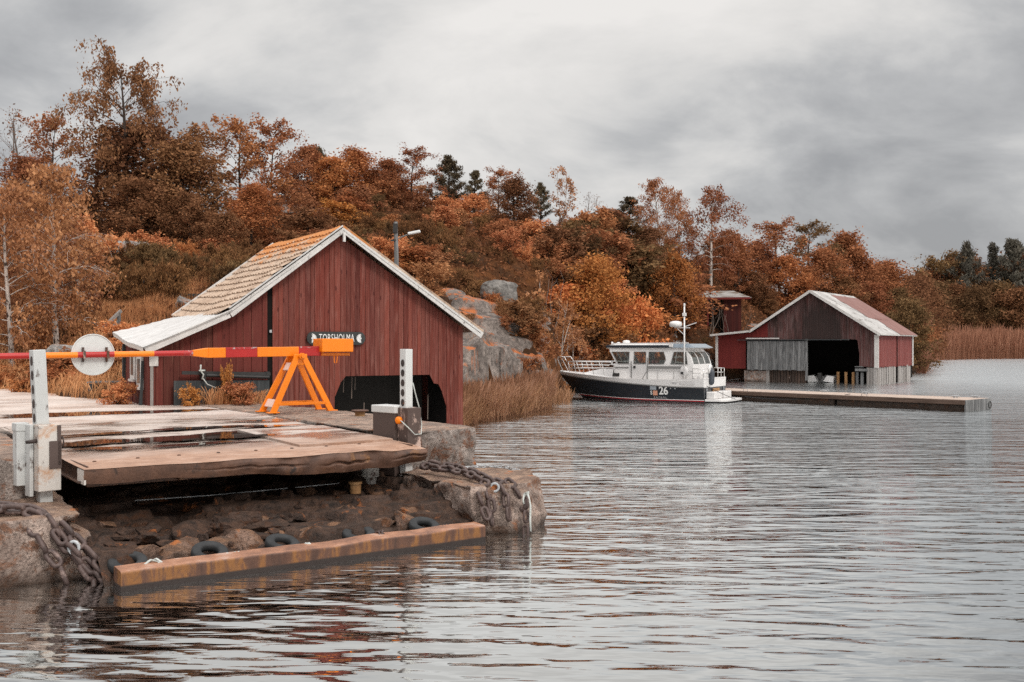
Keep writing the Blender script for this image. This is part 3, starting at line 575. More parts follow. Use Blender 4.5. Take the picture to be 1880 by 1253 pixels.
# ------------------------------------------------------------------ ferry quay (frame: u along the ramp's front edge, v inland)
TH = R(36.0); CU, SU = math.cos(TH), math.sin(TH); BX, BY = -3.80, 9.51
def D(u, v, z=0.0): return Vector((BX + CU * u - SU * v, BY + SU * u + CU * v, z))
def DU(px, v, z=None):
    """u on the line v = const seen in photo column px"""
    k = (px - 940) / F
    return (k * (BY + CU * v) - BX + SU * v) / (CU - k * SU)
def loft(mb, A, za, B, zb):
    n = len(A); vs = [(x, y, za) for x, y in A] + [(x, y, zb) for x, y in B]
    mb.add(vs, [tuple(reversed(range(n))), tuple(range(n, 2 * n))] + [(i, (i + 1) % n, n + (i + 1) % n, n + i) for i in range(n)])
def rough(name, mb, mat, parent=None, vox=0.05, amp=0.03, sc=2.2, seed=1, soft=2, top=None, chip=0.0, loc=None, flat=0.25):
    me = mb.mesh('tmp'); o = bpy.data.objects.new('tmp', me); COL.objects.link(o)
    r = o.modifiers.new('r', 'REMESH'); r.mode = 'VOXEL'; r.voxel_size = vox
    if soft:
        s_ = o.modifiers.new('s', 'SMOOTH'); s_.factor = 0.5; s_.iterations = soft
    dg = bpy.context.evaluated_depsgraph_get(); ev = o.evaluated_get(dg); me2 = bpy.data.meshes.new_from_object(ev)
    bpy.data.objects.remove(o); bpy.data.meshes.remove(me)
    n = len(me2.vertices); P = np.empty(n * 3, dtype=np.float32); me2.vertices.foreach_get('co', P); P = P.reshape(-1, 3).astype(np.float64)
    N = np.empty(n * 3, dtype=np.float32); me2.vertices.foreach_get('normal', N); N = N.reshape(-1, 3)
    d = amp * fbm(P, sc, 5, seed) * 1.6
    if chip:
        c = fbm(P, sc * 0.55, 3, seed + 40); d -= chip * np.clip((c - 0.12) * 4, 0, 1)
    if top is not None:                       # keep the walking surface nearly flat
        w = np.clip((N[:, 2] - 0.6) / 0.3, 0, 1); d = d * (1 - (1 - flat) * w)
    P += N * d[:, None]
    me2.vertices.foreach_set('co', P.astype(np.float32).ravel()); me2.name = name; me2.update()
    me2.materials.clear()
    return link(name, me2, mat, parent, smooth=True, loc=loc)

quay = thing('concrete_quay', 'pale wet concrete quay behind the rusty ramp, with the A-frame barrier stand on its wing', 'quay', D(0, 6.4), TH)
m = MB(); m.prism([(-16, 0.03), (4.17, 0.03), (4.17, 6.6), (-16, 6.6)], -0.9, 1.1); m.build('top_slab', m_quay_top, quay)
m = MB(); m.prism([(4.50, -4.22), (5.66, -4.22), (5.66, 4.1), (4.2, 4.1), (4.2, -3.55), (4.50, -3.55)], -0.9, 1.115)
rough('side_wing', m, m_conc, quay, 0.05, 0.05, 1.6, 3, 2, top=1, chip=0.10)
m = MB(); m.prism([(-3.6, -4.35), (-0.42, -4.35), (-0.12, -4.0), (-0.12, 0.02), (-3.6, 0.02)], -0.9, 1.09)
rough('side_wing', m, m_conc, quay, 0.06, 0.04, 1.7, 9, 2, top=1, chip=0.05)
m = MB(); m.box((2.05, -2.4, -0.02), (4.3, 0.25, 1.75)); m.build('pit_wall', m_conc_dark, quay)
rd = MB(); pts = []
for v0, v1 in ((13.0, 46.0),):
    rd.prism([(-16, v0), (3.4, v0), (2.6, 20.0), (2.3, 26), (1.6, v1), (-16, v1)], 0.95, 1.1)
o = rd.build('road', m_quay_top, None); o.location = D(0, 0); o.rotation_euler = (0, 0, TH); tag(o, kind='structure')
def puddle(c, ru, rv, z, seed, n=46):
    g = np.random.default_rng(seed); ph = g.uniform(0, 6.28, 4); am = g.uniform(0.05, 0.2, 4)
    pl = []
    for k in range(n):
        a = 2 * math.pi * k / n; q = 1 + sum(am[i] * math.sin((i + 2) * a + ph[i]) for i in range(4)); pl.append((ru * q * math.cos(a), rv * q * math.sin(a), 0))
    vs = [(0, 0, 0)] + [(x * f, y * f, 0) for f in (.62, 1.0, 1.22) for x, y, _ in pl]; fs = [(0, 1 + k, 1 + (k + 1) % n) for k in range(n)] + [(1 + r_ * n + k, 1 + (r_ + 1) * n + k, 1 + (r_ + 1) * n + (k + 1) % n, 1 + r_ * n + (k + 1) % n) for r_ in range(2) for k in range(n)]
    m = MB(); m.add(vs, fs); o = m.build('puddle', m_puddle); at_ = o.data.attributes.new('edge', 'FLOAT', 'POINT'); at_.data.foreach_set('value', [0.0] + [0.12] * n + [0.5] * n + [1.0] * n); o.location = D(c[0], c[1], z); o.rotation_euler = (0, 0, TH + g.uniform(-0.2, 0.2)); tag(o, kind='structure'); return o
puddle((2.0, 8.75), 1.75, 0.62, 1.105, 2); puddle((-0.6, 8.3), 0.9, 0.18, 1.105, 5)

m = MB(); loft(m, [(-3.6, 0.50), (-0.05, 0.38), (0.22, 0.62), (0.12, 1.3), (0.05, 2.6), (-3.6, 2.6)], -0.8, [(-3.6, 0.74), (-0.30, 0.66), (-0.06, 0.92), (-0.03, 1.5), (-0.02, 2.6), (-3.6, 2.6)], 0.63)
o = rough('concrete_block', m, m_conc_r, None, 0.032, 0.08, 2.3, 5, 2, top=1, chip=0.14); o.location = D(0, 0); o.rotation_euler = (0, 0, TH)
tag(o, 'stained concrete block below the chipped white post, draped with a heavy rusty chain', 'concrete block')
m = MB(); loft(m, [(4.2, -0.02), (5.0, -0.34), (5.42, -0.10), (5.72, 0.8), (5.75, 2.1), (4.2, 2.1)], -0.8, [(4.2, 0.18), (4.95, 0.06), (5.34, 0.34), (5.58, 1.0), (5.62, 2.1), (4.2, 2.1)], 0.60)
o = rough('concrete_block', m, m_conc_r, None, 0.028, 0.11, 2.3, 15, 2, top=1, chip=0.18); o.location = D(0, 0); o.rotation_euler = (0, 0, TH)
tag(o, 'broken pale concrete block jutting into the water at the right end of the rusty beam', 'concrete block')

# rubble floor below the ramp
nu, nv = 300, 240; U, Vv = np.meshgrid(np.linspace(-0.08, 4.26, nu), np.linspace(0.0, 3.9, nv), indexing='ij')
P = np.stack([U, Vv, 0 * U], -1).reshape(-1, 3); n1 = fbm(P, 1.1, 5, 31).reshape(nu, nv); n2 = fbm(P, 4.0, 4, 37).reshape(nu, nv)
w_ = (0.10 + 0.22 * Vv + 0.42 * n1 + 0.10 * n2) / 0.125; fl = np.floor(w_); fr_ = w_ - fl; st = (fl + np.clip((fr_ - 0.72) / 0.28, 0, 1) ** 2) * 0.125      # broken ledges
Z = 0.10 + 0.62 * st + 0.05 * n2 + 0.05 * n1; Z = np.minimum(Z, 0.56) - 0.9 * np.clip(0.25 - Vv, 0, 1)
i, j = np.meshgrid(np.arange(nu - 1), np.arange(nv - 1), indexing='ij')
Q = np.stack([i * nv + j, (i + 1) * nv + j, (i + 1) * nv + j + 1, i * nv + j + 1], -1).reshape(-1, 4)
o = link('rubble_apron', np_mesh('rubble_apron', np.stack([U, Vv, Z], -1).reshape(-1, 3), Q), m_stone_shaded, smooth=True); o.location = D(0, 0); o.rotation_euler = (0, 0, TH)
tag(o, 'dark wet broken concrete apron in the shade under the rusty ramp', 'concrete apron')
def stone_mesh(seed, sub=5, cut=10, e=0.5):
    bm = bmesh.new(); bmesh.ops.create_icosphere(bm, subdivisions=sub, radius=1.0); g = np.random.default_rng(seed)
    P = np.array([v.co for v in bm.verts]); q = np.sign(P) * np.abs(P) ** e
    q = q * (1 + 0.22 * fbm(P, 1.0, 3, seed))[:, None]
    for _ in range(cut):                                  # broken faces
        d = g.normal(size=3); d /= np.linalg.norm(d); lim = g.uniform(.5, .9); t_ = q @ d; k = t_ > lim; q[k] -= d * ((t_[k] - lim) * .88)[:, None]
    ridge = 1 - np.abs(fbm(q, 2.2, 4, seed + 3)) * 2.4
    q = q * (1 + 0.05 * ridge + 0.09 * fbm(q, 3.0, 5, seed + 5))[:, None]
    for v, c in zip(bm.verts, q): v.co = c
    me = bpy.data.meshes.new('stone'); bm.to_mesh(me); bm.free(); return me
STONES = [stone_mesh(50 + k) for k in range(6)] + [stone_mesh(70, 5, 3, .72)]
used = set()
def put_stone(name, k, loc, sca, rz, mat, label, cat, group=None):
    me = STONES[k].copy(); o = link(name, me, mat, None, smooth=True); o.location = loc; o.scale = sca; o.rotation_euler = (random.uniform(-.15, .15), random.uniform(-.15, .15), rz)
    return tag(o, label, cat, group)
gs_ = random.Random(12)
u = 0.18
while u < 4.05:
    a = gs_.uniform(.15, .36); v = gs_.uniform(.40, .58)
    put_stone('rubble_stone', gs_.randrange(6), D(u + a * .8, v, 0.10 + gs_.uniform(0, .07)), (a, gs_.uniform(.16, .26), gs_.uniform(.13, .22)), TH + gs_.uniform(-.3, .3), m_stone, 'rough brown stone in the row wedged right behind the rusty beam and its tyres', 'stone', 'stones behind the rusty beam'); u += a * 1.5
for k in range(11):
    u, v = gs_.uniform(0.2, 4.1), gs_.uniform(0.75, 2.3); a = gs_.uniform(.14, .46)
    put_stone('rubble_stone', gs_.randrange(6), D(u, v, 0.22 + 0.11 * (v - .8)), (a, a * gs_.uniform(.45, .8), gs_.uniform(.05, .11)), TH + gs_.uniform(-.6, .6), m_stone if v < 1.15 else m_stone_shaded, 'flat wet stone lying farther back on the shaded apron under the ramp', 'stone', 'flat stones on the shaded apron')  # stones farther back take the shade-darkened stone
for k in range(48):
    u, v = gs_.uniform(0.15, 4.15), gs_.uniform(0.55, 2.0); a = gs_.uniform(.08, .26)
    put_stone('rubble_stone', gs_.randrange(6), D(u, v, 0.20 + 0.12 * (v - .5)), (a, a * gs_.uniform(.5, .9), a * gs_.uniform(.3, .55)), gs_.uniform(0, 6), gs_.choice([m_stone, m_stone_shaded, m_stone_shaded]), 'broken angular stone in the rubble spread between the beam and the dark pit', 'stone', 'angular rubble under the ramp')
for k in range(16):
    u, v = gs_.uniform(0.2, 4.1), gs_.uniform(0.22, 1.2); a = gs_.uniform(.04, .10)
    put_stone('rubble_chip', gs_.randrange(6), D(u, v, 0.2 + 0.1 * v), (a, a * .8, a * .6), gs_.uniform(0, 6), m_stone_shaded, 'small broken stone chip among the larger stones behind the rusty beam', 'stone', 'stone chips behind the rusty beam')

# rusty beam at the water line
nu = 90; prof = [(-0.24, -0.4), (-0.24, 0.17), (-0.225, 0.188), (0.0, 0.20), (0.015, 0.185), (0.015, -0.4)]
Pg = []
for i in range(nu):
    u = 4.14 * i / (nu - 1); w = 0.010 * math.sin(u * 3.1) + 0.012 * mnoise.noise((u * 1.7, 3, 0)); dz = 0.012 * mnoise.noise((u * 2.3, 7, 0)) - 0.02 * math.exp(-((u - 2.1) / 0.25) ** 2)
    Pg.append([(u, a + (w if b > -0.3 else 0) + 0.012 * mnoise.noise((u * 6, b * 5, 1)), b + dz * (b > 0)) for a, b in prof])
m = MB(); m.grid(Pg); m.add(Pg[0], [tuple(range(6))]); m.add(Pg[-1], [tuple(range(6))])
o = m.build('fender_beam', m_beam, None, bevel=0.008); o.location = D(0, 0); o.rotation_euler = (0, 0, TH)
tag(o, 'long rust-orange steel beam lying along the water line in front of the ramp', 'beam')
# tyres with rope ends, laid between the stones and the beam
for k, (px, tilt) in enumerate([(232, .30), (382, .5), (515, .28), (655, .22), (775, .35)]):
    u = DU(px, 0.22); t_ = thing('tyre_fender', ['black tyre on its side by the left end of the rusty beam', 'half hidden black tyre, second from the left behind the beam', 'black tyre behind the middle of the beam', 'largest visible black tyre, second from the right behind the beam', 'black tyre among dark rubble near the broken concrete block'][k], 'tyre', D(u, 0.17, 0.175), TH, 'tyres behind the rusty beam')
    t_.rotation_euler = (0.22 + tilt * 0.35, 0.08 * (k % 3 - 1), TH)
    m = MB(); pr = []
    for q in range(12):
        a = 2 * math.pi * q / 12; pr.append((0.135 + 0.052 * math.copysign(abs(math.cos(a)) ** 0.6, math.cos(a)), 0.045 * math.copysign(abs(math.sin(a)) ** 0.6, math.sin(a))))
    vs = []; fs = []; n = 28
    for r_, z_ in pr:
        for q in range(n): a = 2 * math.pi * q / n; vs.append((r_ * math.cos(a), r_ * math.sin(a), z_))
    for i in range(12):
        for q in range(n): fs.append((i * n + q, i * n + (q + 1) % n, ((i + 1) % 12) * n + (q + 1) % n, ((i + 1) % 12) * n + q))
    m.add(vs, fs); m.build('tyre_ring', m_rubber, t_, smooth=True)
    m = MB()
    for q in range(3):
        a0 = -0.4 + random.uniform(-.6, .6); p0 = Vector((0.19 * math.cos(a0), -0.13, 0.05))
        pts = [p0, p0 + Vector((random.uniform(-.05, .05), -.05, .045)), p0 + Vector((random.uniform(-.1, .1), -.10, .03)), p0 + Vector((random.uniform(-.12, .12), -.13, random.uniform(-.03, .01)))]
        m.tube(pts, 0.011, 6)
    m.build('lashing_rope', m_rope if k in (0, 1, 2) else m_chain, t_, smooth=True)

# ------------------------------------------------------------------ steel ferry ramp
ramp = thing('ferry_ramp', 'rusty steel ferry ramp with a bent front edge and wet plates', 'ferry ramp', D(0, 1.2), TH)
RW, RL = 4.14, 5.16
def deck_z(u, v):
    z = 1.0 + 0.02 * v + 0.010 * mnoise.noise((u * 1.1, v * 0.8, 2))
    e = max(0.0, 1 - v / 0.55)
    lump = 0.030 * mnoise.noise((u * 1.25, 4.2, 0)) + 0.018 * mnoise.noise((u * 3.1, 9.2, 0))
    z += e * e * (lump * (0.08 + 1.2 * (u / RW) ** 1.5) - 0.02 * u / RW)
    return z
nu, nv = 130, 80
def fv(u): return 0.035 * mnoise.noise((u * 1.4, 1.0, 5)) * (0.3 + u / RW) - (0.10 * max(0, (u - 3.6) / 0.54) ** 2)
G = []
for j in range(nv):
    q = (j / (nv - 1)) ** 1.5; G.append([(RW * i / (nu - 1), fv(RW * i / (nu - 1)) * (1 - q) + RL * q, deck_z(RW * i / (nu - 1), RL * q)) for i in range(nu)])
m = MB(); m.grid(G); dk = m.build('deck_plate', m_deck, ramp, smooth=True)
Gf = []
for j in range(40):
    q = j / 39; rowp = []
    for i in range(nu):
        u = RW * i / (nu - 1); h = 0.155 + 0.085 * min(1, max(0, (u - 0.9) / 2.2)) + 0.02 * mnoise.noise((u * 1.3, 8, 3))
        h -= 0.10 * max(0, (u - 3.3) / 0.84) ** 2
        right = min(1, max(0, (u - 1.0) / 1.2))
        dent = right * (0.05 * mnoise.noise((u * 1.9, q * 0.8, 6)) + 0.035 * mnoise.noise((u * 5.5, q * 0.9, 8)) + 0.012 * mnoise.noise((u * 14, q * 1.6, 8)))
        crack = right * 0.07 * max(0, 0.4 + 1.2 * mnoise.noise((u * 2.1, 5, 4))) * math.exp(-((q - 0.50 - 0.30 * mnoise.noise((u * 1.6, 2, 9)) - 0.12 * mnoise.noise((u * 7, 2, 9))) / 0.055) ** 2)
        bulge = -0.03 * math.sin(q * math.pi) * (0.2 + right)
        rowp.append((u, fv(u) + (dent + bulge + crack) * math.sin(min(1, q * 4) * math.pi / 2) + 0.02 * q, deck_z(u, 0) - 0.004 * (q == 0) - h * q))
    Gf.append(rowp)
m = MB(); m.grid(Gf); m.grid([[Gf[-1][i] for i in range(nu)], [(Gf[-1][i][0], Gf[-1][i][1] + 0.16, Gf[-1][i][2] + 0.02) for i in range(nu)]]); m.build('front_fascia', m_rust, ramp, smooth=True)
m = MB()
for u in (0.07, RW - 0.07):
    m.box((u, 2.6, 0.93), (0.02, 4.9, 0.17)); m.box((u - 0.03, 2.6, 0.845), (0.12, 4.9, 0.02))
for u in (1.1, 2.1, 3.1): m.box((u, 2.6, 0.87), (0.1, 4.9, 0.16))
m.box((2.07, 0.42, 0.83), (3.9, 0.08, 0.14)); m.build('girder', m_rust, ramp, bevel=0.004)
m = MB(); m.box((0.012, 0.16, 0.91), (0.02, 0.30, 0.15)); m.build('end_plate', m_sleeve, ramp)
def cover(u0, u1, v0, v1, dz, nm='cover_plate', mt=None):
    m = MB(); n = 14
    A = [[(u0 + (u1 - u0) * i / n, v0 + (v1 - v0) * j / n, deck_z(u0 + (u1 - u0) * i / n, v0 + (v1 - v0) * j / n) + dz) for i in range(n + 1)] for j in range(n + 1)]
    B = [[(p[0], p[1], p[2] - dz - 0.01) for p in (A[0][i] for i in range(n + 1))], A[0]]
    m.grid(A); m.grid(B); m.grid([[(r[0][0], r[0][1], r[0][2] - dz - 0.01) for r in A], [r[0] for r in A]]); m.grid([[(r[-1][0], r[-1][1], r[-1][2] - dz - 0.01) for r in A], [r[-1] for r in A]])
    return m.build(nm, mt or m_deck, ramp)
cover(2.75, 4.10, 0.72, 2.9, 0.030); cover(0.05, 4.08, 4.72, 5.14, 0.014)
for u in np.arange(0.25, 4.0, 0.47):
    m = MB(); m.lathe([(0.022, 0), (0.022, 0.008), (0.014, 0.013), (0, 0.013)], (u, 0.62, deck_z(u, 0.62) - 0.001), 10); m.build('bolt', m_rust, ramp)
for c, ru, rv, sd_ in [((0.72, 3.55), .62, .34, 11), ((1.0, 4.55), .8, .15, 12), ((2.15, 3.55), 1.05, .50, 13), ((2.5, 4.75), 1.0, .16, 14), ((3.3, 4.45), .6, .14, 15), ((0.62, 2.85), .45, .16, 16), ((1.7, 2.75), .7, .14, 17), ((3.5, 5.4), .5, .12, 18)]:
    puddle(c, ru, rv, deck_z(c[0], c[1] - 1.2) + 0.024, sd_)

# ------------------------------------------------------------------ guide posts
def ellipse_disc(m, c, ax, up, a, b, n=18, off=0.004, nrm=None):
    c, ax, up = Vector(c), Vector(ax), Vector(up)
    pl = [c + ax * a * math.cos(2 * math.pi * k / n) + up * b * math.sin(2 * math.pi * k / n) for k in range(n)]
    m.plate(pl, Vector(nrm) * off)
gp = thing('guide_post', 'chipped white steel post in a rust-streaked sleeve, leaning at the left of the ramp', 'post', D(-0.24, 1.90), TH + R(10))
m = MB(); lean = Vector((-0.075, 0, 0)); a = Vector((0, 0, 0.45)); b = Vector((-0.085, 0, 2.26))
m.bar(a, b, 0.135, 0.12, up=(0, 1, 0)); m.build('column', m_post, gp, bevel=0.006)
for k in range(5):
    z = 1.52 + 0.155 * k; x = -0.085 * (z - 0.45) / 1.81 - 0.0675
    m = MB(); ellipse_disc(m, (x, -0.005, z), (0, 1, 0), (0, 0, 1), 0.032, 0.052, nrm=(-1, 0, 0)); m.build('hole_disc', m_iron, gp)  # flat dark disc stands in for the shade inside a hole
m = MB(); m.box((-0.01, -0.045, 1.09), (0.24, 0.22, 0.72)); m.build('sleeve', m_sleeve, gp, bevel=0.008)
m = MB(); m.box((-0.155, 0.04, 1.06), (0.04, 0.14, 0.78)); m.box((-0.20, 0.17, 1.08), (0.12, 0.12, 0.6)); m.build('back_box', m_post, gp, bevel=0.006)
m = MB(); m.box((-0.20, 0.17, 1.42), (0.135, 0.14, 0.09)); m.build('box_lid', m_post, gp, bevel=0.008)
m = MB(); m.box((0.045, -0.162, 1.12), (0.13, 0.012, 0.30)); m.box((0.085, -0.158, 1.22), (0.04, 0.02, 0.44)); m.build('patch_plate', m_brown_box, gp, bevel=0.004)
m = MB(); m.tube([(-0.09, -0.10, 1.28), (-0.24, -0.10, 1.27)], [0.026, 0.018], 10); m.build('pin', m_iron, gp, smooth=True)
m = MB(); m.loop([(0.155, -0.06 + 0.04 * math.cos(t_), 1.24 + 0.06 * math.sin(t_)) for t_ in np.linspace(0, 2 * math.pi, 12)[:-1]], 0.008); m.build('ring', m_iron, gp, smooth=True)
gp = thing('guide_post', 'clean white square post with oval holes in a brown steel box beside the ramp', 'post', D(4.33, 1.96), TH + R(10))
m = MB(); m.box((0, 0, 1.24), (0.125, 0.125, 2.04)); m.build('column', m_post_clean, gp, bevel=0.006)
for k in range(5):
    m = MB(); ellipse_disc(m, (-0.0625, 0, 1.53 + 0.135 * k), (0, 1, 0), (0, 0, 1), 0.036, 0.050, nrm=(-1, 0, 0)); m.build('hole_disc', m_iron, gp)  # dark discs again paint the shaded holes
m = MB(); m.box((0.03, -0.03, 1.09), (0.24, 0.22, 0.74)); m.build('sleeve', m_brown_box2, gp, bevel=0.008)
m = MB(); m.box((-0.01, 0.33, 0.95), (0.24, 0.48, 0.86)); m.build('back_box', m_brown_box, gp, bevel=0.008)
m = MB(); m.box((-0.01, 0.33, 1.43), (0.27, 0.52, 0.10)); m.build('box_lid', m_post_clean, gp, bevel=0.01)
m = MB(); m.lathe([(0.02, 0), (0.05, 0.01), (0.052, 0.05), (0.03, 0.07)], (-0.09, 0.02, 1.29), 14, axis=(-1, -0.2, 0)); m.build('knob', m_orange, gp, smooth=True)
m = MB(); m.tube([(-0.13, -0.02, 1.30), (-0.10, -0.16, 1.20), (0.0, -0.18, 1.10), (0.12, -0.17, 1.10), (0.19, -0.10, 1.22), (0.19, -0.05, 1.45), (0.10, -0.07, 1.66), (0.066, -0.06, 1.80)], 0.008, 6); m.build('cable', m_rope, gp, smooth=True)
m = MB(); m.lathe([(0.09, 0.0), (0.09, 0.30), (0.12, 0.30), (0.12, 0.62)], (-0.42, 0.25, 0.22), 16); o = m.build('support_pile', m_sleeve, None, smooth=False)
o.location = D(4.33, 1.96); o.rotation_euler = (0, 0, TH); tag(o, 'short pale round pile under the right end of the ramp', 'pile')

# ------------------------------------------------------------------ road barrier
VB, UB = 7.0, 4.95
ZA = 2.205
bar = thing('road_barrier', 'orange A-frame road barrier with a long red and orange arm across the quay', 'barrier', D(UB, VB), TH)
def uu(px): return DU(px, VB) - UB
def za(u): return ZA + 0.012 * u
st_ = []
for dv in (-0.20, 0.20):
    for sgn in (-1, 1):
        m = MB(); foot = Vector((0.56 * sgn, dv * 1.25, 1.115)); top = Vector((0.05 * sgn, dv * 0.75, 2.13)); d_ = top - foot
        m.bar(foot, top, 0.105, 0.05, up=(0, 1, 0)); m.bar(foot + Vector((0.02 * sgn, 0, 0.012)) - Vector((0.09, 0, 0)), foot + Vector((0.11, 0, 0.012)), 0.12, 0.02)
        m.build('leg', m_orange, bar, bevel=0.006)
    m = MB(); m.bar((-0.47, dv * 1.2, 1.27), (0.47, dv * 1.2, 1.27), 0.045, 0.05); m.build('rail', m_orange_d, bar, bevel=0.004)
    m = MB(); m.box((0, dv * 0.72, 2.06), (0.26, 0.055, 0.20)); m.build('gusset', m_orange, bar, bevel=0.01)
for zc in (1.28, 1.93):
    u = 0.56 - 0.51 * (zc - 1.115) / 1.015; m = MB(); m.box((-u - 0.01, 0, zc), (0.03, 0.46 - 0.14 * (zc > 1.5), 0.15), mat=Matrix.Rotation(0.46, 3, 'Y')); m.build('brace_plate', m_pale, bar, bevel=0.004)
m = MB(); m.tube([(0, -0.30, 2.12), (0, 0.30, 2.12)], 0.035, 12); m.tube([(0, -0.22, 2.12), (0, -0.26, 2.12)], 0.06, 12); m.build('pivot', m_orange_d, bar, smooth=False)
def piece(x0, x1, mt, kind):
    u0, u1 = uu(x0), uu(x1); m = MB()
    if kind == 'pipe': m.tube([(u0, 0, za(u0)), (u1, 0, za(u1))], 0.047, 14)
    elif kind == 'box': m.hexa([(u0, -0.07, za(u0) - 0.085), (u1, -0.07, za(u1) - 0.085), (u1, 0.07, za(u1) - 0.085), (u0, 0.07, za(u0) - 0.085), (u0, -0.07, za(u0) + 0.085), (u1, -0.07, za(u1) + 0.085), (u1, 0.07, za(u1) + 0.085), (u0, 0.07, za(u0) + 0.085)])
    else: m.hexa([(u0, -0.05, za(u0) - 0.05), (u1, -0.07, za(u1) - 0.085), (u1, 0.07, za(u1) - 0.085), (u0, 0.05, za(u0) - 0.05), (u0, -0.05, za(u0) + 0.05), (u1, -0.07, za(u1) + 0.085), (u1, 0.07, za(u1) + 0.085), (u0, 0.05, za(u0) + 0.05)])
    return m.build('arm_section', mt, bar, smooth=False, bevel=0.008 if kind != 'pipe' else 0)
for x0, x1, mt, kd in [(-60, -14, m_orange, 'pipe'), (-14, 64, m_redp, 'pipe'), (64, 142, m_orange, 'pipe'), (142, 209, m_redp, 'pipe'), (209, 282, m_orange, 'pipe'), (282, 336, m_redp, 'pipe'), (336, 353, m_redp_worn, 'pipe'),
                       (353, 380, m_orange, 'wedge'), (380, 412, m_orange, 'box'), (412, 470, m_redp, 'box'), (470, 546, m_orange, 'box'), (546, 588, m_redp, 'box')]: piece(x0, x1, mt, kd)
for x0, x1 in ((413, 469), (547, 587)):
    u0, u1 = uu(x0), uu(x1); m = MB(); m.bar((u0, 0, za(u0) + 0.075), (u1, 0, za(u1) + 0.075), 0.150, 0.03); m.build('worn_top', m_redp_worn, bar)
u0, u1 = uu(586), uu(638); m = MB(); m.box(((u0 + u1) / 2, 0, za(0.5) - 0.06), (u1 - u0, 0.22, 0.055)); m.box((u0 + 0.03, 0, za(0.5) - 0.02), (0.05, 0.16, 0.13)); m.build('tray', m_orange_d, bar, bevel=0.01)
u0, u1 = uu(583), uu(640); m = MB(); m.box(((u0 + u1) / 2, 0, za(0.5) + 0.105), (u1 - u0, 0.40, 0.245)); m.build('counterweight', m_orange, bar, bevel=0.012)
u = uu(612); m = MB(); m.tube([(u - 0.035, -0.10, za(.5) - 0.08), (u - 0.03, -0.10, za(.5) - 0.22), (u + 0.02, -0.10, za(.5) - 0.22), (u + 0.035, -0.10, za(.5) - 0.08)], 0.010, 6); m.build('lock_loop', m_orange_d, bar, smooth=True)
us = uu(173) + UB
sg = thing('round_sign', 'round pale grey sign disc seen from behind, bolted to the barrier arm', 'sign', D(us, VB + 0.075, za(us - UB)), TH)
m = MB(); m.lathe([(0.0, -0.008), (0.335, -0.008), (0.335, 0.014), (0.322, 0.016), (0.318, 0.004), (0.0, 0.004)][1:5] + [(0.005, 0.004)], (0, 0, 0), 48, axis=(0, -1, 0)); m.build('disc', m_sign, sg, smooth=False)
for dx in (-0.16, 0.20):
    m = MB(); m.box((dx, -0.03, 0.0), (0.035, 0.03, 0.24)); m.box((dx, -0.13, 0.0), (0.04, 0.012, 0.13)); m.tube([(dx, -0.14, 0.045), (dx, -0.02, 0.045)], 0.012, 8); m.build('bracket', m_brown_box if dx < 0 else m_rust, sg, bevel=0.003)

# ------------------------------------------------------------------ bollard, chains, ropes
bo = thing('mooring_bollard', 'small ochre mushroom bollard on the quay wing beside the black doorway', 'bollard', D(5.30, 5.2, 1.115), TH)
m = MB(); m.lathe([(0.085, -0.02), (0.085, 0.075), (0.09, 0.08)], (0, 0, 0), 18); m.build('stem', m_brass, bo, smooth=False)
m = MB(); m.lathe([(0.09, 0.078), (0.145, 0.085), (0.15, 0.10), (0.14, 0.108), (0.0, 0.11)], (0, 0, 0), 22); m.build('cap', m_rust, bo, smooth=False)
def chain(m, path, L, Wd, r, jit=0.0, seed=0, steps=8):
    g = random.Random(seed); pts = [Vector(p) for p in path]; seg = [(pts[i + 1] - pts[i]).length for i in range(len(pts) - 1)]; tot = sum(seg)
    pitch = L - 2.0 * r - 0.002; n = max(2, int(tot / pitch)); 
    def pt(s):
        for i, l in enumerate(seg):
            if s <= l or i == len(seg) - 1: return pts[i].lerp(pts[i + 1], s / l), (pts[i + 1] - pts[i]).normalized()
            s -= l
    for k in range(n):
        c, d = pt((k + 0.5) / n * tot); c = c + Vector((g.uniform(-jit, jit), g.uniform(-jit, jit), g.uniform(-jit, jit) * 0.5)); d = (d + Vector((g.uniform(-.25, .25), g.uniform(-.25, .25), g.uniform(-.25, .25))) * (jit * 12)).normalized()
        s0 = d.cross(Vector((0, 0, 1))); s0 = s0.normalized() if s0.length > 0.1 else Vector((1, 0, 0)); s1 = d.cross(s0)
        a = (math.pi / 2 if k % 2 else 0) + 0.6 + g.uniform(-.3, .3); w = s0 * math.cos(a) + s1 * math.sin(a)
        lp = []; h = L / 2 - Wd / 2; 
        for q in range(steps + 1): t_ = -math.pi / 2 + math.pi * q / steps; lp.append(c + d * (h + (Wd / 2 - r) * math.cos(t_)) + w * (Wd / 2 - r) * math.sin(t_))
        for q in range(steps + 1): t_ = math.pi / 2 + math.pi * q / steps; lp.append(c + d * (-h + (Wd / 2 - r) * math.cos(t_)) + w * (Wd / 2 - r) * math.sin(t_))
        m.loop(lp, r, 7)
def dd(*a): return [D(*p) for p in a]
c1 = thing('heavy_chain', 'heavy rust-brown chain draped over the left concrete block down into the water', 'chain', D(-0.9, 1.3, 0.7))
def chain_part(par, paths, L, Wd, r, mt, jit, nm='links', seed=0):
    m = MB()
    for k, p in enumerate(paths): chain(m, p, L, Wd, r, jit, seed + k)
    o = m.build(nm, mt, par, smooth=True); o.location = -par.location; return o
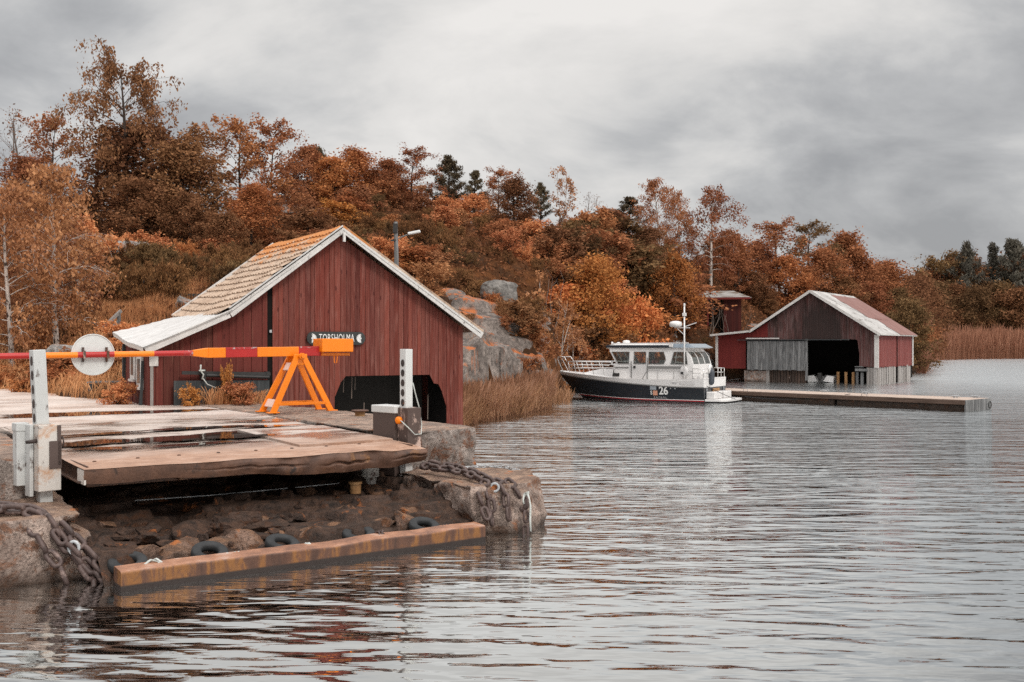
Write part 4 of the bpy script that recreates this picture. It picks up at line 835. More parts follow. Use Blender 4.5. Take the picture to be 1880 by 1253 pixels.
chain_part(c1, [dd((-1.35, 1.25, .70), (-0.85, 1.10, .71), (-0.55, .90, .68), (-0.34, .66, .55), (-0.20, .46, .36), (-0.02, .26, .14), (0.10, .12, .0), (0.14, .05, -.15)),
                dd((-1.2, 1.05, .69), (-0.75, .98, .70), (-0.50, .78, .62), (-0.36, .58, .42), (-0.24, .42, .22), (-0.12, .30, .02), (-0.10, .28, -.15)),
                dd((-1.0, .95, .72), (-0.66, .82, .69), (-0.44, .66, .58), (-0.32, .48, .36), (-0.16, .34, .16), (-0.03, .22, -.05)), dd((-0.62, .72, .60), (-0.52, .56, .38), (-0.40, .44, .2), (-0.33, .36, .0))], 0.225, 0.13, 0.026, m_chain, 0.014, seed=4)
m = MB(); m.lathe([(0.05, 0), (0.06, 0.02), (0.06, 0.16), (0.045, 0.18)], D(-1.15, 1.12, .76), 14, axis=(0.6, 0.5, 0)); m.loop([D(-1.05, 1.0, .72) + Vector((0.09 * math.cos(t_), 0.05 * math.sin(t_), 0.07 * math.sin(t_))) for t_ in np.linspace(0, 6.28, 15)[:-1]], 0.028, 8)
o = m.build('shackle', m_galv, c1, smooth=True); o.location = -c1.location
m = MB(); m.loop([D(-0.27, .42, .34) + Vector((0.05 * math.cos(t_), 0, 0.06 * math.sin(t_))) for t_ in np.linspace(0, 6.28, 13)[:-1]], 0.016, 8)
o = m.build('shackle', m_galv, c1, smooth=True); o.location = -c1.location
c2 = thing('heavy_chain', 'tangled rust-brown chain hanging over the broken concrete block on the right', 'chain', D(4.45, 0.6, 0.6))
chain_part(c2, [dd((4.30, 1.55, .70), (4.45, 1.1, .70), (4.46, .55, .68), (4.44, .16, .60), (4.40, .02, .38), (4.38, -.06, .14)), dd((4.62, 1.2, .70), (4.60, .6, .68), (4.60, .14, .60), (4.62, .02, .42), (4.58, -.06, .18)),
                dd((4.75, .25, .64), (4.80, .10, .55), (4.86, .0, .36), (4.82, -.07, .26)), dd((4.25, 1.45, .68), (4.5, 1.5, .72), (4.7, 1.3, .68)), dd((4.34, .30, .60), (4.26, .08, .45), (4.28, -.05, .2))], 0.20, 0.12, 0.024, m_chain, 0.02, seed=20)
m = MB(); m.loop([D(4.52, .12, .56) + Vector((0.05 * math.cos(t_), 0.0, 0.05 * math.sin(t_))) for t_ in np.linspace(0, 6.28, 13)[:-1]], 0.016, 8); o = m.build('shackle', m_galv, c2, smooth=True); o.location = -c2.location
m = MB(); chain(m, dd((4.62, 1.45, .68), (4.9, 1.4, .65), (5.25, 1.35, .65), (5.45, 1.2, .64), (5.56, 1.0, .60)), 0.075, 0.05, 0.009, 0.004, 60)
tag(m.build('thin_chain', m_galv, None, smooth=True), 'thin galvanised chain lying across the top of the broken concrete block', 'chain')
rp = thing('mooring_rope_end', 'frayed pale green rope knotted to a rusty link on the broken block face', 'rope', D(4.84, -.12, .45))
m = MB(); b0 = D(4.82, -.13, .47) - rp.location
for q in range(4): m.tube([b0 + Vector((random.uniform(-.03, .03), -.02, random.uniform(-.02, .05))) for _ in range(5)], 0.014, 6)
m.tube([b0 + Vector((.02, -.03, .01)), b0 + Vector((.05, -.06, -.12)), b0 + Vector((.045, -.11, -.28)), b0 + Vector((.05, -.15, -.42))], 0.013, 6); m.tube([b0 + Vector((-.03, -.03, 0)), b0 + Vector((-.04, -.05, -.06)), b0 + Vector((-.03, -.06, -.10))], 0.011, 6); m.build('rope_strand', m_rope, rp, smooth=True)
m = MB(); chain(m, [b0 + Vector((0, -.02, .0)), b0 + Vector((0, -.07, -.2)), b0 + Vector((.0, -.15, -.5))], 0.17, 0.10, 0.018, 0.01, 8); m.build('rusty_link', m_chain, rp, smooth=True)
m = MB(); m.tube(dd((0.75, 2.05, .50), (1.6, 2.0, .49), (2.6, 1.95, .50)), 0.007, 6); m.tube(dd((2.7, 1.95, .50), (3.3, 1.92, .51)), 0.007, 6)
tag(m.build('steel_cable', m_galv, None, smooth=True), 'thin taut pale cable stretched in the dark below the ramp', 'cable')
m = MB(); m.lathe([(0.07, 0), (0.07, .12), (0.085, .12), (0.085, .15), (0, .15)], D(3.35, 1.55, .42), 14); tag(m.build('pile_stub', m_brass, None), 'short ochre steel stub on the dark apron beneath the bent ramp edge', 'pile')

# ------------------------------------------------------------------ buildings
def wall_boards(o, d, n, s0, s1, top, bot, w=0.14, th=0.025, gap=0.004, jit=0.006, wj=0.15, seed=0, ragged=0.0, breaks=()):
    """vertical boards from s0 to s1 along d from point o, outward normal n; top(s), bot(s) give heights"""
    g = random.Random(seed); m = MB(); o, d, n = Vector(o), Vector(d).normalized(), Vector(n).normalized(); s = s0
    bk = sorted(list(breaks) + [s1])
    while s < s1 - 1e-4:
        ww = w * (1 + g.uniform(-wj, wj)); e = min(s + ww, s1)
        nb = [b for b in bk if b > s + 1e-4][0]
        if e > nb - w * 0.3: e = nb
        a, b = s + gap / 2, e - gap / 2; off = n * g.uniform(-jit, jit); rg = g.uniform(-ragged, ragged)
        if b - a > 0.01:
            eps = 1e-3
            pa, pb = o + d * a + off, o + d * b + off
            p = [(pa, bot(a + eps) + rg), (pb, bot(b - eps) + rg), (pb, top(b - eps)), (pa, top(a + eps))]
            q = [Vector((v.x, v.y, z)) for v, z in p]
            if q[3].z - q[0].z > 0.01 or q[2].z - q[1].z > 0.01:
                m.hexa(q + [v - n * th for v in q]) if False else m.add(q + [v - n * th for v in q], [(0, 1, 2, 3), (7, 6, 5, 4), (0, 4, 5, 1), (1, 5, 6, 2), (2, 6, 7, 3), (3, 7, 4, 0)])
        s = e
    return m
def pw(pts):
    def f(s):
        if s <= pts[0][0]: return pts[0][1]
        for (a, x), (b, y) in zip(pts, pts[1:]):
            if s <= b: return x + (y - x) * ((s - a) / (b - a) if b > a else 1)
        return pts[-1][1]
    return f

# ---- near boathouse (local x along the front, y back, origin at the front left corner)
TB = R(32.0); BO = Vector((-7.32, 20.04, 0))
barn = thing('red_boathouse', 'large red boathouse with a tiled roof and white bargeboards by the quay', 'boathouse', BO, TB)
top = pw([(-0.2, 2.20), (1.53, 2.93), (4.08, 4.80), (7.4, 2.66)])
rt = lambda s: top(s) - 0.02
bot = pw([(0, 0.90), (2.3, 0.86), (3.90, 0.30), (3.975, 0.30), (3.98, 1.16), (4.18, 1.63), (6.37, 1.63), (6.46, 1.42), (6.62, 1.40), (6.80, 0.86), (6.80, 0.20), (7.25, 0.20)])
X, Yv, Zv = (1, 0, 0), (0, 1, 0), (0, 0, 1)
m = wall_boards((0, 0, 0), X, (0, -1, 0), 0.0, 2.45, rt, bot, 0.185, 0.028, 0.008, 0.010, 0.35, 1); m.build('left_front_wall', m_red_left, barn)
m = wall_boards((0, 0, 0), X, (0, -1, 0), 2.56, 7.25, rt, bot, 0.118, 0.026, 0.007, 0.006, 0.18, 2, breaks=(3.98, 6.80)); m.build('front_wall', m_red, barn)
m = MB(); m.box((2.505, 0.03, 2.2), (0.11, 0.02, 2.9)); m.build('door_gap', m_black, barn)  # near-black strip stands in for the shade in the gap
m = MB(); m.box((2.51, -0.035, 2.62), (0.05, 0.02, 0.06)); m.build('hinge', m_galv, barn)
LB = 2.25
m = wall_boards((0, 0, 0), (0, 1, 0), (-1, 0, 0), 0.0, LB, pw([(0, 2.2), (LB, 2.43)]), lambda s: 0.9, 0.2, 0.028, 0.01, 0.012, 0.4, 3); m.build('left_side_wall', m_red_left, barn)
m = wall_boards((7.25, 0.02, 0), (0, 1, 0), (1, 0, 0), 0.0, 4.3, lambda s: 2.70, lambda s: 0.15, 0.15, 0.026, 0.004, 0.004, 0.15, 4); m.build('right_side_wall', m_red, barn)
m = wall_boards((0, LB, 0), X, (0, 1, 0), 0.0, 1.5, pw([(0, 2.4), (1.5, 2.95)]), lambda s: 0.7, 0.16, 0.026, 0.004, 0.004, .2, 5)
m2 = wall_boards((0, 4.2, 0), X, (0, 1, 0), 1.5, 7.25, lambda s: top(s) - 0.1, lambda s: 0.2, 0.16, 0.026, 0.004, 0.004, .2, 6); m.add(m2.v, m2.f); m.build('back_wall', m_red_left, barn)
# dark lining paints in the shade inside the boat door; hanging strips
m = MB(); m.box((5.3, 1.3, 0.9), (3.0, 0.03, 2.2)); m.box((3.82, 0.66, 0.9), (0.03, 1.2, 2.2)); m.box((6.96, 0.66, 0.9), (0.03, 1.2, 2.2)); m.box((5.3, 0.66, 1.93), (3.3, 1.3, 0.03)); m.build('shade_lining', m_dark_board, barn)
for x, z0, z1 in ((4.35, 1.25, 1.6), (4.55, 1.1, 1.6), (4.63, 1.3, 1.6), (4.85, .7, 1.0), (5.12, .5, .95), (6.5, .55, 1.15)):
    m = MB(); m.bar((x, 0.4, z0), (x + 0.01, 0.4, z1), 0.02, 0.012); m.build('hanging_strip', m_twig, barn)
# bargeboards
def barge(pts, y, mt, w=0.155, th=0.03, name='bargeboard'):
    for (x0, z0), (x1, z1) in zip(pts, pts[1:]):
        m = MB(); d = Vector((x1 - x0, 0, z1 - z0)).normalized(); nrm = Vector((-d.z, 0, d.x)); nrm = nrm if nrm.z > 0 else -nrm
        a, b = Vector((x0, y, z0)), Vector((x1, y, z1)); q = [a, b, b - nrm * w, a - nrm * w]
        if abs(x1 - x0) > 0: q[2].x = b.x if abs(x1 - 4.08) < 1e-6 else q[2].x; q[3].x = a.x if abs(x0 - 4.08) < 1e-6 else q[3].x
        m.plate(q, (0, th, 0)); m.build(name, mt, barn, bevel=0.004)
YF = -0.27
barge([(7.67, 2.62), (4.08, 4.92)], YF, m_white_old); barge([(4.08, 4.92), (1.53, 3.03)], YF, m_white_old); barge([(1.53, 3.035), (-0.14, 2.28)], YF, m_white_old, 0.15)
m = MB(); m.box((4.08, YF - 0.035, 4.70), (0.055, 0.05, 0.20)); m.build('gable_stub', m_white_old, barn, bevel=0.004)
m = MB(); m.plate([(7.58, YF, 2.62), (4.08, YF, 4.86), (4.08, YF + 0.25, 4.86), (7.58, YF + 0.25, 2.62)], (0, 0, -0.02)); m.plate([(4.08, YF, 4.86), (1.5, YF, 2.95), (1.5, YF + .25, 2.95), (4.08, YF + .25, 4.86)], (0, 0, -.02)); m.build('soffit', m_dark_board, barn)
# pantiled slope: courses with a wavy lower lip; the rear edge runs skew to the front
def yback(x): return np.interp(x, [-0.14, 1.53, 4.08], [2.86, 3.95, 4.45])
m = MB(); nc = 12; x0, z0, x1, z1 = 4.05, 4.94, 1.42, 2.99
sl = Vector((x1 - x0, 0, z1 - z0)); ln = sl.length; dl = sl / ln; up = Vector((-dl.z, 0, dl.x)); up = up if up.z > 0 else -up
ny = 112
for c in range(nc):
    rows = []
    for q, (f, lift_) in enumerate(((0.0, 0.0), (0.5, 0.016), (1.06, 0.040), (1.062, 0.006))):
        r_ = []
        for j in range(ny + 1):
            t_ = j / ny; s_ = (c + f) / nc; x_ = x0 + (x1 - x0) * s_; yb = yback(x_); y = (YF + 0.03) + (yb - YF - 0.03) * t_
            sag = -0.05 * math.sin(math.pi * t_) * (0.5 + s_) + 0.045 * mnoise.noise((y * 0.9, s_ * 3.0, 2))
            wav = 0.5 + 0.5 * math.sin(2 * math.pi * y / 0.20)
            p = Vector((x_, y, z0 + (z1 - z0) * s_)) + up * (lift_ + 0.035 * wav + sag) + dl * (0.03 * mnoise.noise((y * 5, c * 1.7, 4)) * (f > 0.9))
            r_.append(p)
        rows.append(r_)
    m.grid(rows)
m.build('tiled_roof', m_tile, barn, smooth=False, fix=False)
m = MB(); m.plate([(4.08, YF + .03, 4.83), (1.45, YF + .03, 2.90), (1.45, 3.9, 2.90), (4.08, 4.4, 4.83)], up * 0.03); m.build('roof_deck', m_dark_board, barn)
m = MB()
for a, b in (((4.08, 4.45, 4.96), (1.40, 3.93, 3.03)),): m.bar(a, b, 0.05, 0.09, up=up)
m.build('rear_bargeboard', m_white_old, barn)
m = MB(); m.bar((4.06, YF, 4.955), (1.55, YF, 3.09), 0.06, 0.025, up=up); m.build('edge_flashing', m_metal_roof, barn)
# the other slope (faces away)
m = MB(); m.plate([(4.08, YF + .03, 4.93), (7.66, YF + .03, 2.64), (7.66, 4.45, 2.64), (4.08, 4.45, 4.93)], Vector((0.54, 0, 0.84)) * 0.05); m.build('rear_roof', m_tile, barn)
# white sheet roof of the lean-to, its eave rising to the back
m = MB(); rows = []; nx, ny = 18, 60
for i in range(nx + 1):
    t_ = i / nx; r_ = []
    for j in range(ny + 1):
        q = j / ny; x_ = 1.62 + (-0.17 - 1.62) * t_; yb = np.interp(x_, [-0.17, 1.6], [2.86, 3.97]); y = YF - 0.02 + (yb - YF + 0.02) * q
        z_ = 3.055 + (2.275 - 3.055) * t_ + 0.33 * q ** 1.3 * t_ + 0.05 * t_ * math.sin(q * 9) * (t_ > 0.85) * (0.3)
        rib = 0.014 * (abs(((y / 0.17) % 1) - 0.5) < 0.16); r_.append(Vector((x_, y, z_ + rib - 0.05 * math.sin(math.pi * t_) * 0.3)))
    rows.append(r_)
m.grid(rows); m.grid([[p - Vector((0, 0, .025)) for p in r_] for r_ in rows]); m.build('sheet_roof', m_metal_roof, barn, fix=False)
m = MB(); E = rows[-1]
m.grid([[p + Vector((0.0, 0, -0.005)) for p in E], [p + Vector((0.03, 0, -0.10)) for p in E], [p + Vector((0.06, 0, -0.10)) for p in E]]); m.build('eaves_board', m_white_trim, barn)
# windows in the lean-to side, corner boards, patches
for y0, z0, z1 in ((0.62, 1.40, 2.12), (1.28, 1.55, 2.2)):
    w_ = MB(); w_.box((-0.035, y0, (z0 + z1) / 2), (0.05, 0.46, z1 - z0)); fr_ = w_.build('window', m_white_trim, barn, bevel=0.005)
    p_ = MB()
    p_.box((-0.064, y0, (z0 + z1) / 2 + 0.03), (0.006, 0.26, z1 - z0 - 0.22)); p_.build('pane', m_pane, fr_)
    s_ = MB(); s_.box((-0.075, y0, z0 + 0.03), (0.04, 0.5, 0.05)); s_.build('sill', m_white_trim, fr_)
m = MB(); m.box((-0.03, LB + 0.05, 1.6), (0.06, 0.10, 1.5)); m.bar((-0.09, 0.28, 0.95), (-0.05, 0.30, 2.0), 0.05, 0.03); m.bar((-0.12, 0.35, 0.95), (-0.06, 0.30, 1.55), 0.03, 0.03); m.build('corner_board', m_dark_wood, barn)
m = MB(); m.box((0.10, -0.03, 2.02), (0.17, 0.02, 0.24)); m.build('tin_patch', m_white_old, barn)
m = MB(); m.bar((0.06, -0.03, 0.95), (0.06, -0.03, 1.9), 0.06, 0.02); m.build('weathered_corner', m_stilt, barn)
m = MB(); m.bar((0.62, -0.16, 1.76), (2.46, -0.16, 1.71), 0.045, 0.07, mi=0); m.tube([(1.1, -0.20, 1.70), (2.42, -0.20, 1.64)], 0.035, 8); m.box((1.05, -0.12, 1.72), (0.08, 0.20, 0.20)); m.box((2.40, -0.1, 1.70), (0.07, 0.18, 0.12)); m.build('pole_rack', m_soot, barn)
m = MB(); m.tube([(0.98, -0.24, 1.92), (0.97, -0.25, 1.80), (1.03, -0.26, 1.72), (1.0, -0.26, 1.62)], 0.016, 6); m.tube([(0.94, -0.25, 1.80), (1.06, -0.25, 1.80)], 0.02, 6); m.tube([(1.02, -.26, 1.64), (1.10, -.27, 1.52), (1.28, -.28, 1.44)], 0.012, 6); m.build('tied_rope', m_rope, barn, smooth=True)
m = wall_boards((0.46, -0.17, 0), (1, 0, 0), (0, -1, 0), 0.0, 1.98, lambda s: 1.60 - 0.012 * s, lambda s: 0.95, 0.145, 0.03, 0.003, 0.006, 0.1, 8); o = m.build('board_panel', m_dark_wood, None)
o.location = BO; o.rotation_euler = (0, 0, TB); tag(o, 'low dark grey board panel leaning on the red wall behind the orange weeds', 'panel')
# name sign
sgn = thing('name_sign', 'black name board with white TORSHOLMA lettering on the red gable', 'sign', BO + Matrix.Rotation(TB, 3, 'Z') @ Vector((4.0, -0.04, 2.475)), TB)
m = MB(); pl = []
for k in range(7): a = math.pi / 2 + math.pi * k / 6; pl.append((-0.56 + 0.13 * math.cos(a), 0, 0.145 * math.sin(a)))
for k in range(7): a = -math.pi / 2 + math.pi * k / 6; pl.append((0.56 + 0.13 * math.cos(a), 0, 0.145 * math.sin(a)))
m.plate(pl, (0, -0.025, 0)); m.build('board', m_black_sign, sgn, bevel=0.004)
def text_mesh(body, size, ext=0.004, w=1.0, bold=0.0):
    cu = bpy.data.curves.new('txt', 'FONT'); cu.body = body; cu.size = size; cu.extrude = ext; cu.align_x = 'CENTER'; cu.align_y = 'CENTER'; cu.space_character = w; cu.offset = bold; cu.resolution_u = 4
    o = bpy.data.objects.new('txt', cu); COL.objects.link(o); dg = bpy.context.evaluated_depsgraph_get(); me = bpy.data.meshes.new_from_object(o.evaluated_get(dg)); bpy.data.objects.remove(o); bpy.data.curves.remove(cu); return me
me = text_mesh('TORSHOLMA', 0.185, 0.004, 1.12, 0.0); me.transform(Matrix.Translation((0, -0.032, 0)) @ Matrix.Rotation(R(90), 4, 'X') @ Matrix.Diagonal((0.70, 1.30, 1, 1))); link('lettering', me, m_white_letter, sgn)
for sg_ in (-1, 1):
    m = MB(); c = Vector((sg_ * 0.570, -0.030, 0))
    for k in range(11):
        a = math.pi / 2 + math.pi * k / 10 * sg_; d = Vector((math.cos(a), 0, math.sin(a))); q = Vector((-d.z, 0, d.x))
        m.plate([c + d * 0.02 - q * 0.006, c + d * 0.095 - q * 0.011, c + d * 0.102, c + d * 0.095 + q * 0.011, c + d * 0.02 + q * 0.006], (0, -0.006, 0))
    m.plate([c + Vector((0, 0, -.09)), c + Vector((0.008 * sg_, 0, 0.09)), c + Vector((-0.006 * sg_, 0, 0.09))], (0, -0.006, 0)); m.lathe([(0.022, 0), (0.018, 0.010), (0.0, 0.012)], c, 14, axis=(0, -1, 0)); m.build('rosette', m_white_letter, sgn)

# ---- far boathouse (local x along the front to the right, y back, origin front left corner)
TF = R(-35.0); Wf, Lf = 10.35, 8.7
fr = Vector((22.0, 60.0, 0)); FO = fr - Matrix.Rotation(TF, 3, 'Z') @ Vector((Wf, 0, 0))
bh = thing('grey_roofed_boathouse', 'weathered red boathouse on stilts with an open boat door, across the water', 'boathouse', FO, TF)
def X_(s): return Wf - s
ftop = pw([(-1.0, 2.98), (2.55, 3.22), (X_(3.98), 5.70), (Wf + .2, 3.0)]); f2 = lambda s: ftop(s) - 0.02
fb = pw([(0, 0.84), (2.05, 0.84), (2.06, 2.70), (X_(1.06), 2.70), (X_(1.05), 1.05), (Wf, 1.05)])
m = wall_boards((0, 0, 0), X, (0, -1, 0), 0.0, 2.05, f2, lambda s: 0.84, 0.11, 0.03, 0.004, 0.006, 0.2, 11); m.build('lean_to_wall', m_red_lean, bh)
m = wall_boards((0, -0.06, 0), X, (0, -1, 0), 1.5, 3.55, lambda s: min(f2(s), 3.9), lambda s: 2.86, 0.11, 0.02, 0.004, 0.006, .2, 17); m.build('lean_to_gable_board', m_red_lean, bh)
m = wall_boards((0, 0, 0), X, (0, -1, 0), 2.06, Wf, f2, fb, 0.13, 0.03, 0.008, 0.010, 0.2, 12, ragged=0.04, breaks=(X_(1.05),)); m.build('gable_wall', m_red_far, bh)
m = wall_boards((Wf, 0.02, 0), (0, 1, 0), (1, 0, 0), 0, Lf - 0.1, lambda s: 2.95, lambda s: 1.02, 0.14, 0.03, 0.005, 0.006, .2, 13, ragged=0.05); m.build('side_wall', m_red_side, bh)
m = wall_boards((0, Lf, 0), X, (0, 1, 0), 0, Wf, lambda s: ftop(s) - 0.1, lambda s: 0.2, 0.3, 0.03, 0.004, 0.004, .2, 14); m.build('back_wall', m_dark_board, bh)
m = wall_boards((0, 0.02, 0), (0, 1, 0), (-1, 0, 0), 0, Lf, lambda s: 2.9, lambda s: 0.8, 0.3, 0.03, 0.004, 0.004, .2, 15); m.build('left_wall', m_red_lean, bh)
m = MB(); m.box((6.9, 4.6, 1.4), (7.0, 0.05, 3.4)); m.box((3.3, 2.3, 1.4), (0.05, 4.5, 3.4)); m.box((6.9, 2.3, 3.05), (6.6, 4.5, 0.05)); m.build('dark_shade_lining', m_black, bh)  # near-black sheets paint in the shade behind the open boat door
m = wall_boards((0, -0.14, 0), X, (0, -1, 0), X_(8.15), X_(4.36), lambda s: 2.62, lambda s: 0.78, 0.125, 0.03, 0.006, 0.012, 0.25, 16, ragged=0.03); m.build('sliding_door', m_grey_wood, bh)
m = MB(); m.box((X_(5.2), -0.14, 2.70), (7.2, 0.10, 0.05)); m.build('door_rail', m_dark_wood, bh)
m = MB(); m.box((X_(8.15) + 1.05, -0.19, 2.80), (2.2, 0.06, 0.07)); m.build('ledge_board', m_white_trim, bh)
m = MB(); m.box((X_(4.28), -0.06, 1.45), (0.14, 0.09, 2.6)); m.build('door_post', m_grey_wood, bh)
for x, z0, z1, w_ in ((0.06, 0.84, 2.98, 0.17), (Wf - 0.02, 0.98, 3.0, 0.26)):
    m = MB(); m.box((x, -0.045, (z0 + z1) / 2), (w_, 0.05, z1 - z0)); m.build('corner_board', m_white_trim, bh, bevel=0.005)
m = MB(); m.box((Wf + 0.045, 0.06, 1.98), (0.05, 0.20, 2.0)); m.box((Wf + 0.045, Lf - 0.1, 1.98), (0.05, 0.22, 2.0)); m.build('corner_board', m_white_trim, bh)
# underneath: concrete pad, planks, stilts
m = MB(); m.box((2.75, 0.2, 0.2), (1.6, 0.5, 1.05)); m.build('foundation_block', m_conc, bh, bevel=0.03)
m = wall_boards((0, 0.10, 0), X, (0, -1, 0), 3.62, 6.0, lambda s: 0.80, lambda s: -0.3, 0.16, 0.03, 0.03, 0.03, .4, 18, ragged=.05); m.build('under_planks', m_stilt_dark, bh)
m = MB(); m.box((3.55, -0.02, 0.3), (0.18, 0.12, 1.1)); m.build('stilt', m_stilt, bh)
m = wall_boards((Wf - 0.04, 0.05, 0), (0, 1, 0), (1, 0, 0), 0.0, Lf - 0.2, lambda s: 1.08, lambda s: -0.4, 0.42, 0.10, 0.09, 0.05, .35, 19); m.build('side_stilts', m_stilt, bh)
m = wall_boards((0, -0.02, 0), X, (0, -1, 0), Wf - 0.62, Wf, lambda s: 1.0, lambda s: -0.4, 0.16, 0.08, 0.03, 0.03, .3, 20, ragged=.08); m.build('front_stilts', m_stilt, bh)
for k, x in enumerate((7.75, 8.30, 8.8, 9.1, 9.45)):
    m = MB(); m.box((x, 0.9 - 0.2 * k, 0.15), (0.16, 0.14, 1.1)); m.build('stilt', m_brass if k < 3 else m_grey_wood, bh, bevel=0.01)
m = MB(); m.box((9.45, -0.05, 0.86), (0.75, 0.12, 0.16)); m.box((9.3, -.05, 1.05), (0.5, 0.1, 0.06)); m.build('cross_beam', m_grey_wood, bh)
# roofs
xr = X_(3.98); yf = -0.30; yb = Lf + 0.05
def slope(name, a, b, y0, y1, mt, th=0.07, ny=1, off=0.0):
    m = MB(); d = (Vector((b[0] - a[0], 0, b[1] - a[1]))).normalized(); n_ = Vector((-d.z, 0, d.x)); n_ = n_ if n_.z > 0 else -n_
    A, B = Vector((a[0], 0, a[1])) + n_ * off, Vector((b[0], 0, b[1])) + n_ * off
    m.plate([A + Vector((0, y0, 0)), B + Vector((0, y0, 0)), B + Vector((0, y1, 0)), A + Vector((0, y1, 0))], n_ * th); return m.build(name, mt, bh)
slope('roof_slope', (xr + 0.02, 5.72), (Wf + 0.25, 2.98), yf, yb, m_far_roof)
# the rusty red sheets cover the rear part of that slope
m = MB(); d = Vector((Wf + 0.25 - xr, 0, 2.98 - 5.72)).normalized(); n_ = Vector((-d.z, 0, d.x)); n_ = n_ if n_.z > 0 else -n_; Lr = math.hypot(Wf + .25 - xr, 2.74); g = random.Random(4)
rows = []
for i in range(25):
    s_ = Lr * (0.06 + 0.95 * i / 24); y0 = 3.0 - 0.5 * (i / 24) + (0.9 if 8 < i < 15 else 0.0) * (0.6) + 0.25 * g.uniform(-1, 1); y0 += 1.6 * (i > 14); r_ = []
    for j in range(60): y = y0 + (yb + 0.05 - y0) * j / 59; r_.append(Vector((xr, y, 5.72)) + d * s_ + n_ * (0.085 + 0.012 * (abs(((y / 0.3) % 1) - .5) < .12)))
    rows.append(r_)
m.grid(rows); m.build('rusty_sheets', m_rust_roof, bh, fix=False)
slope('rear_slope', (xr - 0.02, 5.72), (2.45, 3.24), yf, yb, m_far_roof); slope('lean_to_roof', (2.5, 3.25), (-0.28, 3.0), yf, yb, m_far_roof)
def fbarge(a, b, w_=0.16):
    m = MB(); d = Vector((b[0] - a[0], 0, b[1] - a[1])).normalized(); n_ = Vector((-d.z, 0, d.x)); n_ = n_ if n_.z > 0 else -n_
    A, B = Vector((a[0], yf - 0.045, a[1])) + n_ * 0.085, Vector((b[0], yf - 0.045, b[1])) + n_ * 0.085; m.plate([A, B, B - n_ * w_, A - n_ * w_], (0, 0.04, 0)); m.build('bargeboard', m_white_trim, bh)
fbarge((xr, 5.72), (Wf + 0.28, 2.97)); fbarge((xr, 5.72), (2.40, 3.22)); fbarge((2.46, 3.25), (-0.30, 3.0), 0.13)
m = MB(); m.box((Wf + 0.27, Lf / 2 - 0.1, 2.99), (0.06, Lf + 0.3, 0.06)); m.build('eaves_board', m_white_trim, bh)

# ---- small open shed on the slope
so = at(1268, 74, 0); gs = 3.15
sh = thing('hillside_shed', 'small open red shed with a dull grey roof among trees on the slope', 'shed', (so.x, so.y, gs), R(-12))
m = wall_boards((2.0, 0.0, 0), X, (0, -1, 0), 0.0, 1.05, lambda s: 2.9, lambda s: -0.4, 0.12, .03, .005, .006, .2, 31); m.build('front_wall', m_red_shed, sh)
m = wall_boards((0, 2.0, 0), X, (0, -1, 0), 0.0, 3.0, lambda s: 2.9, lambda s: -0.4, 0.14, .03, .005, .006, .2, 32); m.build('back_wall', m_dark_board, sh)
m = wall_boards((3.05, 0.0, 0), (0, 1, 0), (1, 0, 0), 0.0, 2.0, lambda s: 2.9, lambda s: -0.4, 0.14, .03, .005, .006, .2, 33); m.build('side_wall', m_red_shed, sh)
m = wall_boards((0.0, 0.0, 0), (0, 1, 0), (-1, 0, 0), 0.0, 2.0, lambda s: 2.9, lambda s: -0.4, 0.14, .03, .005, .006, .2, 34); m.build('side_wall', m_red_shed, sh)
for x in (0.05, 1.05):
    m = MB(); m.box((x, -0.03, 1.2), (0.1, 0.1, 3.3)); m.build('post', m_red_lean, sh)
m = MB(); m.plate([(-0.5, -0.45, 2.80), (3.65, -0.45, 2.80), (2.6, 1.9, 3.45), (-0.5, 1.9, 3.45)], (0, 0.0, 0.06)); m.build('roof', m_shed_roof, sh)
m = MB(); m.box((1.55, -0.47, 2.80), (4.1, 0.05, 0.16)); m.build('eaves_board', m_red_lean, sh)
sh.scale = (1.2, 1.0, 0.95)
db = at(1370, 72, 0); m = MB(); m.lathe([(0.42, 0), (0.44, 0.06), (0.42, 0.3), (0.44, 0.62), (0.42, 0.66), (0.42, 1.0), (0.4, 1.02), (0, 1.0)], (db.x, db.y, gz(db.x, db.y) + 0.1), 20)
tag(m.build('rusty_barrel', worn('rusty_barrel', (0.26, 0.05, 0.03), (0.4, 0.11, 0.04), 4, .7)), 'rust-red barrel behind the far boathouse roof, right of the small shed', 'barrel')

# ---- street lamp
lp = at(729, 33, 0); gl = gz(lp.x, lp.y)
la = thing('street_lamp', 'grey wooden lamp post with one pale lamp head behind the red boathouse', 'street lamp', (lp.x, lp.y, gl), 0)
m = MB(); m.tube([(0, 0, -0.3), (-0.02, 0, 3), (-0.05, 0, 6.42 - gl)], [0.085, 0.075, 0.065], 12); m.build('pole', m_grey_wood, la)
m = MB(); m.box((-0.05, -0.05, 6.2 - gl), (0.14, 0.14, 0.3)); m.box((-0.12, -0.05, 5.8 - gl), (0.16, 0.06, 0.06)); m.build('bracket', m_soot, la)
m = MB(); m.tube([(0, 0, 5.86 - gl), (0.35, -0.1, 5.98 - gl)], 0.022, 8); m.build('arm', m_grey_trim, la)
m = MB(); m.loop([(0.36, -.1, 5.98 - gl)] * 3, 0.0001) if False else m.box((0.58, -0.14, 6.05 - gl), (0.42, 0.17, 0.09), mat=Matrix.Rotation(-0.2, 3, 'Y')); m.build('lamp_head', m_lamp, la, bevel=0.03)

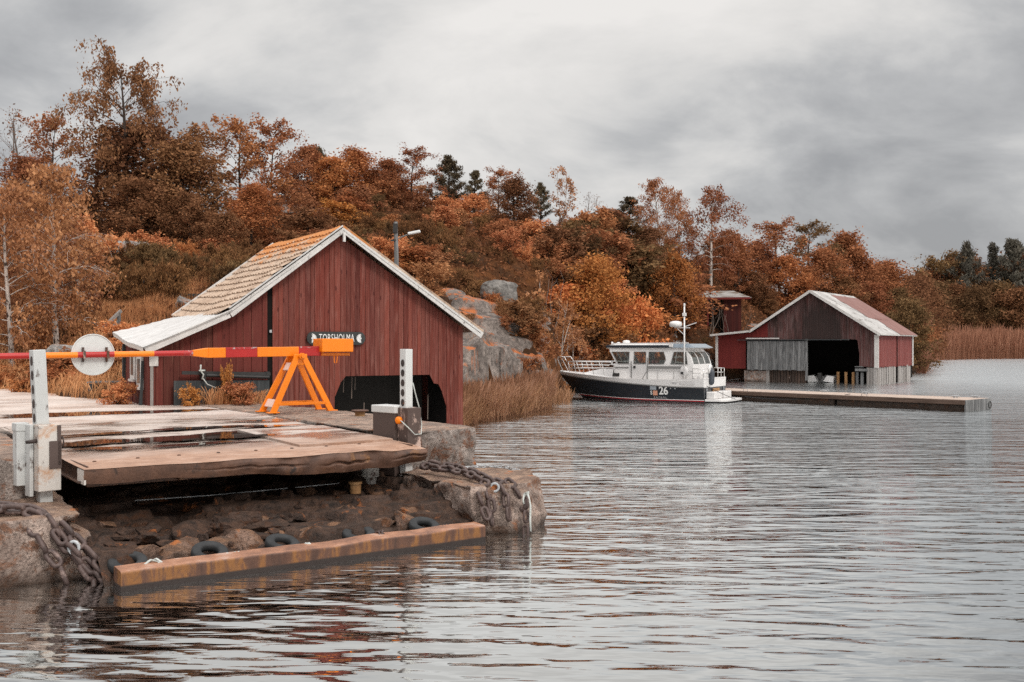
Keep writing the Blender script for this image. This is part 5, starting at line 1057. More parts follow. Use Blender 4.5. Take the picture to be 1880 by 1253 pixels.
# ---- wooden stair with handrail left of the boathouse, bench frames
hp = [(155, 33.0, 640), (190, 33.8, 606), (222, 34.6, 572)]
s_ = at(155, 33.0, 0); ss = thing('stair_handrail', 'grey wooden stair handrail climbing the bank behind the round sign', 'handrail', (s_.x, s_.y, gz(s_.x, s_.y)), 0)
def L3(px, py, Y): p = at(px, Y, zat(py, Y)); return p - ss.location
m = MB()
m.bar(L3(150, 640, 33), L3(222, 571, 34.6), 0.08, 0.10); m.build('top_rail', m_stilt, ss)
m = MB(); m.bar(L3(172, 640, 33), L3(220, 588, 34.6), 0.05, 0.12); m.bar(L3(196, 615, 33.6), L3(214, 605, 34.3), 0.05, 0.1); m.build('lower_rail', m_grey_wood, ss)
for (a, b) in ((((172, 612), 33.4), 655), (((195, 592), 33.9), 640), (((218, 574), 34.5), 612)):
    m = MB(); p0 = L3(a[0][0], a[0][1], a[1]); p1 = L3(a[0][0] + 1, b, a[1]); m.bar(p1, p0, 0.09, 0.09); m.build('post', m_grey_wood, ss)
m = MB()
for k in range(7): p = L3(160 + 9 * k, 652 - 8.5 * k, 33.6 + .25 * k); m.box((p.x, p.y, p.z - 0.25), (0.9, 0.3, 0.05))
m.build('step', m_grey_wood, ss)
bp = at(335, 41, 0); bz = zat(552, 41)
be = thing('wooden_bench', 'dark plank bench half hidden behind the roof edge on the bank', 'bench', (bp.x, bp.y, bz - 0.4), R(5))
m = MB(); m.box((0, 0, 0.62), (1.9, 0.06, 0.12)); m.build('backrest', m_dark_wood, be)
m = MB(); m.box((0, -0.35, 0.28), (1.9, 0.4, 0.06)); m.build('seat', m_grey_wood, be)
for x in (-0.7, 0.55):
    m = MB(); m.box((x, -0.05, 0.25), (0.07, 0.08, 0.7)); m.build('leg', m_dark_wood, be)
pp = at(206, 23.2, 0); pt_ = thing('old_pallet', 'old dark wooden pallet lying in weeds left of the boathouse', 'pallet', (pp.x, pp.y, 1.05), R(10))
m = MB()
for k in range(4): m.box((0, -0.3 + 0.2 * k, 0.42), (0.95, 0.12, 0.03))
m.build('boards', m_grey_wood, pt_)
m = MB()
for x in (-.4, 0, .4): m.box((x, 0, 0.3), (0.09, 0.75, 0.16))
m.build('bearers', m_dark_wood, pt_)

# ------------------------------------------------------------------ floating pier
PD = Vector((-0.665, 0.747, 0)).normalized(); PN = Vector((PD.y, -PD.x, 0)); PZ = math.atan2(PD.y, PD.x)
pr = thing('floating_pier', 'long low wooden pier with steel rings, running from the shore past the boat', 'pier', (15.99, 35.1, 0), PZ)
PL = 25.5   # local x along the pier away from its end, local -y towards the far side
g = random.Random(5); m = MB(); n = int(PL / 0.145)
for k in range(n): m.box((0.145 * k + 0.0725, -1.0, 0.385 + g.uniform(-.004, .004)), (0.139, 1.96, 0.03))
m.build('deck', m_pier_wood, pr)
m = MB()
for y in (0.03, -2.03): m.box((PL / 2, y, 0.31), (PL, 0.09, 0.17))
m.build('edge_beam', m_pier_side, pr, bevel=0.015)
m = MB()
for k in range(5): m.box((PL / 5 * (k + .5), -1.0, -0.05), (PL / 5 - 0.12, 1.86, 0.52))
m.build('float', m_conc_dark, pr, bevel=0.02)
m = wall_boards((-0.03, 0.05, 0), (0, -1, 0), (-1, 0, 0), 0, 2.1, lambda s: 0.40, lambda s: -0.15, 0.35, 0.05, 0.012, 0.01, .1, 3); m.build('end_boards', m_grey_wood, pr)
for k in range(9):
    x = 1.2 + 2.7 * k; y = -0.10 if k % 2 else -1.9; m = MB(); m.tube([(x - .11, y, .39), (x - .10, y, .50), (x + .10, y, .50), (x + .11, y, .39)], 0.012, 6); m.build('mooring_ring', m_galv, pr, smooth=True)
m = MB(); m.loop([(-0.13, -1.7 + 0.1 * math.cos(a), 0.17 + 0.13 * math.sin(a)) for a in np.linspace(0, 6.28, 13)[:-1]], 0.02, 6); m.build('end_ring', m_soot, pr, smooth=True)
def cleat(x, y):
    m = MB(); m.tube([(x - .16, y, .46), (x, y, .475), (x + .16, y, .46)], 0.022, 8); m.box((x - .05, y, .42), (.05, .05, .06)); m.box((x + .05, y, .42), (.05, .05, .06)); m.build('cleat', m_galv, pr, smooth=False)
cleat(0.9, -1.2); cleat(0.35, -1.6); cleat(4.6, -1.5); cleat(6.6, -1.7)

# ------------------------------------------------------------------ patrol boat: x forward, y to port, z up; origin at the middle of the transom on the water
BD = Vector((-0.85, 0.53, 0)).normalized(); BZ = math.atan2(BD.y, BD.x)
boat = thing('patrol_boat', 'white and dark blue patrol boat number 26 moored along the wooden pier', 'boat', (8.42, 41.3, 0), BZ)
boat.scale = (0.88, 1, 1)
LB_ = 8.35
def beam(x):           # half beam at deck
    t_ = x / LB_; return 1.33 * (1 - max(0, (t_ - 0.42) / 0.58) ** 2.3) * (0.97 + 0.03 * min(1, t_ * 5)) + 0.015
def sheer(x): t_ = x / LB_; return 0.98 - 0.10 * math.sin(min(1, t_ / 0.7) * math.pi) * 0.6 + 0.20 * max(0, (t_ - 0.45) / 0.55) ** 1.5
def rub(x): t_ = x / LB_; return 0.62 + 0.05 * t_ + 0.36 * max(0, (t_ - 0.15) / 0.85) ** 1.35
def stem(z): return LB_ + 0.02 - max(0.0, (1.1 - z)) ** 1.25 * 1.25      # raked bow
def half(x, z):        # half width of the hull at station x, height z
    s_ = sheer(x); b = beam(x * LB_ / max(stem(z), 0.1) if x <= stem(z) else LB_)
    f = max(0.0, min(1.0, (z + 0.35) / (s_ + 0.35))); t_ = x / LB_
    flare = 0.90 + 0.10 * f if t_ < 0.45 else (0.90 + 0.10 * f) * (1 - (1 - f) * 0.55 * ((t_ - 0.45) / 0.55))
    return max(0.004, b * flare)
def band(z0f, z1f, nx=60, nz=8, off=0.0):
    """both sides of a hull band between two height functions"""
    m = MB()
    for sgn in (1, -1):
        rows = []
        for i in range(nx + 1):
            q = i / nx; q = 1 - (1 - q) ** 1.4; r_ = []
            for k in range(nz + 1):
                w_ = k / nz; x = LB_ * q
                z = z0f(x) + (z1f(x) - z0f(x)) * w_; xx = q * stem(z); z = z0f(xx) + (z1f(xx) - z0f(xx)) * w_
                r_.append((xx, sgn * (half(xx, z) + off) if q < 1 else 0.0, z))
            rows.append(r_)
        m.grid(rows)
    return m
wl = lambda x: 0.045 + 0.10 * max(0, (x / LB_ - 0.3) / 0.7) ** 1.6
band(lambda x: -0.35, lambda x: wl(x) - 0.0).build('hull_bottom', m_bottom, boat, smooth=True)
band(wl, lambda x: wl(x) + 0.045, 60, 2).build('boot_stripe', m_antif, boat, smooth=True)
band(lambda x: wl(x) + 0.045, lambda x: wl(x) + 0.07, 60, 1).build('white_pinstripe', m_gel, boat, smooth=True)
band(lambda x: wl(x) + 0.07, rub).build('hull', m_navy, boat, smooth=True)
band(rub, sheer, 60, 5).build('topside', m_gel, boat, smooth=True)
band(lambda x: rub(x) - 0.02, lambda x: rub(x) + 0.02, 60, 2, 0.022).build('rub_rail', m_grey_trim, boat, smooth=True)
band(lambda x: 0.40, lambda x: 0.415, 40, 1, 0.006).build('hull_crease', m_bottom, boat, smooth=True) if False else None
m = MB(); pl = [(0, y, z) for y, z in ((-half(0, -.35), -.35), (half(0, -.35), -.35), (half(0, .62), .62), (-half(0, .62), .62))]; m.add(pl, [(0, 1, 2, 3)]); m.build('transom', m_navy, boat)
m = MB(); m.add([(0, -half(0, .62), .62), (0, half(0, .62), .62), (0, half(0, .98), .98), (0, -half(0, .98), .98)], [(0, 1, 2, 3)]); m.box((0.05, 0, .98), (0.12, 2.55, 0.05)); m.build('stern_bulwark', m_gel, boat)
m = MB(); rows = []
for i in range(50):
    x = LB_ * i / 49 * 0.995; b = half(x, sheer(x)) - 0.01; rows.append([(x, b * q / 6, sheer(x) - 0.02 + 0.05 * (1 - (q / 6) ** 2) * (x > 4.5) - (0.35 if x < 0.62 and abs(q) < 6 else 0)) for q in range(-6, 7)])
m.grid(rows); m.build('foredeck', m_gel, boat, smooth=False)
m = MB(); rows = []
for i in range(24):
    x = 5.0 + 1.9 * i / 23; f = math.sin(math.pi * (i / 23) ** 0.8 * 0.5 + math.pi / 2); hb = 0.85 * (1 - 0.45 * i / 23); zt = sheer(x) + 0.34 * (1 - (i / 23) ** 1.6)
    rows.append([(x, hb * q / 5 if abs(q) < 5 else hb * q / 5, zt if abs(q) < 4 else sheer(x) - 0.0) for q in range(-5, 6)])
m.grid(rows); m.build('coachroof', m_gel, boat, smooth=False)
# cabin shell built from panels so that the windows are real openings
CYb = 1.10; CYt = 1.00; z0c, z1c = 0.84, 2.20
def yc(z): return CYb + (CYt - CYb) * max(0, (z - 1.35)) / (z1c - 1.35)
def panel(m, pts, th=0.035):
    for sgn in (1, -1): m.plate([(x, sgn * yc(z), z) for x, z in pts], (0, -sgn * th, 0))
XA, XF = 0.62, 4.62
m = MB()
zs, zh = 1.56, 2.06     # window sill and head
panel(m, [(XA, z0c), (XF + .06, z0c), (XF - 0.06, zs), (XA + .02, zs)])                       # below the windows
panel(m, [(XA + .30, zh), (XF + 0.30, zh), (XF + 0.36, z1c), (XA + .42, z1c)])                # above
panel(m, [(XF - 0.06, zs), (XF + 0.30, zh), (XF + 0.20, zh), (XF - 0.16, zs)])                # windscreen post
panel(m, [(3.62, zs), (3.62, zh), (3.88, zh), (3.88, zs)]); panel(m, [(2.86, zs), (2.86, zh), (3.00, zh), (3.00, zs)])
panel(m, [(1.72, zs), (1.58, zh), (2.10, zh), (2.00, 1.85), (1.98, 1.72), (2.06, zs)])              # wide blank panel
panel(m, [(XA + .02, zs), (XA + .12, 1.85), (XA + .30, zh), (0.98, zh), (0.88, zs)])
m.build('cabin', m_gel, boat, bevel=0.006)
m = MB()
for a, b in (((XA, 0.84), (XA + .02, zs)), ((XA + .30, zh), (XA + .42, z1c))): m.add([(a[0], -yc(a[1]), a[1]), (a[0], yc(a[1]), a[1]), (b[0], yc(b[1]), b[1]), (b[0], -yc(b[1]), b[1])], [(0, 1, 2, 3)])
m.build('cabin_back', m_gel, boat)
m = MB(); pb = [(XA + .03, zs), (XA + .13, 1.85), (XA + .31, zh)]
m.grid([[(x, -yc(z) + .05, z), (x, yc(z) - .05, z)] for x, z in pb]); m.build('rear_window', m_glass, boat)
m = MB()
for y_ in (-.98, -.33, .33, .98):
    for a, b in zip(pb, pb[1:]): m.bar((a[0], y_, a[1]), (b[0], y_, b[1]), .06, .04)
m.build('rear_window_frame', m_gel, boat)
m = MB(); y = yc(1.7)
m.add([(XF - .06, -y, zs), (XF - .06, -y + .06, zs), (XF + .30, -y + .06, zh), (XF + .30, -y, zh)], [(0, 1, 2, 3)])
for yy in (-0.35, 0.35): m.bar((XF - .06, yy, zs), (XF + .30, yy, zh), 0.05, 0.04)
m.box((XF + .0, 0, (zs + .84) / 2), (0.10, 2.15, zs - .84)); m.bar((XF + .30, -1, zh + .03), (XF + .30, 1, zh + .03), 0.06, 0.08); m.build('windscreen_frame', m_gel, boat)
for sgn in (1, -1):
    for x0, x1, h0, h1 in ((3.88, XF - .16, 3.88, XF + .20), (3.00, 3.62, 3.00, 3.62), (2.06, 2.86, 2.10, 2.86), (.88, 1.72, .98, 1.58)):
        m = MB(); m.add([(x0, sgn * (yc(zs) - .018), zs), (x1, sgn * (yc(zs) - .018), zs), (h1, sgn * (yc(zh) - .018), zh), (h0, sgn * (yc(zh) - .018), zh)], [(0, 1, 2, 3)]); m.build('window_pane', m_glass, boat)
m = MB(); m.add([(XF - .07, -1.05, zs), (XF - .07, 1.05, zs), (XF + .29, .98, zh), (XF + .29, -.98, zh)], [(0, 1, 2, 3)]); m.build('windscreen', m_glass, boat)
m = MB()
for sgn in (1, -1):
    for pts in ([(3.88, zs), (XF - .16, zs), (XF + .20, zh), (3.88, zh)], [(3.0, zs), (3.62, zs), (3.62, zh), (3.0, zh)], [(2.06, zs), (2.86, zs), (2.86, zh), (2.10, zh), (2.0, 1.8)], [(.88, zs), (1.72, zs), (1.58, zh), (.98, zh)]):
        q = [Vector((x, sgn * (yc(z) + .004), z)) for x, z in pts]
        for a, b in zip(q, q[1:] + q[:1]): m.bar(a, b, 0.02, 0.028, up=(0, 1, 0))
m.bar((1.50, yc(zs) + .008, zs), (1.42, yc(zh) + .008, zh), .03, .03, up=(0, 1, 0)); m.build('window_trim', m_grey_trim, boat)
m = MB(); m.box((2.6, 0, 1.2), (3.6, 1.9, 0.04)); m.box((4.0, 0.0, 1.38), (0.5, 1.8, 0.36)); m.box((2.3, 0.3, 1.35), (0.5, 0.5, 0.7)); m.build('cabin_interior', m_gel_shade, boat)
m = MB(); m.lathe([(0.09, 0), (0.1, .06), (0.07, .16), (0.0, .18)], (2.72, .85, zs), 12); m.lathe([(0.08, 0), (0.09, .06), (0.06, .14), (0.0, .16)], (2.55, .85, zs), 12); m.build('cabin_cushion', m_pink, boat, smooth=True)
# side door, trim band, vents, seams
ypl = CYb + 0.012
m = MB(); m.plate([(2.93, ypl - .01, .80), (3.70, ypl - .01, .80), (3.70, ypl - .01, zs - .05), (2.93, ypl - .01, zs - .05)], (0, .015, 0)); dr = m.build('side_door', m_gel_shade, boat, bevel=.006)
m = MB(); m.box((3.56, ypl + .02, 1.42), (.11, .03, .10)); m.build('door_handle', m_soot, dr)
m = MB()
for x in (2.90, 3.74): m.box((x, ypl, 1.32), (.03, .03, 1.0 if x < 3 else .7))
m.bar((3.2, ypl + .01, .86), (2.92, ypl + .01, 1.25), .02, .02); m.build('grab_rail', m_grey_trim, boat)
m = MB(); m.box((2.03, ypl, 1.42), (1.72, .02, .095)); m.box((4.25, ypl - .01, 1.40), (.75, .02, .04)); m.build('trim_band', m_grey_trim, boat)
m = MB(); m.box((1.75, ypl, 1.275), (2.3, .008, .012))
for x in (1.55, 2.36): m.box((x, ypl, 1.03), (.012, .008, .48))
m.build('panel_seam', m_grey_trim, boat)
m = MB(); m.box((4.55, CYb - .03, 1.08), (.34, .10, .14)); m.build('vent', m_soot, boat)
m = MB()
for k in range(9): a = 2 * math.pi * k / 9
m.lathe([(.11, 0), (.20, .01), (.215, .04), (.20, .07), (.11, .08)], (1.02, ypl + .0, 1.27), 20, axis=(0, 1, 0)); lb = m.build('lifebuoy', m_gel_shade, boat, smooth=True)
m = MB(); m.lathe([(.09, 0), (.09, .05), (0, .06)], (1.02, ypl, 1.27), 10, axis=(0, 1, 0)); m.box((1.10, ypl + .09, 1.2), (.12, .02, .1)); m.build('lifebuoy_light', m_soot, lb)
# roof
m = MB(); A = [(XF + .50, .98), (XF + .50, -.98), (XA + .02, -1.05), (XA + .02, 1.05)]
loft(m, [(XF + .44, 1.0), (XF + .44, -1.0), (XA + .10, -1.06), (XA + .10, 1.06)], 2.20, [(XF + .52, 1.02), (XF + .52, -1.02), (XA - .06, -1.08), (XA - .06, 1.08)], 2.235); m.build('roof_rim', m_gel, boat, bevel=.008)
m = MB(); loft(m, [(XF + .52, 1.04), (XF + .52, -1.04), (1.8, -1.10), (1.8, 1.10)], 2.237, [(XF + .50, 1.03), (XF + .50, -1.03), (1.8, -1.09), (1.8, 1.09)], 2.345); m.build('roof_band', m_navy_canvas, boat, bevel=.01)
m = MB(); loft(m, [(1.79, 1.08), (1.79, -1.08), (XA - .10, -1.06), (XA - .10, 1.06)], 2.237, [(1.79, .95), (1.79, -.95), (XA + .24, -.9), (XA + .24, .9)], 2.40); m.build('roof_hatch', m_roof_glass, boat, bevel=.008)
m = MB(); loft(m, [(XF + .38, .96), (XF + .38, -.96), (1.85, -1.0), (1.85, 1.0)], 2.347, [(XF + .1, .8), (XF + .1, -.8), (2.0, -.85), (2.0, .85)], 2.40); m.bar((XF + .3, .9, 2.41), (.9, .9, 2.43), .04, .04); m.box((1.72, 1.06, 2.33), (.22, .06, .14)); m.build('roof_top', m_gel, boat, bevel=.01)
m = MB(); m.lathe([(.16, 0), (.18, .05), (.17, .14), (.12, .17), (0, .18)], (4.35, .45, 2.38), 18); m.lathe([(.10, 0), (.08, .08), (0, .1)], (4.72, .55, 2.38), 14); m.lathe([(.05, 0), (.05, .12), (0, .13)], (4.9, .85, 2.36), 10); m.build('antenna_dome', m_gel, boat, smooth=True)
# mast with radar
ms_ = MB(); xm, ym = 1.0, 1.16
ms_.tube([(xm, ym, 0.9), (xm, ym, 3.95)], .035, 10); ms = ms_.build('mast', m_gel, boat, smooth=True)
m = MB(); m.lathe([(.22, 0), (.285, .03), (.29, .12), (.26, .20), (.12, .235), (0, .24)], (xm + .45, ym - .05, 3.10), 22); m.build('radar', m_gel, ms, smooth=True)
m = MB(); m.bar((xm - .28, ym, 3.05), (xm + .5, ym, 3.06), .03, .03); m.bar((xm + .35, ym, 3.03), (xm + .03, ym, 2.78), .025, .025); m.bar((xm - .55, ym - .1, 3.26), (xm + .05, ym, 3.08), .03, .03); m.build('spreader', m_gel, ms)
m = MB(); m.box((xm, ym, 3.60), (.16, .1, .13)); m.build('mast_light', m_gel, ms)
m = MB(); m.lathe([(.035, 0), (.05, .04), (.04, .12), (0, .13)], (xm, ym, 3.93), 12); m.build('mast_light', m_gel, ms)
# rails
m = MB(); RZ = 1.62
def rp_(x, sgn, z): return (x, sgn * max(0.03, half(min(x, LB_ - .1), sheer(min(x, LB_ - .1))) - .05), z)
for sgn in (1, -1):
    pts = [rp_(x, sgn, RZ) for x in np.linspace(4.75, 7.75, 12)]; m.tube(pts, .018, 6)
    m.tube([rp_(x, sgn, 1.47) for x in np.linspace(4.85, 7.7, 10)], .013, 6); m.tube([rp_(x, sgn, 1.33) for x in np.linspace(5.0, 7.65, 10)], .013, 6)
    for x in (5.3, 5.95, 6.6, 7.2, 7.65): m.tube([rp_(x - .18, sgn, sheer(x)), rp_(x, sgn, RZ)], .016, 6)
    m.tube([rp_(7.75, sgn, RZ), (7.92, sgn * .30, 1.82), (8.3, sgn * .24, 1.82), (8.36, sgn * .22, 1.70), (8.0, sgn * .25, 1.14)], .02, 6)
    m.tube([rp_(4.75, sgn, RZ), rp_(4.7, sgn, 1.5)], .018, 6)
m.build('bow_rail', m_steel, boat, smooth=True)
for sgn in (1, -1):
    m = MB(); m.tube([(.58, sgn * 1.2, 1.0), (.56, sgn * 1.2, 1.38), (0.06, sgn * 1.22, 1.38), (0.04, sgn * 1.22, 1.0)], .016, 6); m.tube([(.58, sgn * 1.2, 1.2), (0.05, sgn * 1.22, 1.2)], .012, 6)
    for k in range(3): y = sgn * (1.2 - .38 * k); m.tube([(.04, y, 1.0), (.04, y, 1.38)], .014, 6)
    for z in (1.38, 1.2): m.tube([(.05, sgn * 1.22, z), (.05, sgn * .40, z)], .014, 6)
    m.build('stern_rail', m_steel, boat, smooth=True)
m = MB(); m.lathe([(.10, 0), (.19, .01), (.2, .05), (.19, .09), (.10, .1)], (.02, .62, 1.36), 18, axis=(-1, 0, 0)); m.build('stern_ring_buoy', m_gel, boat, smooth=True)
# swim platform with steps
m = MB(); pl = [(-.02, 1.22), (-.75, 1.12), (-.98, .85), (-1.02, 0), (-.98, -.85), (-.75, -1.12), (-.02, -1.22)]; m.prism(pl, .055, .15); m.build('swim_platform', m_gel, boat, bevel=.02)
m = MB(); m.prism([(-.03, 1.16), (-.70, 1.06), (-.93, .80), (-.95, 0), (-.93, -.8), (-.70, -1.06), (-.03, -1.16)], -.03, .05); m.build('platform_base', m_bottom, boat)
m = MB(); m.box((-.22, .62, .30), (.40, .88, .29)); m.build('stern_locker', m_gel, boat, bevel=.03)
m = MB(); m.box((-.22, -.52, .30), (.40, .88, .29)); m.build('stern_locker', m_gel, boat, bevel=.03)
m = MB(); m.box((-.03, -.05, .50), (.04, .80, .13)); m.build('teak_step', m_brass, boat, bevel=.02)
m = MB(); m.loop([(-.03, .98 + .045 * math.cos(a), .50 + .07 * math.sin(a)) for a in np.linspace(0, 6.28, 11)[:-1]], .014, 6); m.loop([(-.03, -.98 + .045 * math.cos(a), .52 + .07 * math.sin(a)) for a in np.linspace(0, 6.28, 11)[:-1]], .014, 6); m.build('towing_eye', m_galv, boat)
m = MB(); pl = []
for k in range(9): a = math.pi / 2 + math.pi * k / 8; pl.append((.98 + .06 * math.cos(a), .07 * math.sin(a)))
for k in range(9): a = -math.pi / 2 + math.pi * k / 8; pl.append((.44 + .06 * math.cos(a) , .07 * math.sin(a)))
def on_hull(me, x0, z0, mirror=True, off=.006):
    """lay flat lettering (x right, y up) on the port side: picture right = aft"""
    for v in me.vertices:
        x = x0 - v.co.x; z = z0 + v.co.y; v.co = (x, half(x, z) + off + v.co.z, z)
    me.update(); return me
m = MB(); pl = [(.30 + .07 * math.cos(a), .07 * math.sin(a)) for a in np.linspace(-math.pi / 2, math.pi / 2, 9)] + [(-.30 + .07 * math.cos(a), .07 * math.sin(a)) for a in np.linspace(math.pi / 2, 1.5 * math.pi, 9)]
m.plate([(x, y, 0) for x, y in pl], (0, 0, .006)); me = m.mesh('x'); link('bulwark_panel', on_hull(me, .80, .80), m_gel_shade, boat)
link('number', on_hull(text_mesh('26', .46, .002, 1.0, .012), 1.98, .45), m_white_letter, boat)
link('lettering', on_hull(text_mesh('PATROL', .115, .002, 1.75, .001), 2.15, .17), m_grey_letter, boat)
link('lettering', on_hull(text_mesh('S', .22, .002, 1, .004), 2.60, .36), m_white_letter, boat)
m = MB(); m.plate([(-.16, -.08, 0), (.16, -.08, 0), (.16, .08, 0), (-.16, .08, 0)], (0, 0, .004)); link('emblem', on_hull(m.mesh('x'), 2.50, .565), m_bluegrey, boat)
m = MB(); m.plate([(-.11, -.10, 0), (.11, -.10, 0), (.11, .10, 0), (-.11, .10, 0)], (0, 0, .004)); link('emblem', on_hull(m.mesh('x'), 2.40, .36), m_salmon, boat)
link('registration', on_hull(text_mesh('T 58827', .10, .002, 1.05), 1.45, .79), m_grey_letter, boat)
m = MB()
for x in (0, .22): m.plate([(x + .03 * math.cos(a), .025 * math.sin(a), 0) for a in np.linspace(0, 6.28, 11)[:-1]], (0, 0, .006))
link('hull_outlet', on_hull(m.mesh('x'), 1.62, .56), m_galv, boat)
BM = Matrix.Translation(boat.location) @ Matrix.Rotation(BZ, 4, 'Z')
fd = thing('boat_fender', 'blue-grey cylindrical fender hanging at the stern of the patrol boat', 'fender', BM @ Vector((-.07, .60, .72)), BZ)
m = MB(); m.lathe([(.02, -.02), (.05, .0), (.11, .06), (.125, .14), (.125, .50), (.11, .58), (.05, .64), (.03, .70), (.0, .71)], (0, 0, 0), 16); m.build('fender_body', m_fender, fd, smooth=True)
m = MB(); m.tube([(0, 0, .70), (.03, 0, .76)], .012, 6); m.build('fender_line', m_rope_dark, fd)
def rope(a, b, sag, label, mt, r=.012):
    a, b = Vector(a), Vector(b); m = MB(); m.tube([a.lerp(b, q) - Vector((0, 0, 4 * sag * q * (1 - q))) for q in np.linspace(0, 1, 14)], r, 6)
    return tag(m.build('mooring_line', mt, None, smooth=True), label, 'rope')
PM = Matrix.Translation(pr.location) @ Matrix.Rotation(PZ, 4, 'Z')
rope(BM @ Vector((.5, 1.22, 1.0)), BM @ Vector((-1.02, .4, .14)), .04, 'dark line slanting across the stern of the patrol boat', m_rope_dark)
rope(BM @ Vector((-.95, -.9, .2)), PM @ Vector((4.6, -0.3, .44)), .16, 'dark slack stern line from the swim platform to the pier', m_rope_dark)
rope(BM @ Vector((6.95, .05, 1.0)), at(1003, 51.5, .5), .12, 'pale bow line running from the patrol boat to the shore', m_rope)

# small motor boat inside the far boathouse
FM = Matrix.Translation(FO) @ Matrix.Rotation(TF, 4, 'Z')
sb = thing('small_motorboat', 'small white motorboat floating inside the dark far boathouse', 'boat', FM @ Vector((6.75, 0.55, 0)), TF)
m = MB(); rows = []
for i in range(16):
    y = 3.6 * i / 15; w_ = .82 * (1 - (i / 15) ** 2.2); rows.append([(w_ * a, y, z) for a, z in ((-.0, -.25), (-.8, -.05), (-1, .32), (-1, .40), (-.86, .40))]); 
m.grid(rows); m.grid([[(-x, y, z) for x, y, z in r_] for r_ in rows]); m.build('hull', m_gel, sb)
m = MB()
for sgn in (-1, 1): m.plate([(sgn * .80, 0, .02), (sgn * .82, 0, .42), (sgn * .42, 0, .48), (sgn * .16, 0, .10)], (0, .05, 0))
m.build('transom', m_gel, sb)
m = MB(); m.box((0, -.12, .42), (.22, .3, .42)); m.box((0, -.14, -.1), (.12, .2, .7)); m.build('outboard', m_soot, sb, bevel=.04)
m = MB(); m.bar((-.84, .0, .45), (-.3, .0, .50), .03, .03); m.bar((.84, 0, .45), (.3, 0, .5), .03, .03); m.build('gunwale', m_soot, sb)

# ------------------------------------------------------------------ vegetation
def rvec(g, n):
    v = g.normal(size=(n, 3)); return v / np.linalg.norm(v, axis=1)[:, None]
def leaf_quads(C, size, g, asp=0.6, up=None):
    n = len(C); a = rvec(g, n)
    if up is not None: a = a * (1 - up[1]) + np.asarray(up[0]) * up[1]; a /= np.linalg.norm(a, axis=1)[:, None]
    b = np.cross(a, rvec(g, n)); b /= np.maximum(np.linalg.norm(b, axis=1), 1e-6)[:, None]
    s = size * np.clip(g.lognormal(0, .38, n), .4, 2.0)[:, None]
    V = np.stack([C - a * s, C + b * s * asp - a * s * .1, C + a * s, C - b * s * asp + a * s * .1], 1).reshape(-1, 3)
    Q = np.arange(4 * n).reshape(n, 4); return V, Q
def gen_tree(seed, H=8.0, Rm=2.4, clear=.2, nl=26, prof=None, e0=10, e1=60, droop=.3, nsub=5, nleaf=26, ls=.13, spread=.22, asp=.6, r0=.11, hang=0.0, lean=.3, leaf_up=None, stems=1, subl=.42, wood=True, tipfade=.0):
    g = np.random.default_rng(seed); m = MB(); C = []
    prof = prof or (lambda t: math.sin(math.pi * min(1, .15 + .85 * t) ** .8) ** .7)
    for s_ in range(stems):
        az0 = g.uniform(0, 6.28); ln = lean if stems == 1 else lean + .9 * g.uniform(.3, 1)
        dx, dy = math.cos(az0) * ln, math.sin(az0) * ln; hh = H * (1 if s_ == 0 else g.uniform(.7, .98)); ph = g.uniform(0, 6, 2)
        def tr(t): return np.array([dx * t ** 1.3 + .12 * math.sin(t * 5 + ph[0]) * t, dy * t ** 1.3 + .12 * math.sin(t * 6 + ph[1]) * t, hh * t])
        rad = lambda t: r0 * (1 - t) ** .75 / (1 if stems == 1 else 1.5) + .008
        m.tube([tr(t) - np.array([0, 0, .3 if t == 0 else 0]) for t in np.linspace(0, 1, 9)], [rad(t) for t in np.linspace(0, 1, 9)], 6, cap=False)
        n_l = nl if stems == 1 else max(6, nl // stems)
        for i in range(n_l):
            q = (i + g.uniform(0, .9)) / n_l; t = clear + (1 - clear) * q * .98; az = i * 2.4 + g.uniform(-.5, .5) + az0
            L = Rm * prof(q) * g.uniform(.72, 1.15); el = R(e0 + (e1 - e0) * q + g.uniform(-14, 14)); p = tr(t); pts = [p]; d = np.array([math.cos(az) * math.cos(el), math.sin(az) * math.cos(el), math.sin(el)])
            for k in range(5):
                d = d + np.array([g.uniform(-.14, .14), g.uniform(-.14, .14), -droop * .16 * (k + .5)]); d /= np.linalg.norm(d); p = p + d * L / 5; pts.append(p)
            rr = max(.012, rad(t) * .42)
            if wood: m.tube(pts, [rr * (1 - .8 * k / 5) for k in range(6)], 4, cap=False)
            P = np.array(pts)
            for j in range(nsub):
                f = g.uniform(.25, 1.0); k = f * 5; k0 = min(4, int(k)); b = P[k0] + (P[k0 + 1] - P[k0]) * (k - k0); dd_ = P[k0 + 1] - P[k0]; dd_ = dd_ / np.linalg.norm(dd_) + rvec(g, 1)[0] * .75; dd_[2] -= droop * .35; dd_ /= np.linalg.norm(dd_)
                l2 = max(.25, L * subl * g.uniform(.5, 1.15)); e = b + dd_ * l2; mid = (b + e) / 2 + np.array([0, 0, .05]); e[2] -= droop * .25 * l2
                if wood: m.tube([b, mid, e], [rr * .35, rr * .22, .004], 3, cap=False)
                nn = max(2, int(nleaf * g.uniform(.5, 1.4))); u_ = g.uniform(.15, 1.1, nn)[:, None]
                cc = b * (1 - u_) + e * u_ + np.clip(g.normal(size=(nn, 3)), -1.7, 1.7) * spread * np.array([1, 1, 1.05])
                if hang: cc[:, 2] -= g.exponential(hang, nn)
                C.append(cc)
    C = np.concatenate(C); V, Q = leaf_quads(C, ls, g, asp, leaf_up)
    return m, V, Q
class Proto: pass
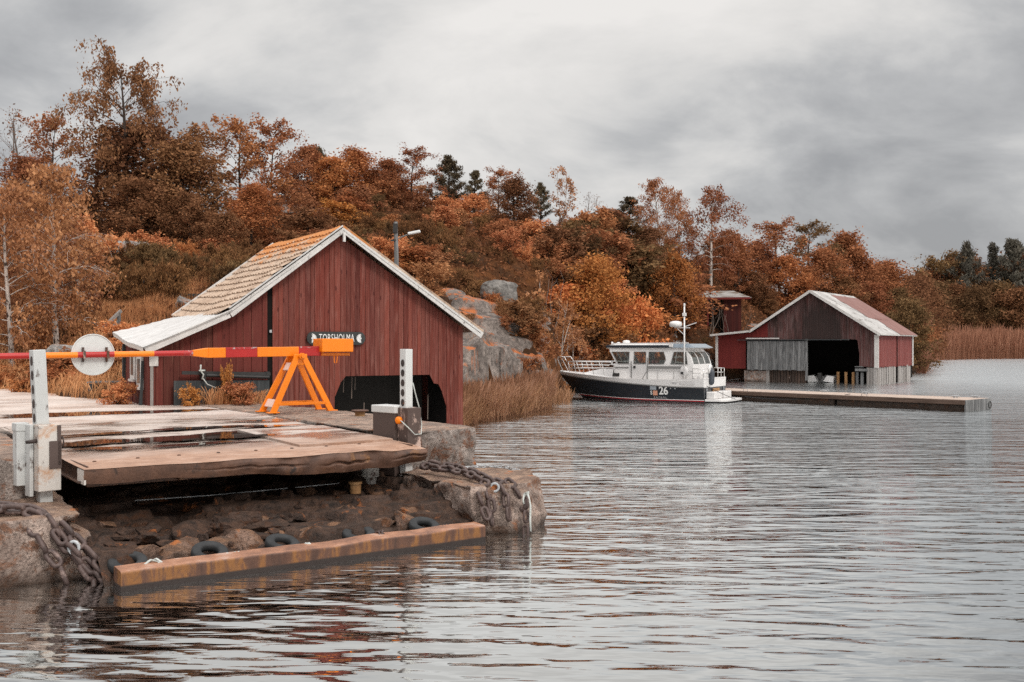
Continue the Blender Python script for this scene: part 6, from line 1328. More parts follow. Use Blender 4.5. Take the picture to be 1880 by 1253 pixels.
def proto(name, seed, bark=None, **k):
    m, V, Q = gen_tree(seed, **k); p = Proto(); p.name = name
    p.wood = m.mesh(name + '_trunk', fix=False); p.leaf = np_mesh(name + '_crown', V, Q); p.wood.materials.append(bark or m_bark); p.leaf.materials.append(L_ORANGE)
    p.wood.polygons.foreach_set('use_smooth', [True] * len(p.wood.polygons))
    p.H = float(np.percentile(V[:, 2], 99.6)); p.W = 2 * float(np.percentile(np.hypot(V[:, 0], V[:, 1]), 92)); return p
up3 = (np.array([0, 0, 1.0]), .55); dn3 = (np.array([0, 0, -1.0]), .6)
cone = lambda t: (1 - t) ** .8 * .95 + .06
dome = lambda t: math.sqrt(max(0.02, 1 - (max(0, t - .25) / .78) ** 2)) * (.75 + .25 * min(1, t * 4))
ball = lambda t: math.sqrt(max(0.03, 1 - (1.9 * (t - .48)) ** 2))
PR = {
 'tall_birch': [proto('birch', 101, H=10.5, Rm=3.5, clear=.28, nl=34, prof=lambda t: (.62 + .5 * t) * math.sqrt(max(.12, 1 - max(0, t - .5) ** 2 / .28)), e0=28, e1=66, droop=.62, nsub=8, nleaf=50, ls=.078, asp=.45, spread=.12, hang=.26, leaf_up=dn3, r0=.17, lean=.1, subl=.34)],
 'birch': [proto('birch', 111 + k, H=8, Rm=2.1, clear=.18, nl=28, prof=dome, e0=15, e1=65, droop=.6, nsub=7, nleaf=40, ls=.066, asp=.5, spread=.15, hang=.18, leaf_up=dn3, r0=.10, lean=.5) for k in range(2)],
 'airy': [proto('tree', 121 + k, H=8, Rm=2.9, clear=.25, nl=22, prof=dome, e0=20, e1=65, droop=.35, nsub=7, nleaf=36, ls=.078, spread=.18, r0=.11, lean=.6) for k in range(2)],
 'broad': [proto('tree', 131 + k, H=7, Rm=2.6, clear=.08, nl=34, prof=dome, e0=22, e1=68, droop=.22, nsub=8, nleaf=54, ls=.084, spread=.30, r0=.12, lean=.5) for k in range(3)],
 'round': [proto('shrub', 141 + k, H=3.6, Rm=1.7, clear=.06, nl=30, prof=ball, e0=0, e1=70, droop=.1, nsub=5, nleaf=34, ls=.085, spread=.16, r0=.05, lean=.2, stems=3) for k in range(2)],
 'shrub': [proto('shrub', 151 + k, H=2.2, Rm=1.25, clear=.04, nl=24, prof=ball, e0=5, e1=75, droop=.1, nsub=4, nleaf=30, ls=.075, spread=.15, r0=.04, lean=.3, stems=4) for k in range(3)],
 'sapling': [proto('birch', 161 + k, H=6, Rm=1.2, clear=.10, nl=24, prof=lambda t: .55 + .5 * math.sin(math.pi * t), e0=40, e1=70, droop=.35, nsub=5, nleaf=20, ls=.07, spread=.13, r0=.06, lean=.5, stems=3) for k in range(2)],
 'pine': [proto('pine', 171 + k, H=9, Rm=2.1, clear=.30, nl=36, prof=lambda t: cone(t) * (.6 + .5 * min(1, t * 3)), e0=5, e1=55, droop=-.25, nsub=6, nleaf=30, ls=.14, spread=.13, asp=.22, r0=.13, lean=.2, leaf_up=up3, subl=.35) for k in range(2)],
 'spruce': [proto('spruce', 181, H=10, Rm=2.2, clear=.05, nl=56, prof=cone, e0=-8, e1=40, droop=.1, nsub=6, nleaf=24, ls=.14, spread=.14, asp=.25, r0=.13, lean=.05, subl=.35)],
 'bare': [proto('bare_tree', 191 + k, H=7, Rm=1.3, clear=.35, nl=16, prof=dome, e0=40, e1=72, droop=.0, nsub=5, nleaf=2, ls=.05, spread=.1, r0=.07, lean=.5, subl=.6) for k in range(2)],
 'juniper': [proto('juniper', 201 + k, H=1.25, Rm=1.35, clear=.02, nl=30, prof=lambda t: 1 - .45 * t, e0=8, e1=60, droop=-.15, nsub=4, nleaf=34, ls=.085, spread=.085, asp=.22, r0=.03, lean=.2, stems=4, leaf_up=up3) for k in range(3)],
}
KIND = {'tall_birch': 'birch_tree', 'birch': 'birch_tree', 'airy': 'leafy_tree', 'broad': 'leafy_tree', 'round': 'shrub', 'shrub': 'shrub', 'sapling': 'birch_tree', 'pine': 'pine_tree', 'spruce': 'spruce_tree', 'bare': 'bare_tree', 'juniper': 'juniper_bush'}
CAT = {'birch_tree': 'tree', 'leafy_tree': 'tree', 'shrub': 'shrub', 'pine_tree': 'tree', 'spruce_tree': 'tree', 'bare_tree': 'tree', 'juniper_bush': 'bush'}
ROOTS = {}
def copy_tree(src, loc, rz, sc):
    r = src.copy(); COL.objects.link(r); r.location = loc; r.rotation_euler = (0, 0, rz); r.scale = sc
    for ch in src.children: c = ch.copy(); COL.objects.link(c); c.parent = r
    return r
def make_root(kind, k, loc, rz, sc, bark):
    p = PR[kind][k]; r = bpy.data.objects.new(KIND[kind], None); COL.objects.link(r); r.empty_display_size = .3; r.location = loc; r.rotation_euler = (0, 0, rz); r.scale = sc
    for nm, me in (('trunk', p.wood), ('crown', p.leaf)):
        c = bpy.data.objects.new(nm, me); COL.objects.link(c); c.parent = r; c.material_slots[0].link = 'OBJECT'
    return r
VG = random.Random(77)
def plant(kind, px, top, Y, wpx, mat, label, group=None, bark=None, z=None, k=None, rz=None, sink=.1):
    """one tree: photo column and top row at distance Y give its height, wpx its crown width"""
    p = PR[kind]; k = VG.randrange(len(p)) if k is None else k % len(p); q = at(px, Y, 0); zb = gz(q.x, q.y) - sink if z is None else z
    H = max(.5, zat(top, Y) - zb);  W_ = wpx / F * Y * {'airy': 1.35, 'birch': 1.12, 'broad': 1.08}.get(kind, 1.0); W_ = min(W_, (.92 if kind in ('broad', 'airy') else 1.6) * H); sc = (W_ / p[k].W, W_ / p[k].W, H / p[k].H); rz = VG.uniform(0, 6.28) if rz is None else rz
    key = (kind, k)
    if key in ROOTS: r = copy_tree(ROOTS[key], (q.x, q.y, zb), rz, sc)
    else: r = ROOTS[key] = make_root(kind, k, (q.x, q.y, zb), rz, sc, bark)
    for c in r.children:
        c.material_slots[0].link = 'OBJECT'; c.material_slots[0].material = mat if c.name.startswith('crown') else (bark or m_bark)
    for n_ in ('label', 'category', 'group'):
        if n_ in r: del r[n_]
    return tag(r, label, CAT[KIND[kind]], group)
def plant_h(kind, px, Y, H, W_, mat, label, group=None, bark=None, py=None):
    """same, with height and width in metres"""
    q = at(px, Y, 0); zb = gz(q.x, q.y); return plant(kind, px, HZ - (zb - .1 + H - CAMH) * F / Y, Y, W_ * F / Y, mat, label, group, bark)

# -- single trees one can point to
plant('tall_birch', 228, 98, 56, 190, L_BROWN, 'tallest tree, a lone dark brown birch rising above the left hilltop', k=0)
plant('broad', 235, 225, 57, 215, L_BROWN, 'wide brown leafy tree at the foot of the tallest birch', k=0)
plant('bare', 12, 200, 60, 75, L_BROWN, 'nearly bare tree at the left edge of the hill, beside another bare one', bark=m_twig, k=0)
plant('bare', 45, 195, 61, 80, L_BROWN, 'taller bare grey tree, second from the left on the hill', bark=m_twig, k=1)
plant('airy', 92, 212, 60, 100, L_RUSSET, 'sparse russet tree between the bare trees and the tallest birch', k=1)
plant('broad', 60, 290, 58, 190, L_RUSSET, 'low russet tree under the two bare trees at the left', k=1)
plant('birch', 105, 308, 33, 190, L_BIRCH, 'big copper weeping birch on the left bank with pale trunk', bark=m_birch, k=0)
plant('birch', 22, 345, 31.5, 170, L_BIRCH, 'copper weeping birch cut by the left picture edge, white trunk', bark=m_birch, k=1)
plant('birch', 140, 420, 38.5, 95, L_BIRCH, 'small copper birch right of the big weeping birch', bark=m_birch, k=1)
plant('birch', 62, 352, 36, 150, L_BIRCH, 'copper birch half hidden between the two big weeping birches', bark=m_birch, k=0)
plant('birch', 120, 372, 37.5, 150, L_BIRCH, 'copper birch standing just behind the big weeping birch', bark=m_birch, k=1)
plant('round', 178, 395, 45, 90, L_CORAL, 'coral shrub leaning out from behind the weeping birches', k=0)
plant('airy', 372, 235, 58, 120, L_BROWN, 'thin dark brown tree with sky showing through, right of the tallest birch', k=0)
plant('airy', 442, 216, 60, 120, L_RUSSET, 'airy russet tree, left one of a close pair above the boathouse roof', k=1)
plant('airy', 500, 224, 60.5, 110, L_RUSSET, 'airy russet tree, right one of a close pair above the boathouse roof', k=0)
plant('broad', 330, 262, 56, 150, L_BROWN, 'dense brown tree between the tallest birch and the thin dark tree', k=2)
plant('broad', 352, 355, 53, 170, L_BROWN, 'low dark brown tree behind the coral brambles', k=1)
plant('broad', 265, 330, 53, 170, L_BROWN, 'dark brown undergrowth tree below the tallest birch', k=0)
plant('broad', 460, 335, 54, 130, L_ORANGE, 'glowing orange rounded tree left above the tiled roof', k=2)
plant('broad', 405, 390, 51, 130, L_BROWN, 'dark bushy tree right beside the glowing orange one', k=0)
plant('broad', 562, 268, 71, 105, L_RUSSET, 'russet tree first in the row along the hilltop above the tiled roof', k=1)
plant('broad', 618, 290, 70, 105, L_ORANGE, 'orange brown tree second in the row on the hilltop above the ridge', k=0)
plant('broad', 665, 275, 72, 110, L_ORANGE, 'orange brown tree directly above the white gable peak', k=2)
plant('broad', 715, 292, 71, 95, L_RUSSET, 'russet tree right of the gable peak on the hilltop', k=1)
plant('airy', 755, 272, 72, 110, L_RUSSET, 'airy russet tree just left of the dark hilltop pine', k=0)
plant('pine', 822, 286, 74, 70, L_PINE, 'dark green pine standing out on the middle of the hilltop', k=0)
plant('pine', 588, 272, 80, 55, L_PINE, 'small dark pine top behind the russet hilltop row', k=1)
plant('pine', 872, 314, 78, 42, L_PINE, 'slim dark pine right of the prominent hilltop pine', k=1)
plant('airy', 915, 308, 76, 100, L_RUSSET, 'russet tree behind the wide brown bush on the hilltop', k=1)
plant('broad', 945, 330, 70, 170, L_BROWN, 'wide dark brown bushy tree on the brow above the boulder', k=2)
plant('pine', 992, 336, 80, 42, L_PINE, 'small dark pine behind the wide brown tree', k=0)
plant('sapling', 1031, 304, 79, 50, L_BIRCH, 'thin pale birch poking above the skyline in the middle', bark=m_birch, k=0)
plant('bare', 1072, 352, 82, 45, L_BROWN, 'thin bare twiggy tree on the skyline right of the pale birch', bark=m_twig, k=0)
plant('bare', 1104, 358, 84, 40, L_BROWN, 'second thin bare tree farther right on the skyline', bark=m_twig, k=1)
plant('pine', 1152, 362, 86, 60, L_PINE, 'dark pine behind russet bushes left of the tall skyline birch', k=1)
plant('broad', 1125, 385, 79, 130, L_RUSSET, 'russet bushy tree below the skyline pine', k=0)
plant('birch', 1208, 328, 82, 82, L_RUSSET, 'tall narrow russet birch on the skyline above the patrol boat', bark=m_birch, k=0)
plant('birch', 1250, 352, 84, 60, L_RUSSET, 'thin russet birch between two taller skyline birches', bark=m_birch, k=1)
plant('birch', 1305, 342, 83, 105, L_RUSSET, 'spreading russet birch on the skyline above the small shed', bark=m_birch, k=1)
plant('round', 935, 420, 60, 66, L_CORAL, 'small round coral orange tree alone on the heath slope above the boulder', k=1)
plant('broad', 1240, 468, 67, 88, L_YELLOW, 'amber yellow tree left of the small shed behind the boat mast', k=1, bark=m_twig)
plant('broad', 1085, 470, 57, 125, L_YELLOW, 'amber brown tree above the bow of the patrol boat', k=2)
plant('sapling', 1022, 500, 49, 90, L_BIRCH, 'slender pale birch clump at the shore left of the patrol boat', bark=m_birch, k=1)
plant('sapling', 1045, 575, 52, 80, L_BIRCH, 'low copper birch sapling directly behind the boat bow', bark=m_birch, k=0)
plant('round', 1110, 535, 58, 110, L_BRIGHT, 'deep orange shrub over the patrol boat cabin front', k=0)
plant('round', 1165, 545, 60, 100, L_BRIGHT, 'deep orange shrub over the middle of the patrol boat cabin', k=1)
plant('broad', 1672, 552, 84, 80, L_OLIVE, 'dull amber tree right beside the far boathouse corner', k=0)
plant('pine', 1776, 446, 215, 62, L_FARPINE, 'far pine with a flat top above the reed bed', k=0)
plant('spruce', 1822, 448, 218, 62, L_FARPINE, 'far pointed spruce between two pines across the bay', k=0)
plant('pine', 1862, 440, 214, 80, L_FARPINE, 'far pine at the right picture edge', k=1)
plant('spruce', 1900, 436, 222, 70, L_FARPINE, 'far spruce cut by the right picture edge', k=0)

# -- woods: nothing tells these apart within a group
def wood(rows, group, label):
    for kind, px, top, Y, w, mt in rows: plant(kind, px, top, Y, w, mt, label, group)
wood([('broad', 1350, 425, 90, 110, L_RUSSET), ('broad', 1395, 445, 92, 110, L_RUSSET), ('airy', 1432, 404, 95, 110, L_RUSSET), ('broad', 1440, 470, 90, 120, L_ORANGE), ('airy', 1487, 408, 100, 100, L_OLIVE), ('broad', 1500, 455, 95, 120, L_RUSSET), ('broad', 1545, 428, 104, 110, L_RUSSET),
      ('broad', 1572, 460, 103, 100, L_RUSSET), ('broad', 1610, 480, 106, 100, L_RUSSET), ('broad', 1642, 490, 109, 90, L_BROWN), ('broad', 1395, 500, 88, 120, L_BROWN), ('broad', 1470, 520, 91, 120, L_RUSSET), ('broad', 1540, 510, 95, 120, L_BROWN), ('broad', 1600, 520, 97, 110, L_RUSSET), ('broad', 1645, 530, 99, 100, L_OLIVE),
      ('airy', 1360, 470, 87, 90, L_RUSSET), ('broad', 1418, 550, 87, 100, L_BROWN), ('broad', 1580, 560, 92, 100, L_BROWN), ('birch', 1330, 500, 86, 80, L_RUSSET), ('broad', 1520, 575, 90, 90, L_BROWN), ('broad', 1450, 580, 88, 80, L_RUSSET), ('broad', 1630, 575, 92, 90, L_OLIVE), ('broad', 1370, 560, 85, 70, L_BROWN)],
     'trees of the wood behind the far boathouse', 'russet or brown leafy tree in the dense wood behind the far boathouse')
fr_rows = []
for px, top, Y in [(1672, 505, 128), (1690, 512, 150)]: fr_rows.append(('broad', px, top, Y, 80, L_BROWN))
for px in range(1690, 1960, 19):
    top = np.interp(px, [1690, 1715, 1745, 1790, 1880, 1950], [496, 470, 456, 478, 460, 452]); fr_rows.append((VG.choice(['broad', 'broad', 'airy']), px, top + VG.uniform(-6, 22), VG.uniform(218, 232), VG.uniform(75, 105), VG.choice([L_OLIVE, L_RUSSET, L_BROWN, L_OLIVE, L_FARPINE] if px < 1770 else [L_OLIVE, L_FARPINE, L_BROWN])))
    fr_rows.append(('broad', px + 8, VG.uniform(515, 560), VG.uniform(206, 214), VG.uniform(70, 100), VG.choice([L_OLIVE, L_OLIVE, L_BROWN, L_BIRCH])))
    fr_rows.append(('broad', px + 3, VG.uniform(565, 595), VG.uniform(203, 206), VG.uniform(50, 70), VG.choice([L_OLIVE, L_OLIVE, L_BROWN])))
wood(fr_rows, 'leafy trees across the bay behind the reeds', 'olive or rust coloured leafy tree across the bay behind the far reed bed')
rows = []
for px in range(510, 1360, 21):
    top = np.interp(px, [520, 700, 850, 1000, 1150, 1360], [330, 325, 355, 400, 420, 450]) + VG.uniform(-12, 34); rows.append((VG.choice(['broad', 'broad', 'airy', 'birch']), px + VG.uniform(-10, 10), top, np.interp(px, [520, 1360], [75, 92]) + VG.uniform(-2, 6), VG.uniform(70, 110), VG.choice([L_RUSSET, L_RUSSET, L_ORANGE, L_BROWN, L_BIRCH])))
wood(rows, 'low trees filling the hilltop skyline', 'low autumn coloured tree filling the hilltop between the taller ones')
rows = []
for px in list(range(-330, -20, 44)) + list(range(-20, 510, 30)): rows.append((VG.choice(['broad', 'broad', 'airy']), px + VG.uniform(-12, 12), np.interp(px, [0, 200, 500], [345, 350, 370]) + VG.uniform(-15, 25), VG.uniform(57, 64), VG.uniform(110, 150), VG.choice([L_BROWN, L_BROWN, L_RUSSET, L_OLIVE])))
wood(rows, 'dark trees of the left hill', 'dark brown leafy tree in the dense growth of the left hill')

# -- shrubs
def shrubs(n, box, kinds, mats, hr, group, label, jit=0):
    """box: px range, py range of the ground they stand on, Y from rows"""
    for _ in range(n):
        px, Y = VG.uniform(*box[0]), VG.uniform(*box[1])
        for _t in range(30):                     # keep them on dry land
            if gz(*at(px, Y, 0).xy) > .12: break
            px, Y = VG.uniform(*box[0]), VG.uniform(*box[1])
        kd = VG.choice(kinds); h = VG.uniform(*hr); plant_h(kd, px, Y, h, h * VG.uniform(1.0, 1.7), VG.choice(mats), label, group)
shrubs(26, ((170, 430), (47, 53)), ['shrub', 'shrub', 'juniper'], [L_CORAL, L_CORAL, L_ORANGE, L_BIRCH], (.7, 1.4), 'coral bramble bushes on the ledge left of the roof', 'low coral bramble bush on the ledge left of the tiled roof')
shrubs(46, ((155, 480), (41, 48)), ['juniper'], [L_JUNIPER, L_JUNIPER, L_OLIVE], (.9, 1.7), 'brown junipers behind the boathouse roof', 'brown feathery juniper bush on the bank behind the boathouse roof')
shrubs(90, ((630, 1010), (48, 70)), ['juniper'], [L_JUNIPER, L_JUNIPER, L_JUNIPER, L_OLIVE], (.5, 1.3), 'junipers on the open heath slope', 'low brown juniper spreading over the open heath slope')
shrubs(30, ((800, 1010), (46.5, 54)), ['juniper', 'juniper', 'shrub'], [L_JUNIPER, L_JUNIPER, L_BROWN], (.5, 1.1), 'junipers above the bedrock', 'brown juniper on the slope just above the bedrock and the boulder')
shrubs(26, ((560, 1150), (58, 73)), ['shrub', 'round'], [L_RUSSET, L_ORANGE, L_CORAL, L_BIRCH], (.9, 2.2), 'russet shrubs scattered up the heath slope', 'russet or orange shrub scattered on the upper heath slope')
shrubs(9, ((690, 800), (40, 50)), ['shrub'], [L_CORAL, L_BIRCH, L_ORANGE], (1.0, 2.0), 'orange shrubs around the lamp post', 'pale orange shrub near the street lamp post')
shrubs(22, ((1000, 1260), (52, 64)), ['round', 'shrub'], [L_BRIGHT, L_RUSSET, L_ORANGE, L_BROWN], (1.6, 3.0), 'shrubs along the shore behind the patrol boat', 'dense orange to brown shrub on the shore behind the patrol boat')
shrubs(20, ((1060, 1250), (64, 78)), ['round', 'broad'], [L_BROWN, L_RUSSET, L_OLIVE, L_BROWN], (2.0, 3.8), 'dark bushes between the shore and the small shed', 'brown bush on the slope between the patrol boat and the small shed')
shrubs(7, ((1290, 1400), (69, 73)), ['shrub', 'juniper'], [L_OLIVE, L_BROWN, L_RUSSET], (.3, .6), 'undergrowth bushes around the small shed', 'low dark bush growing around the small open shed')
shrubs(12, ((1680, 1712), (80, 112)), ['shrub', 'round'], [L_RUSSET, L_BROWN, L_ORANGE], (1.2, 2.6), 'bushes at the shore right of the far boathouse', 'rusty bush at the shore right of the far boathouse')
shrubs(7, ((520, 600), (47, 56)), ['shrub', 'round'], [L_BROWN, L_RUSSET], (1.2, 2.2), 'bushes right behind the tiled roof ridge', 'brown bush just behind the ridge of the tiled roof')
plant('round', 625, 372, 62, 110, L_YELLOW, 'dull amber rounded tree behind the gable peak of the red boathouse', k=0)

shrubs(12, ((850, 985), (33.5, 45)), ['shrub', 'juniper'], [L_RUSSET, L_JUNIPER, L_ORANGE], (.45, .85), 'small bushes on the bedrock', 'small rusty bush growing in a hollow of the bedrock right of the red boathouse')
shrubs(8, ((950, 990), (41, 45.5)), ['shrub', 'round'], [L_BROWN, L_RUSSET, L_BIRCH], (.8, 1.5), 'bushes at the right edge of the bedrock', 'brown bush where the bedrock meets the shore shrubs')
shrubs(24, ((-20, 225), (25.5, 31)), ['shrub'], [L_CORAL, L_BIRCH, L_ORANGE], (.5, 1.0), 'orange weeds on the left bank', 'low orange weed bush in the dry grass left of the red boathouse')
# -- dead branches near the boat and the shed
def dead(px, Y, H, seed, label):
    g = random.Random(seed); q = at(px, Y, 0); zb = gz(q.x, q.y); m = MB()
    for _ in range(3):
        p = Vector((q.x + g.uniform(-.3, .3), q.y, zb - .1)); d = Vector((g.uniform(-.35, .35), g.uniform(-.2, .2), 1)).normalized(); pts = [p]
        for k in range(5): d = (d + Vector((g.uniform(-.25, .25), g.uniform(-.2, .2), .1))).normalized(); p = p + d * H / 5; pts.append(p); m.tube([p, p + (d + Vector((g.uniform(-.9, .9), g.uniform(-.6, .6), .1))).normalized() * H * .22], [.014, .004], 4)
        m.tube(pts, [.04, .035, .028, .02, .014, .006], 6)
    tag(m.build('dead_branch', m_twig, None, smooth=True), label, 'dead tree')
dead(1305, 71, 2.6, 3, 'leaning dead grey branch in front of the small shed'); dead(1346, 71, 3.2, 4, 'upright dead forked stem at the right corner of the small shed'); dead(1010, 55, 3.4, 5, 'bare grey twigs among shrubs right of the boulder')

# -- rocks
def rock_slab(px, py, Y, sx, sy, sz, rz, k, mat, label, group=None, name='rock_slab', lift=0.0):
    q = at(px, Y, 0); me = STONES[k].copy(); o = link(name, me, mat, None, smooth=True); o.location = (q.x, q.y, zat(py, Y) + lift); o.scale = (sx, sy, sz); o.rotation_euler = (VG.uniform(.05, .25) if name != 'boulder' else 0, VG.uniform(.02, .2) if name != 'boulder' else 0.05, rz); return tag(o, label, 'rock', group)
rock_slab(919, 537, 43.5, .82, .66, .50, .15, 6, m_boulder, 'big dark grey boulder perched alone on the rock above the reeds', name='boulder')
def bedrock(name, corner, size, lift, seed, label, dip=(-0.22, 0.10), step=0.55, mat=m_rock, edge=1.2):
    """a continuous outcrop: the ground raised and broken into dipping sheets of rock"""
    n, m_ = int(size[0] / .085), int(size[1] / .085); gx, gy = np.meshgrid(corner[0] + np.linspace(0, size[0], n), corner[1] + np.linspace(0, size[1], m_), indexing='ij')
    q = np.column_stack([gx.ravel(), gy.ravel()]); z = ground(q); P3 = np.column_stack([q, 0 * z]); base = z + .5 * fbm(P3, .28, 4, seed) + .16 * fbm(P3, 1.1, 4, seed + 1)
    w = (base - dip[0] * q[:, 0] - dip[1] * q[:, 1] + .18 * fbm(P3, .6, 3, seed + 2)) / step; f = np.floor(w); r = w - f; zz = (f + np.clip((r - .62) / .38, 0, 1) ** 2.2 * .9 + r * .1) * step + dip[0] * q[:, 0] + dip[1] * q[:, 1]
    crack = np.abs(fbm(P3 * np.array([1, 1.6, 1]), .5, 4, seed + 5)); zz = zz + lift - .10 * np.exp(-(crack / .02) ** 2) + .05 * fbm(P3, 3.0, 4, seed + 7)
    d = np.minimum(np.minimum(gx - corner[0], corner[0] + size[0] - gx), np.minimum(gy - corner[1], corner[1] + size[1] - gy)).ravel() + .9 * fbm(P3, .5, 3, seed + 9)
    zz = zz - .9 * np.clip(1 - d / edge, 0, 1.5) ** 1.5
    zz = np.where(z < .08, np.minimum(zz, -.7), zz)
    i_, j_ = np.meshgrid(np.arange(n - 1), np.arange(m_ - 1), indexing='ij'); Q = np.stack([i_ * m_ + j_, (i_ + 1) * m_ + j_, (i_ + 1) * m_ + j_ + 1, i_ * m_ + j_ + 1], -1).reshape(-1, 4)
    return tag(link(name, np_mesh(name, np.column_stack([q, zz]), Q), mat, smooth=True), label, 'rock')
bedrock('bedrock_outcrop', (-3.6, 31.0), (6.0, 16.5), .28, 81, 'broad grey bedrock slope with orange lichen right of the red boathouse, under the boulder')
for (px, py, Y, sx, sy, sz, k) in [(575, 388, 68, 2.2, 1.4, .40, 0), (655, 394, 69, 2.0, 1.5, .36, 1), (840, 412, 70, 2.2, 1.3, .34, 3), (1040, 430, 73, 2.6, 1.5, .42, 4), (1085, 440, 74, 1.8, 1.3, .4, 5), (1185, 482, 80, 1.8, 1.2, .5, 1)]:
    rock_slab(px, py, Y, sx, sy, sz, 0, k, m_rock, 'pale rock ledge showing through the heath on the upper slope', 'rock ledges on the upper slope')
for (px, py, Y, sx, sy, sz, k) in [(160, 455, 47, 1.8, 1.0, .5, 0), (215, 458, 48, 1.6, 1.0, .4, 3), (345, 566, 40, 1.0, .6, .42, 2), (290, 572, 40, .7, .5, .3, 4), (205, 668, 29, .7, .5, .4, 5), (120, 655, 30, .6, .5, .3, 1)]:
    rock_slab(px, py, Y, sx, sy, sz, .2, k, m_rock_grey, 'grey rock on the grassy bank left of the red boathouse', 'rocks on the left bank')
bedrock('bedrock_outcrop', (9.6, 62.0), (4.4, 5.4), .10, 131, 'low smooth grey rock slope between the patrol boat and the far boathouse', mat=m_rock_grey, step=.4, edge=.8); rock_slab(975, 692, 50, 2.6, 1.0, .35, -.2, 2, m_rock_grey, 'low grey shore rock behind the pier end')
rock_slab(1390, 608, 82, 2.0, 1.0, .6, 0, 4, m_rock, 'pinkish rock shelf behind the far boathouse roof')
rock_slab(205, 640, 33, .9, .6, .3, 0, 1, m_rock_grey, 'flat grey stone beside the foot of the stair handrail')

# -- grass, reeds and heath: nobody could count them
def blades(name, P, h, w, mat, seed, lean=.35, plume=0.0, nseg=3, label=None):
    g = np.random.default_rng(seed); n = len(P); H = h * g.uniform(.5, 1.15, n) * (1 + .45 * fbm(P * np.array([1, 1, 0]), .9, 3, seed)); az = g.uniform(0, 6.28, n); wd = w * g.uniform(.6, 1.3, n)
    la = g.normal(.6, 1.3, n); ld = np.stack([np.cos(la), np.sin(la) * .6, np.zeros(n)], 1) * (lean * H * g.uniform(.1, 1.0, n))[:, None]
    side = np.stack([np.cos(az), np.sin(az), np.zeros(n)], 1); V = []
    for k in range(nseg + 1):
        t = k / nseg; c = P + np.array([0, 0, 1]) * (H * t)[:, None] + ld * t ** 2; ww = wd * (1 - t) + .0015 if not plume else wd * (.55 + .45 * (t > .99))
        if plume and k == nseg: ww = wd * plume
        V += [c - side * (ww / 2)[:, None], c + side * (ww / 2)[:, None]]
    if plume:
        c = c + np.array([0, 0, 1]) * (H * .12)[:, None] + ld * .25; V += [c - side * .002, c + side * .002]; nseg += 1
    V = np.stack(V, 1).reshape(-1, 3); s = 2 * (nseg + 1); b = (np.arange(n) * s)[:, None]
    Q = np.concatenate([b + np.array([[2 * k, 2 * k + 1, 2 * k + 3, 2 * k + 2]]) for k in range(nseg)]); o = link(name, np_mesh(name, V, Q), mat); return tag(o, label, 'grass' if 'grass' in name else 'reeds', kind='stuff')
def scatter(n, poly, seed, thin=None, z=None):
    g = np.random.default_rng(seed); poly = np.array(poly); lo, hi = poly.min(0), poly.max(0); out = []
    while sum(map(len, out)) < n:
        q = g.uniform(lo, hi, (n, 2)); x, y = q[:, 0], q[:, 1]; ins = np.zeros(n, bool); j = len(poly) - 1
        for i in range(len(poly)):
            xi, yi = poly[i]; xj, yj = poly[j]; ins ^= ((yi > y) != (yj > y)) & (x < (xj - xi) * (y - yi) / (yj - yi + 1e-9) + xi); j = i
        q = q[ins]
        if thin: q = q[fbm(np.column_stack([q, 0 * q[:, 0]]), thin[0], 3, seed) + g.normal(0, .12, len(q)) > thin[1]]
        out.append(q)
    q = np.concatenate(out)[:n]; return np.column_stack([q, ground(q) - .03 if z is None else np.full(len(q), z)])
def xy(px, Y): p = at(px, Y, 0); return (p.x, p.y)
blades('reeds', scatter(6000, [xy(843, 27.5), xy(880, 29.8), xy(960, 33.0), xy(1015, 36.8), xy(1005, 41), xy(940, 38), xy(845, 34)], 1, (.35, -.25), z=-.05), 1.02, .013, L_REED, 2, .34, 2.6, label='tan reeds standing in the water right of the red boathouse')
_p = scatter(16000, [xy(843, 27.6), xy(880, 29.9), xy(960, 33.1), xy(1013, 36.9), xy(1005, 40.8), xy(940, 38), xy(845, 34)], 21, (.35, -.25), z=0.0); _p[:, 2] += np.random.default_rng(22).uniform(.03, .62, len(_p))
blades('reeds', _p, .42, .022, L_REED, 23, 1.25, label='tan reed leaves between the stalks right of the red boathouse')
blades('reeds', scatter(900, [xy(985, 38), xy(1045, 39.5), xy(1050, 42.5), xy(1000, 44)], 5, None, z=-.05), .50, .02, L_REED, 6, .4, 1.5, label='loose tan reeds around the bow of the patrol boat')
blades('reeds', scatter(16000, [xy(1690, 118), xy(1700, 116), xy(1708, 140), xy(1725, 165), xy(1800, 178), xy(1960, 186), xy(1960, 203), xy(1690, 200), xy(1688, 135)], 3, None, z=0.0), 4.3, .07, L_FARREED, 4, .22, 1.6, label='wide red-brown reed bed on the far side of the bay')
blades('reeds', scatter(1500, [xy(1682, 84), xy(1700, 84), xy(1706, 110), xy(1690, 112)], 7, None, z=0.0), 2.0, .06, L_FARREED, 8, .35, 1.6, label='rusty reeds at the shore beside the far boathouse corner')
Dp = lambda u, v: tuple(D(u, v).xy)
blades('grass', scatter(15000, [Dp(3.2, 11.3), Dp(2.65, 15.5), Dp(2.15, 20), Dp(1.6, 27), Dp(-1, 36), Dp(6, 36), Dp(9.5, 22), Dp(4.6, 14.8), Dp(3.32, 12.9)], 9, (.5, -.3)), .46, .013, L_GRASS, 10, .7, 1.5, label='orange dry grass on the bank left of the red boathouse')
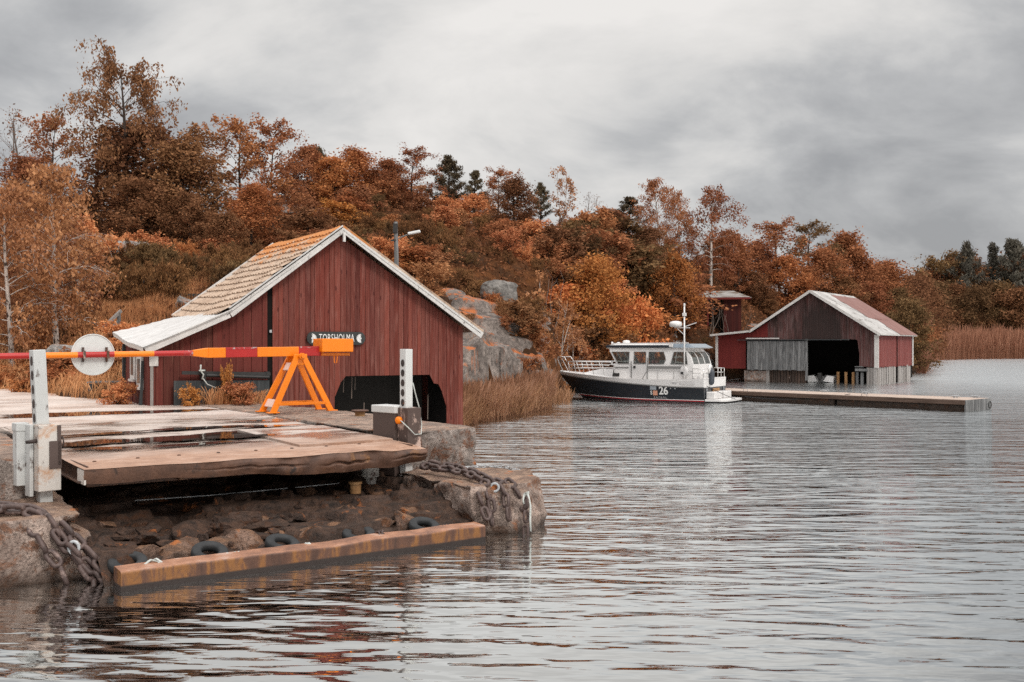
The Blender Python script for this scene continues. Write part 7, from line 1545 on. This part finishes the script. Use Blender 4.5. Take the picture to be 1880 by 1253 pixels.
blades('grass', scatter(9000, [xy(150, 38), xy(225, 37.5), xy(300, 36.5), xy(420, 37), xy(420, 44), xy(150, 43)], 11, (.4, -.2)), .42, .02, L_GRASS, 12, .4, label='orange grass on the bank behind the white sheet roof')
blades('grass', scatter(800, [Dp(4.35, 9.9), Dp(5.6, 9.9), Dp(5.6, 10.35), Dp(4.35, 10.45)], 13, None, z=1.06), .30, .012, L_GRASS, 14, .5, 1.2, label='orange weeds at the foot of the red boathouse wall')
blades('grass', scatter(1500, [xy(845, 33), xy(1000, 38), xy(1040, 47), xy(960, 46), xy(850, 40)], 15, (.4, .1)), .45, .02, L_GRASS, 16, .6, label='orange grass tufts on the bedrock')
# leafy weeds by the wall
for k, (u, v, h, lab) in enumerate([(4.0, 10.0, .34, 'bushy orange weed in front of the dark board panel'), (5.05, 9.9, .5, 'orange weed clump between the A-frame legs'), (4.8, 10.1, .85, 'tall orange weed beside the left leg of the A-frame'), (2.95, 11.5, .55, 'yellow weed at the left corner of the red boathouse')]):
    p = D(u, v); plant('shrub', 940 + F * p.x / p.y, HZ - (1.08 + h - CAMH) * F / p.y, p.y, h * (1.3 if h < .8 else .35) * F / p.y, L_YELLOW if k % 2 == 0 else L_CORAL, lab, None, None, 1.05, k)
# heath cover
g = np.random.default_rng(60); q = np.column_stack([g.uniform(-40, 42, 250000), g.uniform(33, 98, 250000)]); q = q[np.abs(q[:, 0] / q[:, 1]) < .72]
zz = ground(q); k_ = (zz > 1.0) & (fbm(np.column_stack([q, 0 * zz]), .45, 3, 61) > -.45); q, zz = q[k_], zz[k_]; k_ = ~((q[:, 0] > -3.2) & (q[:, 0] < 2.0) & (q[:, 1] > 31) & (q[:, 1] < 46.5)); q, zz = q[k_], zz[k_]; mound = .35 * np.clip(fbm(np.column_stack([q, 0 * zz]), .7, 3, 62) + .25, 0, 1)
rk = np.ones(len(q), bool)
C = np.column_stack([q, zz + g.uniform(0, .16, len(q)) + mound * g.uniform(.4, 1, len(q))]); V, Q = leaf_quads(C, .085, g, .5)
tag(link('heath_cover', np_mesh('heath_cover', V, Q), L_HEATH), 'low brown and rust heath plants covering the hillside', 'ground cover', kind='stuff')
